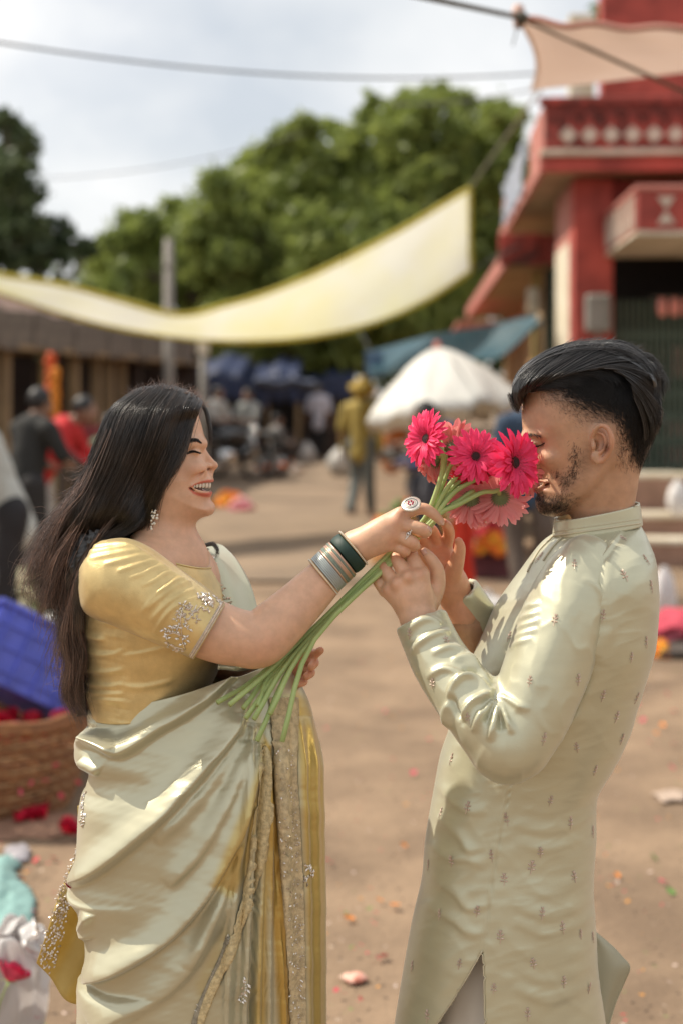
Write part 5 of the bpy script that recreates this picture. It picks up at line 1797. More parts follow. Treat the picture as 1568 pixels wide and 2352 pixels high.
# ---------------------------------------------------------------- her hair
M_hair = mat('dark_hair', (0.030, 0.021, 0.016), rough=0.30, var=0.5, vs=30, spec=0.9, attr=True)
M_hairb = mat('brown_hair_ends', (0.12, 0.068, 0.047), rough=0.36, var=0.4, vs=30, spec=0.8, attr=True)
def woman_hair():
    rs = np.random.RandomState(4)
    hull = [(383, 884), (420, 892), (455, 912), (477, 938), (468, 960), (446, 975), (438, 1005), (428, 1038), (415, 1062), (395, 1092), (373, 1106), (358, 1135), (352, 1180), (346, 1225),
            (300, 1236), (250, 1240), (160, 1240), (150, 1180), (185, 1090), (205, 1020), (222, 970), (255, 925), (310, 895), (350, 886)]
    A = [(880, .082), (930, .086), (1050, .086), (1150, .080), (1240, .085)]
    R = [(880, .075), (1240, .07)]
    HH = Hull2D(hull, A, R, YW)
    def near(lift):
        def fn(px, py, Y):
            w = np.maximum(HH.w(px, py), np.where(py < 1230, WH.w(px, py) + 0.004, 0.0))
            blend = sstep(1190, 1300, py)
            return (YW - w - lift) * (1 - blend) + np.minimum(Y, YW - w * 0.9) * blend
        return fn
    # dark under-mass behind the strands
    st = [(320, 905, 440, 915, YW + .005, .03), (262, 950, 440, 955, YW + .01, .070), (236, 1000, 425, 1005, YW + .012, .078), (220, 1060, 395, 1062, YW + .012, .079), (205, 1120, 352, 1120, YW + .012, .078),
          (185, 1180, 335, 1180, YW + .012, .074), (168, 1235, 300, 1232, YW - .005, .060), (160, 1300, 222, 1290, YW - .01, .05), (158, 1380, 196, 1378, YW - .01, .040), (160, 1470, 190, 1468, YW - .01, .035), (164, 1560, 198, 1560, YW - .01, .03), (185, 1640, 200, 1640, YW - .01, .012)]
    v, f = loft(st, 90, 64, 1.0, lambda x, y, p: 0.004 * np.sin(x * 0.35 + y * 0.05) + 0.003 * np.sin(x * 0.9 - y * .02))
    mass = obj('hair', v, f, M_hair, WOMAN, True, np.full((len(v), 3), 0.35))
    mass['kind'] = 'stuff'
    Y0 = YW
    G = []      # the near side curtain, from the parting down
    front = [(452, 912), (447, 945), (441, 980), (436, 1010), (424, 1042), (405, 1074), (382, 1098), (366, 1122), (352, 1160), (346, 1205)]
    near_guides = [
        [(463, 927), (450, 946), (437, 973), (429, 1005), (416, 1037), (398, 1067), (376, 1095), (364, 1122), (352, 1160), (347, 1212)],
        [(462, 922), (448, 950), (436, 985), (424, 1025), (404, 1062), (380, 1095), (356, 1130), (340, 1180), (326, 1228)],
        [(450, 912), (430, 950), (416, 995), (400, 1040), (378, 1085), (352, 1130), (330, 1180), (300, 1225), (262, 1248)],
        [(436, 903), (412, 945), (394, 1000), (376, 1050), (350, 1105), (322, 1160), (292, 1210), (248, 1245), (215, 1275)],
        [(420, 896), (390, 945), (368, 1005), (346, 1065), (318, 1125), (286, 1185), (250, 1230), (212, 1275), (192, 1330)],
        [(400, 890), (362, 945), (338, 1010), (312, 1075), (282, 1140), (250, 1200), (214, 1258), (190, 1320), (180, 1400)],
        [(378, 887), (330, 945), (304, 1015), (278, 1085), (248, 1152), (216, 1220), (186, 1290), (170, 1365), (168, 1450)],
        [(355, 888), (300, 940), (272, 1015), (246, 1090), (214, 1160), (184, 1232), (158, 1310), (150, 1390), (160, 1480)],
        [(332, 892), (272, 940), (244, 1015), (218, 1090), (186, 1165), (156, 1240), (130, 1320), (125, 1390), (150, 1450)],
        [(312, 898), (252, 945), (222, 1015), (198, 1085), (162, 1160), (130, 1235), (105, 1310), (92, 1370), (112, 1400)]]
    near_guides = [[(a, b, Y0) for a, b in g] for g in near_guides]
    p1 = comb_paths(near_guides, 5200, 26, rs, 3.0, 4.6, 9, clump=7, depth_fn=near(0.004), djit=0.0022, tip=9)
    p2 = comb_paths(near_guides[:6], 1500, 24, rs, 2.5, 1.2, 5, depth_fn=near(0.008), djit=0.0016, tip=4)
    p9 = comb_paths(near_guides, 700, 24, rs, 9, 7, 7, depth_fn=near(0.010), djit=0.003, tip=16)
    strands(p9, 0.0004, M_hair, 'loose_strands', mass)['kind'] = 'stuff'
    strands(np.concatenate([p1[:, ::1][:, :24], p2]), 0.00052 * rs.uniform(0.7, 1.5, len(p1) + len(p2)), M_hair, 'hair_strands', mass)['kind'] = 'stuff'
    # windblown ends at the back, brown
    wisp = [[(250, 985), (214, 1060), (180, 1130), (140, 1190), (104, 1250), (80, 1310), (70, 1362)],
            [(240, 1040), (206, 1110), (168, 1175), (128, 1235), (98, 1300), (88, 1360), (110, 1385)],
            [(240, 1100), (206, 1160), (170, 1220), (138, 1285), (120, 1345), (118, 1392), (142, 1412)],
            [(250, 1150), (216, 1205), (186, 1270), (162, 1335), (150, 1400), (150, 1460), (166, 1500)],
            [(262, 1190), (228, 1238), (200, 1300), (180, 1370), (168, 1450), (162, 1530), (178, 1585)],
            [(275, 1215), (236, 1248), (206, 1300), (188, 1380), (180, 1470), (180, 1560), (200, 1645)]]
    wisp = [[(a, b, Y0 - .045 + .10 * (k % 2)) for a, b in g] for k, g in enumerate(wisp)]
    p3 = comb_paths(wisp, 1900, 22, rs, 9, 12, 8, clump=14, djit=0.02, tip=24)
    strands(p3, 0.00048 * rs.uniform(0.7, 1.4, len(p3)), M_hairb, 'hair_ends', mass)['kind'] = 'stuff'
    # locks falling behind the back and over the shoulder
    lock = [[(232, 1225), (202, 1275), (186, 1350), (182, 1430), (190, 1500), (186, 1570), (196, 1640)],
            [(222, 1235), (190, 1300), (172, 1380), (168, 1450), (176, 1520), (166, 1590), (196, 1662)],
            [(210, 1250), (176, 1320), (158, 1400), (150, 1470), (160, 1530), (150, 1590), (182, 1650)]]
    lock = [[(a, b, Y0 - .06) for a, b in g] for g in lock]
    p4 = comb_paths(lock, 1500, 24, rs, 3.0, 9, 10, clump=6, djit=0.010, tip=8)
    strands(p4, 0.00042 * rs.uniform(0.7, 1.4, len(p4)), M_hairb, 'hair_locks', mass)['kind'] = 'stuff'
    over = [[(396, 1050), (362, 1125), (322, 1205), (250, 1246), (196, 1330), (186, 1440)],
            [(386, 1040), (350, 1120), (308, 1200), (240, 1248), (192, 1330), (184, 1450)],
            [(376, 1030), (338, 1115), (294, 1195), (230, 1250), (188, 1335), (182, 1460)]]
    over = [[(a, b, YW - (.05, .08, .12, .137, .137, .135)[k]) for k, (a, b) in enumerate(g)] for g in over]
    p5 = comb_paths(over, 420, 20, rs, 4.0, 3, 4, clump=4, depth_fn=near(.006), djit=0.004, tip=6)
    strands(p5, 0.00042, M_hair, 'hair_locks', mass)['kind'] = 'stuff'
    # far side: the front lock beyond the forehead and a curl at the far shoulder
    far = [[(448, 912), (468, 940), (477, 970), (482, 1000), (483, 1022)], [(452, 910), (474, 938), (483, 970), (486, 1000), (485, 1030)], [(446, 906), (464, 930), (474, 958), (480, 985), (481, 1008)]]
    far = [[(a, b, YW + .022) for a, b in g] for g in far]
    p6 = comb_paths(far, 260, 16, rs, 1.6, 0.8, 4, djit=0.004, tip=2)
    curl = [[(438, 1200), (436, 1235), (446, 1258), (468, 1252), (490, 1246), (502, 1262), (500, 1282)], [(436, 1205), (434, 1245), (450, 1264), (474, 1256), (492, 1254), (498, 1268), (492, 1280)]]
    curl = [[(a, b, YW + .062) for a, b in g] for g in curl]
    p7 = comb_paths(curl, 120, 16, rs, 1.6, 0.8, 4, djit=0.004, tip=2)
    strands(np.concatenate([p6, p7]), 0.00045, M_hair, 'hair_locks', mass)['kind'] = 'stuff'
    # flyaways along the crown
    fl = []
    for k in range(420):
        x = rs.uniform(300, 475); y = np.interp(x, [300, 340, 383, 420, 455, 477], [905, 892, 886, 893, 910, 935])
        a = rs.uniform(-0.9, 1.5); ln = rs.uniform(8, 34)
        pts = [(x - 4, y + 6, YW + rs.uniform(-.05, .05))]
        for j in range(1, 6):
            a += rs.normal() * 0.35 + 0.12
            pts.append((pts[-1][0] + ln / 5 * math.sin(a), pts[-1][1] - ln / 5 * math.cos(a), pts[0][2]))
        fl.append([tuple(P(*q)) for q in spline(pts, 9)])
    for k in range(260):
        x, y = [(80, 1330), (110, 1260), (150, 1180), (190, 1100), (150, 1440), (160, 1560)][k % 6]
        x += rs.normal() * 12; y += rs.normal() * 22
        a = rs.uniform(-2.6, -0.4); ln = rs.uniform(20, 60)
        pts = [(x + 25, y - 15, YW + rs.uniform(-.05, .05)), (x, y, YW)]
        for j in range(1, 6):
            a += rs.normal() * 0.5
            pts.append((pts[-1][0] + ln / 5 * math.sin(a), pts[-1][1] - ln / 5 * math.cos(a), YW))
        fl.append([tuple(P(*q)) for q in spline(pts, 9)])
    strands(fl, 0.00034, M_hairb, 'flyaway_hair', mass)['kind'] = 'stuff'
woman_hair()

# ---------------------------------------------------------------- blouse
M_gold_silk = mat('gold_silk', (0.70, 0.53, 0.24), rough=0.35, metal=0.5, var=0.10, vs=30, bump=0.55, bs=800, bdist=0.001, sheen=0.2)
def folds(lst):
    def fn(px, py, v):
        o = np.zeros(px.shape)
        for line, amp, wl, wr in lst:
            o = o + ridge(px, py, line, amp, wl, wr, (0.2, 0.25))
        return o
    return fn
def blouse():
    st = [(296, 1240, 488, 1302, 2.245, .088), (232, 1272, 500, 1322, 2.25, .112), (196, 1340, 516, 1368, 2.25, .122), (188, 1420, 530, 1415, 2.25, .125), (194, 1500, 530, 1480, 2.25, .118),
          (202, 1570, 500, 1545, 2.25, .108), (210, 1640, 470, 1610, 2.25, .105)]
    cr = []
    for k, y in enumerate((1500, 1540, 1572, 1590, 1604)):
        cr.append(([(192, y - 12), (215, y), (250, y + 3), (285, y - 6 + 3 * k)], .004, 5, 8))
    cr += [([(187, 1440), (210, 1462), (245, 1470)], .004, 6, 7), ([(275, 1575), (330, 1578), (400, 1562)], .003, 6, 8), ([(275, 1505), (330, 1498), (420, 1475)], .002, 3, 9)]
    fn0 = folds(cr)
    def fn(px, py, v):
        seam = -0.0015 * np.exp(-((px - np.interp(py, [1400, 1510, 1610], [268, 272, 276])) / 1.6) ** 2)
        return fn0(px, py, v) + seam + 0.0012 * vnoise(np.stack([px * .4, py], -1), .05, 7) + 0.0009 * vnoise(np.stack([px * .35, py], -1), .22, 8) * (px < 300)
    v, f = loft(st, 150, 190, 1.0, fn)
    b = cap_open('blouse', v, f, 0.002, M_gold_silk, WOMAN)
    # neckline piping
    n = 190
    MB().tube([tuple(q) for q in v[:n]] + [tuple(v[0])], 0.0016, 6, False).build('neck_piping', M_gold_silk, b, True)
    # sleeve
    st = [(214, 1262, 192, 1292, 2.135, .02), (238, 1242, 184, 1322, 2.128, .046), (292, 1237, 194, 1402, 2.120, .060), (346, 1259, 268, 1438, 2.115, .063), (418, 1311, 334, 1466, 2.112, .061), (474, 1350, 392, 1489, 2.110, .056), (519, 1387, 446, 1513, 2.110, .052)]
    fl = []
    for k, (x, y) in enumerate(((300, 1243), (312, 1248), (326, 1254), (338, 1262), (352, 1272), (368, 1284), (386, 1296), (404, 1310), (424, 1324))):
        L = (110, 130, 150, 140, 120, 105, 95, 85, 70)[k]
        fl.append(([(x - L * .95, y - 6 + k * 3.5 + 16), (x - L * .6, y + 2 + k * 3.0), (x - L * .2, y + 4), (x + 14, y + 14)], .0030 - .00008 * k, 3.2, 5.5))
    for k, (x, y) in enumerate(((430, 1342), (440, 1360), (420, 1335), (446, 1378))):
        fl.append(([(x - 95, y + 60 + k * 6), (x - 60, y + 28), (x - 25, y + 4), (x + 10, y - 8)], .0024, 4, 7))
    f2 = folds(fl)
    v, f = loft(st, 170, 150, 1.0, lambda px, py, v: f2(px, py, v) + 0.0006 * vnoise(np.stack([px, py], -1), .09, 3))
    s = cap_open('sleeve', v, f, 0.002, M_gold_silk, b)
    bv = bvh_of(v, f)
    # jewelled trim on the hem and sprays of metal leaves
    mb = MB(); pb = MB(); gb = MB()
    rs = np.random.RandomState(3)
    def S(cx_, cy_): return cx_ * .36611, 803.7 + cy_ * .36611
    for off in np.linspace(0, 1, 46):
        for row, (dx, dy) in enumerate(((-3.5, -2.0), (-7.5, -4.2), (-10.5, -6.0))):
            q, n = cast(bv, 518.5 + (446.5 - 518.5) * off + dx, 1388.5 + (1511 - 1388.5) * off + dy + 3 * math.sin(math.pi * off), .0006)
            if q is not None: ball(gb if row != 1 else mb, q, (0.0011, 0.0018, 0.0010)[row], 6)
    spray = [(1250, 1545, 0), (1290, 1560, 1), (1330, 1575, 2), (1310, 1530, 3), (1275, 1530, 4), (1290, 1590, 0), (1360, 1560, 1), (1330, 1600, 2), (1275, 1620, 3), (1305, 1625, 3),
             (1240, 1690, 4), (1180, 1620, 0), (1205, 1640, 1), (1150, 1600, 2), (1190, 1590, 3), (1160, 1680, 4), (1155, 1720, 5), (1180, 1750, 5), (1130, 1660, 0), (1110, 1700, 1), (1060, 1755, 2), (1040, 1765, 3), (1085, 1745, 4),
             (1100, 1770, 5), (1045, 1800, 0), (1120, 1810, 1), (1165, 1810, 2), (1150, 1840, 3), (1060, 1850, 4), (1090, 1880, 5), (1125, 1880, 0), (1210, 1665, 1), (1230, 1640, 2), (1140, 1640, 3), (1120, 1740, 4), (1380, 1580, 2)]
    for x, y, a in spray:
        for j in range(4 if a % 2 == 0 else 2):
            q, n = cast(bv, *S(x + rs.uniform(-10, 10), y + rs.uniform(-10, 10)), .0004)
            if q is None: continue
            leaf_rel(mb, q, n, a * 1.05 + j * 1.57 + .4, .0072, .0040, .0022)
        q, n = cast(bv, *S(x, y), .0008)
        if q is not None: ball(pb, q, .0016, 6)
    for x, y in ((1285, 1560), (1320, 1580)):
        for k in range(9):
            q, n = cast(bv, *S(x, y), .0010)
            leaf_rel(mb, q, n, k * 0.698, .0085, .0040, .0028)
    for line in ([(1150, 1610), (1135, 1680), (1140, 1760), (1150, 1830), (1165, 1880)], [(1045, 1790), (1090, 1775), (1130, 1790)], [(1235, 1600), (1215, 1640), (1180, 1700)], [(1040, 1830), (1090, 1860), (1150, 1875)]):
        pts = [cast(bv, *S(*q), .0005)[0] for q in spline(line, 14)]
        pts = [q for q in pts if q is not None]
        if len(pts) > 2: gb.tube(pts, .0008, 5)
    e = mb.build('leaf_embroidery', M_silver, s); e['kind'] = 'stuff'
    e = gb.build('bead_trim', M_silver, s, True); e['kind'] = 'stuff'
    e = pb.build('pearl_beads', M_pearl, s, True); e['kind'] = 'stuff'
    return b
BLOUSE = blouse()

# ---------------------------------------------------------------- sari
M_sari = mat('sage_satin', (0.55, 0.525, 0.37), rough=0.33, metal=0.48, var=0.025, vs=14, bump=0.12, bs=700, bdist=0.0006, attr=True, sheen=0.3)
M_lace = mat('gold_lace', (0.60, 0.48, 0.26), rough=0.6, var=0.25, vs=160, bump=0.8, bs=420, bdist=0.002)
M_lace2 = mat('beige_lace', (0.58, 0.46, 0.27), rough=0.6, var=0.28, vs=90, bump=0.8, bs=300, bdist=0.002)
M_lace3 = mat('grey_net', (0.30, 0.27, 0.20), rough=0.7, var=0.25, vs=160, bump=0.5, bs=500, bdist=0.001)
def C1(x, y): return x * .51264, 1492.7 + y * .51264
def L1(pts): return [C1(*p) for p in pts]
SARI_BVH = None
def sari():
    global SARI_BVH
    left = [(203, 1622), (203, 1648), (207, 1662), (190, 1690), (174, 1718), (178, 1745), (206, 1764), (200, 1800), (186, 1832), (180, 1918), (179, 1990), (166, 2034), (158, 2046), (178, 2074), (194, 2108), (197, 2149), (206, 2195), (211, 2224), (190, 2240), (179, 2256), (180, 2310), (178, 2352), (172, 2440), (160, 2800), (150, 3300)]
    right = [(640, 1508), (662, 1535), (682, 1560), (700, 1590), (715, 1628), (722, 1660), (728, 1690), (734, 1715), (739, 1750), (742, 1800), (743, 1850), (744, 1900), (744, 1940), (745, 1975), (745, 2010), (745, 2060), (745, 2100), (746, 2140), (746, 2180), (746, 2215), (747, 2270), (747, 2330), (750, 2440), (765, 2800), (780, 3300)]
    tt = np.linspace(0, 1, len(left))
    st = []
    for k, (a, b) in enumerate(zip(left, right)):
        t = .108 + .055 * min(1, k / 9)
        st.append((a[0], a[1], b[0], b[1], 2.25, t))
    R = []
    def add(line, amp, wl, wr): R.append((L1(line), amp, wl, wr))
    # big diagonal folds: crest lines with a gentle upper side and a steep underside
    add([(330, 432), (420, 425), (520, 470), (600, 448), (720, 362), (830, 300), (930, 230), (1020, 140), (1100, 60)], .021, 32, 7)
    add([(300, 1072), (420, 1012), (540, 925), (670, 815), (780, 710), (880, 600), (970, 490), (1060, 350), (1120, 200)], .026, 40, 7)
    add([(345, 1470), (450, 1468), (600, 1402), (760, 1290), (880, 1160), (980, 1000), (1060, 820), (1120, 620), (1160, 420)], .026, 42, 7)
    add([(420, 1720), (560, 1640), (700, 1570), (840, 1440), (960, 1250), (1040, 1080)], .012, 40, 14)
    add([(400, 420), (470, 440), (540, 468)], .012, 12, 8)
    add([(700, 860), (830, 740), (950, 600), (1040, 440), (1090, 300)], .010, 26, 14)
    add([(760, 1060), (900, 900), (1010, 700), (1090, 500), (1130, 330)], .012, 28, 10)
    add([(860, 1420), (960, 1200), (1050, 950), (1120, 700), (1165, 480)], .010, 18, 9)
    add([(400, 1180), (380, 1240), (400, 1300)], .012, 12, 12)
    add([(360, 500), (400, 520), (450, 545)], .010, 12, 10)
    add([(395, 255), (600, 235), (760, 195), (900, 150), (1010, 75)], .005, 10, 5)
    # upright pleats at the front
    for x0, x1, amp, wl, wr in ((1130, 1010, .014, 12, 7), (1165, 1090, .014, 11, 6), (1190, 1145, .015, 10, 6), (1210, 1195, .013, 9, 6), (1245, 1262, .016, 14, 7), (1330, 1358, .016, 16, 8), (1390, 1405, .012, 14, 9), (1428, 1436, .010, 10, 8)):
        add([(x0, 330 if x1 < 1250 else 300), (x0 + (x1 - x0) * .35, 700), (x0 + (x1 - x0) * .75, 1200), (x1, 1700), (x1, 2400)], amp, wl, wr)
    V_ = []
    def fn(px, py, v):
        o = np.zeros(px.shape)
        for line, amp, wl, wr in R:
            o = o + ridge(px, py, line, amp, wl, wr, (0.10, 0.12), 30)
        # hollows between pleats
        for a, b in ((1210, 1285), (1170, 1120)):
            o = o - ridge(px, py, L1([(a, 430), ((a * 2 + b) / 3, 800), (b, 1700)]), .014, 6, 6, (.15, .0))
        o = o + 0.0016 * vnoise(np.stack([px * 1.0, py * 1.6], -1), .022, 5) + 0.0004 * vnoise(np.stack([px * .6 + py * .5, py - px * .4], -1), .16, 9)
        return o
    nu, nv = 420, 340
    v, f = loft(st, nu, nv, 0.92, fn)
    qx, qy = PX(v)
    col = np.ones((len(v), 3)) * np.array((1.0, 1.0, 1.0))
    def paint(poly, c, soft=4):
        k = sstep(-soft, soft, poly_sd(qx, qy, L1(poly)))[:, None]
        col[:] = col * (1 - k) + np.array(c) * k
    yel = (1.06, 0.80, 0.36); dyel = (1.0, 0.70, 0.26)
    paint([(1150, 250), (1172, 470), (1120, 640), (1050, 800), (1000, 930), (950, 1060), (1040, 1120), (1110, 1000), (1165, 700), (1190, 480)], (1.04, .86, .50), 10)
    paint([(1180, 380), (1215, 430), (1240, 650), (1262, 900), (1285, 1250), (1300, 1700), (1250, 1700), (1215, 1100), (1195, 800)], dyel, 6)  # golden pleat, darkened to paint in the shade between the borders
    paint([(1190, 900), (1225, 900), (1200, 1200), (1195, 1700), (1130, 1700), (1160, 1300)], (1.04, .84, .46), 8)
    paint([(1310, 130), (1380, 230), (1430, 380), (1460, 600), (1462, 1720), (1392, 1720), (1372, 1000), (1345, 560)], yel, 10)
    paint([(880, 1500), (1000, 1250), (1050, 1290), (960, 1480), (900, 1640)], (1.0, .94, .78), 12)
    o = cap_open('sari', v, f, 0.0016, M_sari, WOMAN, col)
    SARI_BVH = bvh_of(v, f)
    rs = np.random.RandomState(8)
    def ribbon(name, lp, rp, m, n, w, lift, scallop=0.0, parent=o):
        A_, B_ = spline(L1(lp), n), spline(L1(rp), n)
        V = []; F_ = []
        grid = {}
        for i in range(n):
            for j in range(w):
                t = j / (w - 1)
                a = A_[i] * (1 - t) + B_[i] * t
                if scallop and j in (0, w - 1):
                    a = a + (A_[i] - B_[i]) / (np.linalg.norm(A_[i] - B_[i]) + 1e-6) * scallop * abs(math.sin(i * .8)) * (1 if j == 0 else -1)
                q, nn = cast(SARI_BVH, a[0], a[1], lift * (1.0 if 0 < j < w - 1 else 0.75))
                if q is None: continue
                grid[i, j] = len(V); V.append(tuple(q))
        for i in range(n - 1):
            for j in range(w - 1):
                k = [grid.get(c) for c in ((i, j), (i, j + 1), (i + 1, j + 1), (i + 1, j))]
                if None not in k: F_.append(k)
        ob = obj(name, np.array(V), np.array(F_), m, parent)
        md = ob.modifiers.new('solid', 'SOLIDIFY'); md.thickness = 0.0012; md.offset = 0
        return ob
    ribbon('lace_border', [(1178, 430), (1165, 560), (1150, 720), (1132, 850), (1120, 960), (1090, 1090), (1062, 1180), (1040, 1290), (1000, 1380), (940, 1500), (900, 1610), (880, 1700)],
           [(1196, 430), (1222, 560), (1222, 720), (1205, 850), (1180, 980), (1140, 1110), (1108, 1210), (1068, 1310), (1025, 1420), (965, 1540), (925, 1640), (905, 1700)], M_lace, 90, 7, .0035, 1.3)
    ribbon('net_border', [(1018, 1280), (985, 1370), (940, 1470), (900, 1560), (868, 1640), (855, 1700)], [(1040, 1290), (1002, 1380), (942, 1500), (902, 1610), (882, 1690), (878, 1700)], M_lace3, 50, 6, .0022)
    ribbon('lace_band', [(1205, 215), (1215, 330), (1222, 430), (1232, 560), (1245, 750), (1258, 900), (1272, 1100), (1292, 1400), (1300, 1720)], [(1330, 215), (1335, 330), (1336, 430), (1333, 560), (1345, 750), (1352, 900), (1362, 1100), (1368, 1400), (1374, 1720)], M_lace2, 110, 9, .004, 1.2)
    ribbon('waist_lace', [(735, 190), (790, 160), (850, 120), (910, 72), (980, 62), (1020, 62)], [(740, 205), (800, 190), (870, 168), (930, 130), (985, 92), (1022, 70)], M_lace3, 40, 6, .0025)
    # embroidered sprigs and beads
    mb = MB(); pb = MB()
    def sprig(x, y, s=1.0, k=9):
        for j in range(k):
            q, n = cast(SARI_BVH, *C1(x + rs.uniform(-9, 9) * s, y + (j - k / 2) * 6 * s), .0008)
            if q is None: continue
            leaf_rel(mb, q, n, rs.uniform(0, 6.28), .0085 * s, .0042 * s, .0024)
            if j % 2 == 0: ball(pb, q, .0018, 6)
    for x, y in ((378, 660), (372, 700), (380, 740), (370, 770)): sprig(x, y, .9, 6)
    for x, y in ((1385, 985), (1378, 1030), (1395, 1000)): sprig(x, y, .9, 6)
    for x, y in ((1025, 1300), (1008, 1380), (965, 1460), (990, 1450), (930, 1560), (900, 1620), (1100, 1510), (1088, 1560)): sprig(x, y, 1.0, 7)
    for k in range(60):
        t = rs.uniform(); x = np.interp(t, [0, 1], [760, 1010]); y = np.interp(x, [760, 850, 920, 1010], [185, 140, 95, 68]) + rs.uniform(-4, 14)
        q, n = cast(SARI_BVH, *C1(x, y), .0035)
        if q is not None: leaf_rel(mb, q, n, rs.uniform(0, 6.28), .0055, .003, .002)
    for k in range(170):
        t = rs.uniform(); y = 430 + 1260 * t
        x = np.interp(y, [430, 900, 1400, 1720], [1285, 1308, 1332, 1338]) + rs.uniform(-38, 38)
        q, n = cast(SARI_BVH, *C1(x, y), .0045)
        if q is not None: leaf_rel(mb, q, n, rs.uniform(0, 6.28), .006, .003, .0018)
    e = mb.build('sequin_sprigs', M_silver, o); e['kind'] = 'stuff'
    e = pb.build('bead_sprigs', M_pearl, o, True); e['kind'] = 'stuff'
    # pallu over the far shoulder
    lft = spline([(424, 1262), (448, 1262), (470, 1300), (488, 1352), (500, 1402), (505, 1460), (500, 1540)], 46)
    rgt = spline([(500, 1250), (516, 1258), (548, 1292), (574, 1340), (590, 1392), (604, 1450), (612, 1540)], 46)
    V = []
    nn = 20
    for i in range(46):
        for j in range(nn):
            t = j / (nn - 1)
            q = lft[i] * (1 - t) + rgt[i] * t
            Yq = np.interp(i / 45, [0, .15, .5, 1], [2.36, 2.31, 2.235, 2.16]) + .07 * t ** 1.6
            p = P(q[0], q[1], Yq)
            p.y += .006 * math.sin(t * 9 + i * .02) * min(1, i / 8)
            V.append(tuple(p))
    pv, pf = np.array(V), grid_faces(46, nn)
    pal = obj('pallu', pv, pf, M_sari, o, True, np.ones((len(pv), 3)) * np.array((0.97, 1.0, 1.0)))
    md = pal.modifiers.new('solid', 'SOLIDIFY'); md.thickness = .002; md.offset = 0
    pbv = bvh_of(pv, pf)
    mb = MB()
    for k in range(230):
        t = rs.uniform(); i = int(t * 40)
        q2 = lft[i] + (rgt[i] - lft[i]) * (0.03 + .30 * rs.uniform() ** 1.3)
        q, n = cast(pbv, q2[0], q2[1], .0014)
        if q is not None: leaf_rel(mb, q, n, rs.uniform(0, 6.28), .0075, .0038, .0022)
    e = mb.build('pallu_embroidery', M_silver, pal); e['kind'] = 'stuff'
    # trailing yellow end behind her
    lf = spline(L1([(350, 700), (345, 880), (310, 990), (255, 1130), (212, 1270), (168, 1398)]), 44)
    rt = spline(L1([(420, 700), (430, 900), (430, 1060), (430, 1250), (420, 1430), (360, 1600)]), 44)
    V = []
    for i in range(44):
        for j in range(18):
            t = j / 17
            q = lf[i] * (1 - t) + rt[i] * t
            if i > 36: q = q + np.array([0, (t * (1 - t)) * 55 * (i - 36) / 7])
            p = P(q[0], q[1], 2.29 + .03 * t)
            p.y += .008 * math.sin(t * 8 + i * .13)
            V.append(tuple(p))
    tv, tf = np.array(V), grid_faces(44, 18)
    tail = obj('sari_end', tv, tf, mat('yellow_organza', (0.70, 0.54, 0.20), rough=0.45, metal=0.1, c2=(0.60, 0.43, 0.12), vs=9, trans=0.35), o)
    md = tail.modifiers.new('solid', 'SOLIDIFY'); md.thickness = .0012; md.offset = 0
    tb = bvh_of(tv, tf)
    mb = MB()
    for k in range(380):
        t = rs.uniform(.18, 1); i = int(t * 43)
        q2 = lf[i] + (rt[i] - lf[i]) * (rs.uniform(.0, .30 if t > .3 else .2))
        q, n = cast(tb, q2[0], q2[1], .001)
        if q is not None: leaf_rel(mb, q, n, rs.uniform(0, 6.28), .0065, .0034, .0025)
    e = mb.build('end_embroidery', M_silver, tail); e['kind'] = 'stuff'
sari()

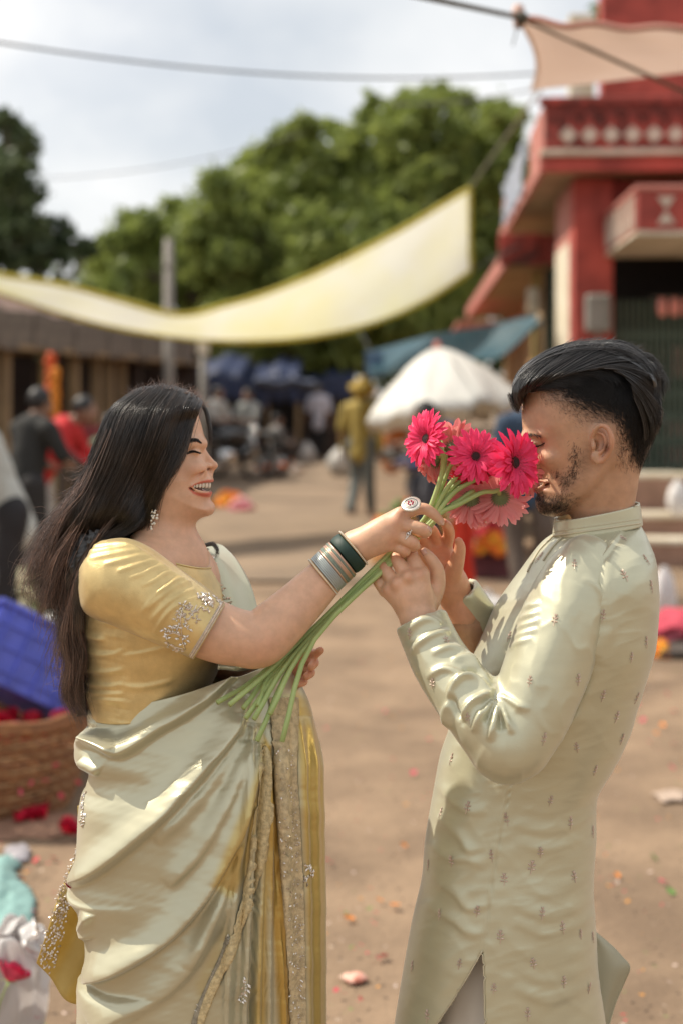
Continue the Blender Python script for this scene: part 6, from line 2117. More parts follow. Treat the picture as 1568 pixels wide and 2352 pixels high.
# ---------------------------------------------------------------- bangles and rings
def bangles():
    A_ = Vector(P(744, 1323, 2.155)); B_ = Vector(P(812, 1258, 2.172))
    M_dkgreen = mat('green_velvet_bangle', (0.010, 0.035, 0.025), rough=0.55, bump=0.4, bs=900, bdist=.0006, spec=0.4)
    M_sage = mat('sage_bangle', (0.20, 0.24, 0.19), rough=0.35, var=0.15, vs=300, metal=.2)
    M_greyb = mat('silver_grey_bangle', (0.42, 0.45, 0.43), rough=0.28, metal=0.35)
    M_rose = mat('rose_gold_bangle', (0.70, 0.46, 0.34), rough=0.32, metal=0.8, bump=.4, bs=900, bdist=.0006)
    ax = (B_ - A_).normalized()
    def ring(name, s, r, tk, wd, m, tilt=0.0):
        c = A_.lerp(B_, s)
        a2 = (ax + Vector((0.10, -0.16, 0.02)) + Vector((tilt, 0, 0))).normalized()
        rot = a2.to_track_quat('Z', 'Y').to_matrix()
        n, k = 48, 8
        v, f = [], []
        for i in range(n):
            t = 2 * math.pi * i / n
            for j in range(k):
                u = 2 * math.pi * j / k
                rr = r + tk * math.cos(u)
                v.append(c + rot @ Vector((rr * math.cos(t), rr * math.sin(t) * .96, wd * math.sin(u))))
        for i in range(n):
            for j in range(k):
                f.append((i * k + j, ((i + 1) % n) * k + j, ((i + 1) % n) * k + (j + 1) % k, i * k + (j + 1) % k))
        return obj(name, np.array([tuple(q) for q in v]), f, m, WOMAN), c, rot
    def pearls(o, c, rot, r, n=64):
        mb = MB()
        for i in range(n):
            t = 2 * math.pi * i / n
            ball(mb, c + rot @ Vector((r * math.cos(t), r * math.sin(t) * .96, 0)), .0013, 6)
        mb.build('seed_pearls', M_pearl, o, True)
    m = 2.16 / F
    r0, r1 = 51 * m, 49 * m
    def rad(s): return (r0 + (r1 - r0) * s) * 0.97
    o, c, R = ring('bangle', -0.03, rad(0) + .001, .0012, .0020, M_gold); o['label'] = 'pearl edged gold bangle nearest the elbow'
    pearls(o, c, R, rad(0) + .0022)
    for k in range(6):
        ring('bangle', 0.04 + k * .044, rad(.1), .0017, .0016, M_greyb)
    for k in range(7):
        ring('bangle', 0.32 + k * .047, rad(.4) + .0006 * (k % 2), .0017, .0017, M_rose if k in (0, 3, 4, 6) else M_sage)
    o, c, R = ring('bangle', 0.80, rad(.8), .0022, .0098, M_dkgreen); o['label'] = 'wide dark green velvet bangle'
    o, c, R = ring('bangle', 0.99, rad(1) + .001, .0012, .0020, M_gold); o['label'] = 'pearl edged gold bangle nearest the hand'
    pearls(o, c, R, rad(1) + .0022)
    # big disc ring on the first finger
    c = P(943, 1159, 2.128)
    nrm = Vector((-0.22, -0.60, 0.77)).normalized()
    rot = nrm.to_track_quat('Z', 'X').to_matrix()
    mr = 2.13 / F
    R = 23.5 * mr
    d = MB().lathe([(0.0005, .0034), (R * .3, .0032), (R * .55, .0026), (R * .85, .0022), (R, .0012), (R, -.0006), (0.0005, -.0006)], c, 40, rot).build('disc_ring', M_silver, WOMAN, True)
    MB().lathe([(R * .62, .0026), (R * .66, .0034), (R * .70, .0026)], c, 40, rot).build('disc_rim', M_dkgreen, d, True)
    mb = MB()
    for k in range(6):
        t = k * math.pi / 3
        q = c + rot @ Vector((R * .26 * math.cos(t), R * .26 * math.sin(t), .0036))
        ball(mb, q, .0017, 6)
    mb.build('ruby_flower', mat('ruby', (0.45, 0.015, 0.06), rough=0.15, spec=.8), d, True)
    mb = MB()
    for k in range(34):
        t = 2 * math.pi * k / 34
        ball(mb, c + rot @ Vector((R * .93 * math.cos(t), R * .93 * math.sin(t), .0018)), .0010, 6)
    for k in range(20):
        t = 2 * math.pi * k / 20
        ball(mb, c + rot @ Vector((R * .48 * math.cos(t), R * .48 * math.sin(t), .0030)), .0009, 6)
    mb.build('stone_edge', M_pearl, d, True)
    hoop = [Vector(P(948 + 7 * math.sin(t) * .6 + 2, 1172 + 13 * math.cos(t), 2.153 - .0093 * math.sin(t))) for t in np.linspace(0, 6.28, 24)]
    MB().tube(hoop, .0011, 6, False).build('hoop', M_gold, d, True)
    # small diamond ring
    pts = []
    for t in np.linspace(0, 1, 14):
        q, n = cast(W_ARM_BVH, 930 + 15 * t - 1.5 * math.sin(3.14 * t), 1239 - 22 * t + 4 * math.sin(3.14 * t), .0006)
        if q is not None: pts.append(q)
    r2 = MB().tube(pts, .0010, 6).build('diamond_ring', M_silver, WOMAN, True)
    q, n = cast(W_ARM_BVH, 937, 1227, .001)
    mb = MB(); ball(mb, q, .0021, 8)
    mb.build('diamond', mat('diamond_stone', (0.9, 0.9, 0.9), rough=0.05, spec=1.0, metal=.5), r2, True)
    for s in (-1, 1):
        MB().tube([cast(W_ARM_BVH, a, b, .0012)[0] for a, b in ((932 , 1234), (937 + 3.2 * s, 1227 + 2.2 * s), (943, 1219.5))], .0007, 5).build('setting', M_silver, r2, True)
    # finger nails
    M_nail = mat('nail', (0.72, 0.45, 0.36), rough=0.2, clear=.4)
    for x, y, a in ((1014, 1203, .9), (988, 1212, .2)):
        q, n = cast(W_ARM_BVH, x - 4 * math.cos(a), y - 4 * math.sin(a), .0002)
        if q is None: continue
        d_ = Vector((math.cos(a), 0, -math.sin(a))); z = n; d_ = (d_ - z * d_.dot(z)).normalized(); s = z.cross(d_)
        prof = []
        for i in range(7):
            u = i / 6
            for j in range(5):
                w = (j / 4 - .5)
                prof.append(q + d_ * (u * .011 - .003) + s * w * .0085 * (1 - .5 * max(0, u - .6) ** 2 * 4) - z * (.0022 * (2 * w) ** 2) - z * .0012 * u * u + z * .0004)
        o = obj('fingernail', np.array([tuple(p) for p in prof]), grid_faces(7, 5), M_nail, WOMAN)
        md = o.modifiers.new('solid', 'SOLIDIFY'); md.thickness = .0005; md.offset = 1
bangles()
# ================================================================ the man
M_skin_m = mat('tan_skin', (0.52, 0.30, 0.185), rough=0.42, var=0.08, vs=55, attr=True, sss=0.20, bump=0.08, bs=600, bdist=0.0006, spec=0.5, sscale=0.008)
YM = 2.22
def K3(x, y): return 1119.5 + .2860 * x, 746.3 + .2860 * y
def man():
    rs = np.random.RandomState(31)
    prof = [(300, 480), (285, 560), (280, 620), (274, 700), (276, 780), (282, 840), (296, 884), (312, 915), (330, 955), (352, 1020), (375, 1085), (398, 1150), (412, 1195), (402, 1235), (392, 1258),
            (408, 1278), (384, 1296), (374, 1318), (388, 1345), (398, 1365), (388, 1400), (392, 1440), (412, 1490), (455, 1524), (520, 1538), (580, 1536), (640, 1520), (668, 1545), (676, 1600), (660, 1690), (760, 1730),
            (1140, 1690), (1160, 1560), (1176, 1430), (1198, 1290), (1214, 1190), (1262, 1060), (1332, 900), (1384, 770), (1378, 600), (1310, 430), (1180, 320), (1020, 250), (820, 220), (600, 250), (420, 330)]
    prof = [K3(*p) for p in prof]
    A = [(800, .060), (850, .073), (920, .079), (990, .077), (1040, .072), (1090, .067), (1130, .060), (1160, .053), (1200, .049), (1300, .049)]
    R = [(800, .07), (1000, .080), (1090, .072), (1140, .058), (1170, .046), (1260, .046)]
    jaw = [(1392, 1030), (1368, 1075), (1340, 1118), (1300, 1158), (1262, 1192)]
    def adj(px, py):
        d, t = line_sd(px, py, jaw)
        return -0.010 * sstep(-10, 16, -d) * sstep(1040, 1085, py) * sstep(1425, 1380, px) + 0.0015 * np.exp(-((d + 0) / 18) ** 2) * sstep(1040, 1090, py) * (px < 1400)
    H = Hull2D(prof, A, R, YM, adj)
    m = YM / F
    S = box_px(1165, 1535, 800, 1275, YM - .125, YM + .125, 0.00185)
    H.fill(S)
    base = S.F.copy()
    def c3(px, py, dy): return P(px, py, YM + dy)
    for sgn in (-1, 1):
        wy = lambda x, y, o=0.0: sgn * max(0.0, float(H.w(x, y) + o))
        S.ell(c3(1228, 1019, wy(1229, 1019, .003)), (14 * m, .010, 9 * m), None, 0.009, 's')
        S.cone(c3(1206, 1002, wy(1210, 1002, -.007)), c3(1246, 998, wy(1246, 998, -.007)), .0075, .0055, 0.008)
        S.ell(c3(1230, 1017, wy(1231, 1018, -.0085)), (15 * m, .0105, 9.5 * m), None, 0.004)
        # squeezed wrinkles running back from the eye
        for a, b, c, d in ((1226, 1013, 1252, 1008), (1228, 1021.5, 1256, 1014), (1240, 1026, 1262, 1022), (1222, 1008, 1240, 1001)):
            S.cone(c3(a, b, wy(a, b, .002)), c3(c, d, wy(c, d, .002)), .0017, .0010, 0.003, 's')
        S.ell(c3(1262, 1052, wy(1262, 1052, -.013)), (24 * m, .0175, 17 * m), None, 0.014)
        S.cone(c3(1240, 1068, wy(1241, 1068, .002)), c3(1262, 1100, wy(1262, 1100, .0025)), .0028, .0032, 0.006, 's')
        S.cone(c3(1262, 1100, wy(1262, 1100, .0025)), c3(1268, 1130, wy(1268, 1130, .003)), .003, .002, 0.006, 's')
    S.cone(c3(1216, 1019, 0), c3(1213, 1058, 0), 6.0 * m, 8 * m, 0.006)
    S.cone(c3(1224, 1030, 0), c3(1228, 1074, 0), .010, .012, 0.006)
    S.ell(c3(1211, 1064, 0), (9 * m, 10.5 * m, 9 * m), None, 0.004)
    S.cone(c3(1213, 1070, 0), c3(1230, 1083, 0), 6 * m, 5 * m, 0.005)
    for sgn in (-1, 1):
        S.ell(c3(1227, 1071, sgn * .012), (10.5 * m, .008, 8.5 * m), None, 0.005)
        S.ell(c3(1221, 1079, sgn * .0105), (6 * m, .005, 3.2 * m), None, 0.0015, 's')
    S.ell(c3(1252, 1160, 0), (17 * m, .023, 18 * m), None, 0.010)
    # half open lips
    mouth = smooth_closed([K3(*p) for p in ((360, 1268), (400, 1266), (440, 1262), (470, 1258), (468, 1270), (440, 1284), (400, 1300), (362, 1304))])
    X = S.ax[0][:, None]; Z = S.ax[2][None, :]
    mp = poly_sd(CX + X / YM * F + 0 * Z, HY + (CH - Z) / YM * F + 0 * X, mouth) * m
    S.comb((slice(None),) * 3, np.maximum(-mp[:, None, :] + 0 * base, -(base + 0.009)).astype(np.float32), 0.0015, 's')
    for sgn in (-1, 1):
        def q(x, y, o):
            a, b = K3(x, y); return c3(a, b, sgn * max(0.0, float(H.w(a, b) + o)))
        S.chain([q(466, 1258, -.002), q(440, 1254, -.0015), q(415, 1250, -.0015), c3(*K3(400, 1252), 0)], [2 * m, 2.6 * m, 3 * m, 3 * m], 0.003)
        S.chain([q(462, 1268, -.002), q(440, 1290, -.0015), q(410, 1310, -.0015), c3(*K3(384, 1316), 0)], [2 * m, 3 * m, 3.8 * m, 4 * m], 0.003)
    # ear: shell, rim, hollow, lobe
    ey = float(H.w(1390, 1010))
    for sgn in (-1, 1):
        def e(x, y, o): a, b = K3(x, y); return c3(a, b, sgn * (ey + o * 1.35))
        S.ell(e(905, 950, .003), (24 * m, .008, 42 * m), Matrix.Rotation(-0.12, 3, 'Y'), 0.006)
        S.ell(e(872, 1060, .007), (14 * m, .0065, 14 * m), None, 0.005)
        S.ell(e(908, 930, .014), (17 * m, .0115, 31 * m), Matrix.Rotation(-0.12, 3, 'Y'), 0.003, 's')
        S.chain([e(842, 905, .006), e(856, 845, .012), e(905, 808, .016), e(958, 828, .019), e(990, 890, .021), e(993, 960, .020), e(968, 1030, .016), e(925, 1085, .011), e(880, 1098, .008)],
                [4.5 * m, 5.5 * m, 5.6 * m, 5.8 * m, 6 * m, 6 * m, 5.6 * m, 6 * m, 7 * m], 0.0025)
        S.chain([e(880, 862, .010), e(925, 880, .013), e(948, 930, .014), e(940, 985, .013), e(905, 1024, .011), e(875, 1030, .009)], [3.5 * m, 4 * m, 4.6 * m, 4.6 * m, 4 * m, 3.6 * m], 0.003)
        S.ell(e(868, 965, .010), (8 * m, .012, 13 * m), Matrix.Rotation(0.3, 3, 'Y'), 0.003, 's')
        S.ell(e(846, 970, .009), (6 * m, .005, 11 * m), None, 0.004)
    v, f = S.mesh()
    v = smooth_mesh(v, f, 1, 0.4)
    ax = CX + v[:, 0] / YM * F; ay = HY + (CH - v[:, 2]) / YM * F
    col = np.ones((len(v), 3))
    def tint(mask, c):
        col[:] = col * (1 - mask[:, None]) + np.array(c) * mask[:, None]
    # short clipped hair: pigment fading into skin
    hp = [K3(*p) for p in ((300, 530), (420, 520), (520, 560), (600, 620), (700, 680), (800, 720), (900, 740), (985, 770), (1040, 860), (1075, 980), (1110, 1070), (1180, 1150), (1235, 1185), (1300, 1130), (1480, 800), (1450, 250), (900, 60), (240, 200), (180, 520))]
    sd = poly_sd(ax, ay, hp)
    earm = np.abs(v[:, 1] - YM) > ey + .004
    earm &= (ax > 1350) & (ax < 1412) & (ay > 970) & (ay < 1068)
    soft = np.where(ax > 1412, 16, 44)
    fade = sstep(-1, 1, sd / soft + 0.05 * vnoise(np.stack([ax, ay], -1), .35, 2)) * 0.96
    fade[earm] = 0
    tint(fade, (0.045, 0.040, 0.038))
    # stubble on cheek, moustache corner, chin beard
    beard = np.zeros(len(v))
    for x, y, rx, ry, a in ((705, 1090, 50, 110, .42), (620, 1240, 55, 90, .42), (690, 1200, 60, 60, .25), (520, 1430, 120, 90, .70), (440, 1440, 60, 90, .85), (405, 1380, 26, 60, .75), (560, 1470, 90, 50, .7), (650, 1400, 80, 70, .35), (520, 1210, 30, 40, .25), (730, 1000, 28, 60, .25)):
        a0, b0 = K3(x, y)
        beard = np.maximum(beard, a * np.exp(-((ax - a0) / (rx * .286)) ** 2 - ((ay - b0) / (ry * .286)) ** 2))
    beard *= np.clip(0.85 + 0.5 * vnoise(np.stack([ax, ay], -1), .8, 6), 0.3, 1.2)
    tint(np.clip(beard, 0, .95), (0.055, 0.045, 0.042))
    ins = poly_sd(ax, ay, mouth)
    tint(np.where((ins > 0.4) & (np.abs(v[:, 1] - YM) < H.w(ax, ay) - .004), .9, 0), (0.16, .04, .04))  # mouth hollow's shade painted in dark red
    lipp = poly_sd(ax, ay, [K3(*p) for p in ((470, 1256), (420, 1242), (385, 1244), (370, 1266), (440, 1262), (466, 1262), (440, 1284), (400, 1300), (362, 1300), (362, 1338), (392, 1338), (430, 1318), (462, 1280))])
    tint(.7 * sstep(-1.5, 1.5, lipp) * (ins < 1), (0.70, 0.34, 0.32))
    tint(np.where(earm, .30, 0), (1.0, .62, .52))
    cc = K3(860, 965)
    tint(.9 * np.exp(-((ax - cc[0]) / 6) ** 2 - ((ay - cc[1]) / 10) ** 2) * (np.abs(v[:, 1] - YM) > ey - .012), (.22, .09, .06))  # ear hole's shade painted into the skin colour
    tint(.22 * np.exp(-((ax - 1262) / 22) ** 2 - ((ay - 1052) / 18) ** 2), (1.0, .72, .62))
    tint(.5 * np.exp(-((ax - 1233) / 9) ** 2 - ((ay - 1021) / 2.5) ** 2), (.35, .2, .16))
    parts = [(v, f, col)]
    bv = bvh_of(v, f)
    def ch(S, pts, k=0.003):
        S.chain([P(a, b, c) for a, b, c, d in pts], [d * m for a, b, c, d in pts], k)
    # near (left) hand, back of the hand towards us, fingers hooked behind the stems
    S2 = box_px(840, 1040, 1225, 1480, 2.06, 2.32, 0.0021)
    ch(S2, [(985, 1490, 2.15, 46), (962, 1425, 2.155, 43), (952, 1392, 2.162, 42)], .008)
    W = (952, 1385, 2.168)
    for K in ((888, 1356, 2.172, 17), (909, 1341, 2.163, 19), (936, 1326, 2.160, 20.5), (966, 1321, 2.164, 20)):
        ch(S2, [(W[0], W[1], W[2], 36), ((W[0] + K[0]) / 2, (W[1] + K[1]) / 2, (W[2] + K[2]) / 2 - .006, 29), K], .012)
    for K in ((890, 1355, 2.158, 11), (911, 1342, 2.148, 13), (937, 1326, 2.144, 14), (962, 1322, 2.150, 12)):
        S2.ell(P(*K[:3]), (K[3] * m,) * 3, None, .008)
    ch(S2, [(884, 1356, 2.176, 15.5), (866, 1330, 2.182, 13.5), (866, 1312, 2.204, 11.5), (876, 1302, 2.228, 10)])
    ch(S2, [(905, 1340, 2.168, 16.5), (884, 1308, 2.176, 14.2), (884, 1290, 2.204, 12), (896, 1282, 2.23, 10)])
    ch(S2, [(934, 1322, 2.165, 17), (911, 1286, 2.176, 14.8), (912, 1268, 2.206, 12.5), (926, 1262, 2.232, 10)])
    ch(S2, [(966, 1318, 2.168, 17), (946, 1277, 2.178, 14.5), (944, 1258, 2.206, 12), (956, 1254, 2.232, 10)])
    ch(S2, [(975, 1385, 2.18, 32), (998, 1348, 2.186, 23), (1003, 1312, 2.182, 16.5), (990, 1286, 2.178, 13.5), (974, 1267, 2.176, 9.5)], .005)
    v, f = S2.mesh()
    v = smooth_mesh(v, f, 1, .4)
    px, py = PX(v)
    col = np.ones((len(v), 3)) * np.array((1.30, 1.36, 1.40))
    for kx, ky in ((888, 1356), (910, 1341), (937, 1326), (966, 1320)):
        g = .32 * np.exp(-((px - kx) / 14) ** 2 - ((py - ky) / 14) ** 2)
        col = col * (1 - g[:, None]) + np.array((1.05, .74, .66)) * g[:, None]
    parts.append((v, f, col)); nb = bvh_of(v, f)
    # far (right) hand, open palm towards us
    S3 = box_px(945, 1085, 1180, 1420, 2.14, 2.40, 0.0021)
    ch(S3, [(1062, 1420, 2.29, 40), (1046, 1372, 2.29, 40), (1036, 1345, 2.285, 38)], .008)
    for K in ((985, 1270, 2.285, 17), (1003, 1258, 2.292, 18), (1020, 1258, 2.296, 18)):
        ch(S3, [(1032, 1345, 2.285, 36), ((1032 + K[0]) / 2, (1340 + K[1]) / 2, 2.286, 27), K], .012)
    ch(S3, [(1030, 1335, 2.272, 26), (1042, 1306, 2.255, 21), (1052, 1275, 2.244, 15.5), (1055, 1257, 2.238, 13), (1052, 1243, 2.234, 9.5)], .006)
    ch(S3, [(1022, 1256, 2.294, 16), (1030, 1228, 2.280, 14), (1026, 1210, 2.258, 12.5), (1018, 1200, 2.238, 9.5)], .003)
    ch(S3, [(1003, 1256, 2.292, 16), (996, 1228, 2.278, 14), (990, 1216, 2.256, 12), (982, 1212, 2.24, 10)], .003)
    ch(S3, [(985, 1268, 2.286, 15), (972, 1244, 2.276, 13.5), (964, 1232, 2.256, 12), (958, 1228, 2.24, 10)], .003)
    ch(S3, [(985, 1290, 2.284, 14), (966, 1270, 2.274, 12), (956, 1258, 2.258, 10.5), (950, 1252, 2.244, 9)], .003)
    v, f = S3.mesh()
    v = smooth_mesh(v, f, 1, .4)
    parts.append((v, f, np.ones((len(v), 3)) * np.array((1.34, 1.16, 1.10))))
    # covered trunk, arms, legs, feet
    S4 = SDF((0.04, 1.95, 0.0), (0.62, 2.52, 1.45), 0.012)
    w3 = lambda px, py, Y: P(px, py, Y)
    S4.cone(w3(1370, 1225, 2.22), w3(1355, 1340, 2.23), .040, .075, .02)
    S4.cone(w3(1350, 1340, 2.23), w3(1250, 1700, 2.24), .088, .080, .03)
    S4.cone(w3(1250, 1700, 2.24), w3(1180, 1950, 2.25), .082, .085, .03)
    for sh, el, wr in (((1318, 1350, 2.115), (1170, 1705, 2.06), (972, 1440, 2.15)), ((1270, 1330, 2.34), (1180, 1560, 2.38), (1066, 1425, 2.29))):
        S4.cone(w3(*sh), w3(*el), .048, .040, .02); S4.cone(w3(*el), w3(*wr), .038, .028, .012)
    for dy in (-.075, .075):
        S4.cone(w3(1170, 1960, 2.25 + dy * .8), w3(1160, 2500, 2.25 + dy * .8), .065, .05, .02)
        x = w3(1165, 2500, 2.25).x
        S4.cone(w3(1160, 2500, 2.25 + dy * .8), (x, 2.25 + dy, .09), .058, .042, .02)
        S4.cone((x, 2.25 + dy, .045), (x - .17, 2.25 + dy, .03), .038, .03, .02)
    v, f = S4.mesh()
    parts.append((v, f, np.ones((len(v), 3))))
    V, Fc, C = join_body(parts, [(0, 3, P(1370, 1240, 2.20)), (1, 3, P(978, 1455, 2.15)), (2, 3, P(1066, 1415, 2.29))])
    body = obj('person', V, Fc, M_skin_m, None, True, C)
    tag(body, 'bearded young man in a pale silk kurta burying his face in the pink flowers', 'person')

    # ---- beard hair, clipped hair, eyebrow, lashes
    def short(n, fnp, ln, ang, r, name, jit=.5, lift=.0006):
        out = []
        for k in range(n):
            x, y = fnp()
            q, nn = cast(bv, x, y, 0.0)
            if q is None: continue
            a = ang(x, y) + rs.normal() * jit
            d = Vector((math.cos(a), 0, math.sin(a))); d = (d - nn * d.dot(nn)).normalized()
            L = ln * rs.uniform(.6, 1.3)
            out.append([q + d * L * t + nn * (lift + L * .35 * t * (1 - .5 * t)) for t in (0, .35, .7, 1)])
        return strands(out, r, M_lash, name, body)
    spots = ((705, 1060, 42, 80, 12), (690, 1180, 45, 60, 12), (620, 1260, 45, 75, 12), (560, 1200, 30, 30, 4), (510, 1430, 95, 65, 34), (430, 1430, 40, 75, 26), (400, 1380, 14, 45, 10), (570, 1470, 80, 35, 20), (650, 1400, 70, 60, 8), (470, 1500, 60, 25, 14), (505, 1210, 24, 30, 4))
    wts = np.array([s[4] for s in spots], float); wts /= wts.sum()
    def bpos():
        s = spots[rs.choice(len(spots), p=wts)]
        return K3(s[0] + rs.normal() * s[2] * .6, s[1] + rs.normal() * s[3] * .6)
    short(1500, bpos, .0046, lambda x, y: -1.9, .00021, 'beard')
    def pool(N, thr, ramp):
        x, y = K3(rs.uniform(420, 1390, N), rs.uniform(380, 1180, N))
        sdp = poly_sd(x, y, hp)
        ok = (rs.uniform(size=N) < sstep(*ramp, sdp)) & (sdp > thr) & ~((x > 1350) & (x < 1412) & (y > 970) & (y < 1068))
        return iter(np.stack([x, y], 1)[ok].tolist())
    i1, i2 = pool(60000, -99, (-42, 20)), pool(60000, 2, (0, 75))
    short(9000, lambda: next(i1), .0044, lambda x, y: -0.75 - .5 * (y > 1040), .00012, 'clipped_hair', .35, .0002)
    short(9000, lambda: next(i2), .0090, lambda x, y: -0.45 - .8 * (x > 1400), .00034, 'clipped_hair', .28, .0004)
    br = spline([K3(*p) for p in ((303, 885), (330, 878), (370, 880), (420, 892))], 40)
    short(120, lambda: tuple(br[rs.randint(0, 40)] + rs.normal(size=2) * np.array([1, 1.5])), .0055, lambda x, y: -.25, .00022, 'eyebrow', .3)
    ls = spline([K3(*p) for p in ((352, 962), (385, 972), (420, 966), (455, 950))], 40)
    short(70, lambda: tuple(ls[rs.randint(0, 40)] + rs.normal(size=2) * .4), .005, lambda x, y: -2.6, .00026, 'eyelash', .3, .0004)
    pts = [cast(bv, a, b, .0003)[0] for a, b in ls]
    MB().tube([p for p in pts if p is not None], .0007, 5).build('eye_line', M_lash, body, True)
    tb = MB()
    for sgn in (-1, 1):
        for x, y in ((405, 1272), (425, 1270), (442, 1268)):
            a, b = K3(x, y)
            tb.lathe([(.0008, .003), (.0026, .002), (.0028, -.001), (.0016, -.0032)], P(a, b, YM + sgn * max(.003, float(H.w(a, b)) - .006)), 8)
    tb.build('teeth', M_teeth, body, True)
    # nails
    M_nail = mat('man_nail', (0.60, 0.36, 0.28), rough=.25)
    for x, y, a, B in ((974, 1270, 2.2, nb),):
        q, n = cast(B, x, y, .0002)
        if q is None: continue
        d_ = Vector((math.cos(a), 0, math.sin(a))); z = n; d_ = (d_ - z * d_.dot(z)).normalized(); s = z.cross(d_)
        pr = [q + d_ * (i / 5 * .010 - .003) + s * (j / 4 - .5) * .009 - z * (.003 * (j / 2 - 1) ** 2 - .0005) for i in range(6) for j in range(5)]
        o = obj('fingernail', np.array([tuple(p) for p in pr]), grid_faces(6, 5), M_nail, body)
        o.modifiers.new('solid', 'SOLIDIFY').thickness = .0005

    # ---- swept back top hair
    M_hairm = mat('black_hair', (0.013, 0.011, 0.011), rough=.38, var=.4, vs=30, spec=.9, attr=True)
    hull = [K3(*p) for p in ((215, 640), (188, 560), (190, 500), (215, 430), (255, 370), (330, 300), (430, 240), (540, 190), (650, 158), (800, 138), (920, 140), (1020, 132), (1120, 160), (1200, 210), (1280, 270), (1350, 320), (1390, 400), (1395, 520), (1400, 640), (1398, 740), (1370, 850), (1300, 960), (1200, 1000), (1000, 800), (700, 640), (500, 560), (300, 580), (260, 660))]
    HH = Hull2D(hull, [(770, .062), (830, .076), (900, .086), (1050, .086)], [(770, .06), (1100, .06)], YM)
    def depth(lift):
        def fn(px, py, Y):
            w = np.maximum(HH.w(px, py), H.w(px, py))
            return YM - w - lift
        return fn
    st = [(1184, 905, 1196, 925, YM, .02), (1194, 878, 1225, 905, YM, .040), (1225, 850, 1262, 890, YM, .058), (1276, 821, 1310, 868, YM, .066), (1345, 803, 1350, 852, YM, .070), (1412, 801, 1400, 850, YM, .072), (1468, 830, 1440, 870, YM, .070), (1498, 858, 1462, 900, YM, .070), (1512, 892, 1475, 925, YM, .040), (1508, 920, 1490, 935, YM, .01)]
    vv, ff = loft(st, 110, 80, 1.0, lambda x, y, p: -.004 + 0 * x)
    hair = obj('hair', vv, ff, M_hairm, body, True, np.full((len(vv), 3), .4))
    hair['kind'] = 'stuff'
    g = [[(240, 690), (205, 600), (195, 520), (215, 440), (270, 360), (350, 290)],
         [(262, 640), (235, 560), (250, 470), (310, 380), (400, 300), (520, 215)],
         [(290, 565), (300, 490), (360, 410), (460, 320), (580, 240), (720, 165)],
         [(330, 530), (380, 460), (470, 380), (600, 290), (740, 210), (900, 145)],
         [(400, 495), (470, 430), (590, 350), (720, 270), (860, 200), (1030, 138)],
         [(480, 460), (560, 405), (680, 335), (820, 265), (970, 205), (1130, 168)],
         [(560, 425), (660, 375), (790, 315), (930, 260), (1080, 220), (1230, 235)],
         [(650, 395), (770, 345), (900, 300), (1030, 270), (1160, 260), (1310, 300)],
         [(760, 365), (890, 325), (1010, 305), (1120, 300), (1240, 315), (1370, 370)],
         [(880, 345), (1000, 330), (1100, 340), (1200, 365), (1290, 410), (1390, 480)],
         [(990, 345), (1090, 375), (1180, 420), (1260, 480), (1330, 560), (1395, 640)],
         [(1080, 390), (1170, 450), (1240, 530), (1300, 610), (1350, 700), (1385, 790)],
         [(1150, 470), (1220, 560), (1270, 650), (1310, 740), (1330, 830), (1320, 930)],
         [(1180, 600), (1230, 700), (1260, 800), (1270, 900), (1260, 1000), (1235, 1090)]]
    g = [[(*K3(*q), YM) for q in l] for l in g]
    p1 = comb_paths(g, 3000, 18, rs, 2.4, 1.4, 4, clump=6.0, depth_fn=depth(.002), djit=.0040, tip=4)
    cg = [[(200, 500), (240, 395), (350, 295), (540, 193), (760, 145), (930, 142)], [(240, 420), (350, 310), (540, 210), (760, 165), (930, 162), (1110, 175)], [(430, 250), (650, 166), (900, 145), (1100, 160), (1270, 268), (1385, 400)],
          [(520, 240), (700, 190), (920, 175), (1110, 195), (1260, 300), (1380, 450)], [(800, 146), (1000, 140), (1180, 205), (1310, 300), (1385, 420), (1392, 560)], [(900, 190), (1060, 195), (1200, 270), (1310, 380), (1370, 500), (1385, 640)]]
    p8 = comb_paths([[(*K3(*q), YM) for q in l] for l in cg], 1500, 18, rs, 2.0, 1.6, 4, clump=5.0, depth_fn=depth(.001), djit=.005, tip=5)
    # layers falling from the swept top over the clipped side
    dg = [[(340, 530), (420, 505), (500, 500), (570, 515)], [(430, 480), (540, 455), (650, 460), (740, 490)], [(560, 430), (690, 405), (810, 415), (900, 460)], [(720, 375), (860, 360), (980, 385), (1060, 450)], [(880, 345), (1020, 350), (1130, 400), (1200, 490)], [(1020, 350), (1140, 390), (1230, 470), (1280, 580)], [(1120, 420), (1210, 500), (1270, 610), (1300, 720)], [(1190, 520), (1250, 640), (1280, 760), (1280, 880)]]
    p10 = comb_paths([[(*K3(*q), YM) for q in l] for l in dg], 1800, 14, rs, 4.0, 1.5, 4, clump=5, depth_fn=lambda x, y, Y: YM - H.w(x, y) - .003, djit=.0022, tip=5)
    strands(p10, .00050 * rs.uniform(.6, 1.4, len(p10)), M_hairm, 'side_layers', hair)['kind'] = 'stuff'
    sk = []
    for k in range(330):
        i = rs.uniform(); b0 = np.array([np.interp(i, [0, .3, .6, .85, 1], [560, 850, 1120, 1290, 1385]), np.interp(i, [0, .3, .6, .85, 1], [205, 150, 175, 290, 420])])
        d0 = np.array([.75 + .3 * i, -.95 + 1.2 * i * i]) * rs.uniform(40, 110); o0 = rs.normal(size=2) * [16, 14]
        Yk = YM + rs.uniform(-.055, .03)
        sk.append([tuple(P(*K3(*(b0 + o0 + d0 * t + [0, 30 * (1 - t) + 26 * t * t])), Yk)) for t in np.linspace(-.3, 1, 9)])
    strands(sk, .00046, M_hairm, 'spiky_tips', hair)['kind'] = 'stuff'
    p1 = np.concatenate([p1, p8])
    strands(p1, .00066 * rs.uniform(.6, 1.5, len(p1)), M_hairm, 'hair_strands', hair)['kind'] = 'stuff'
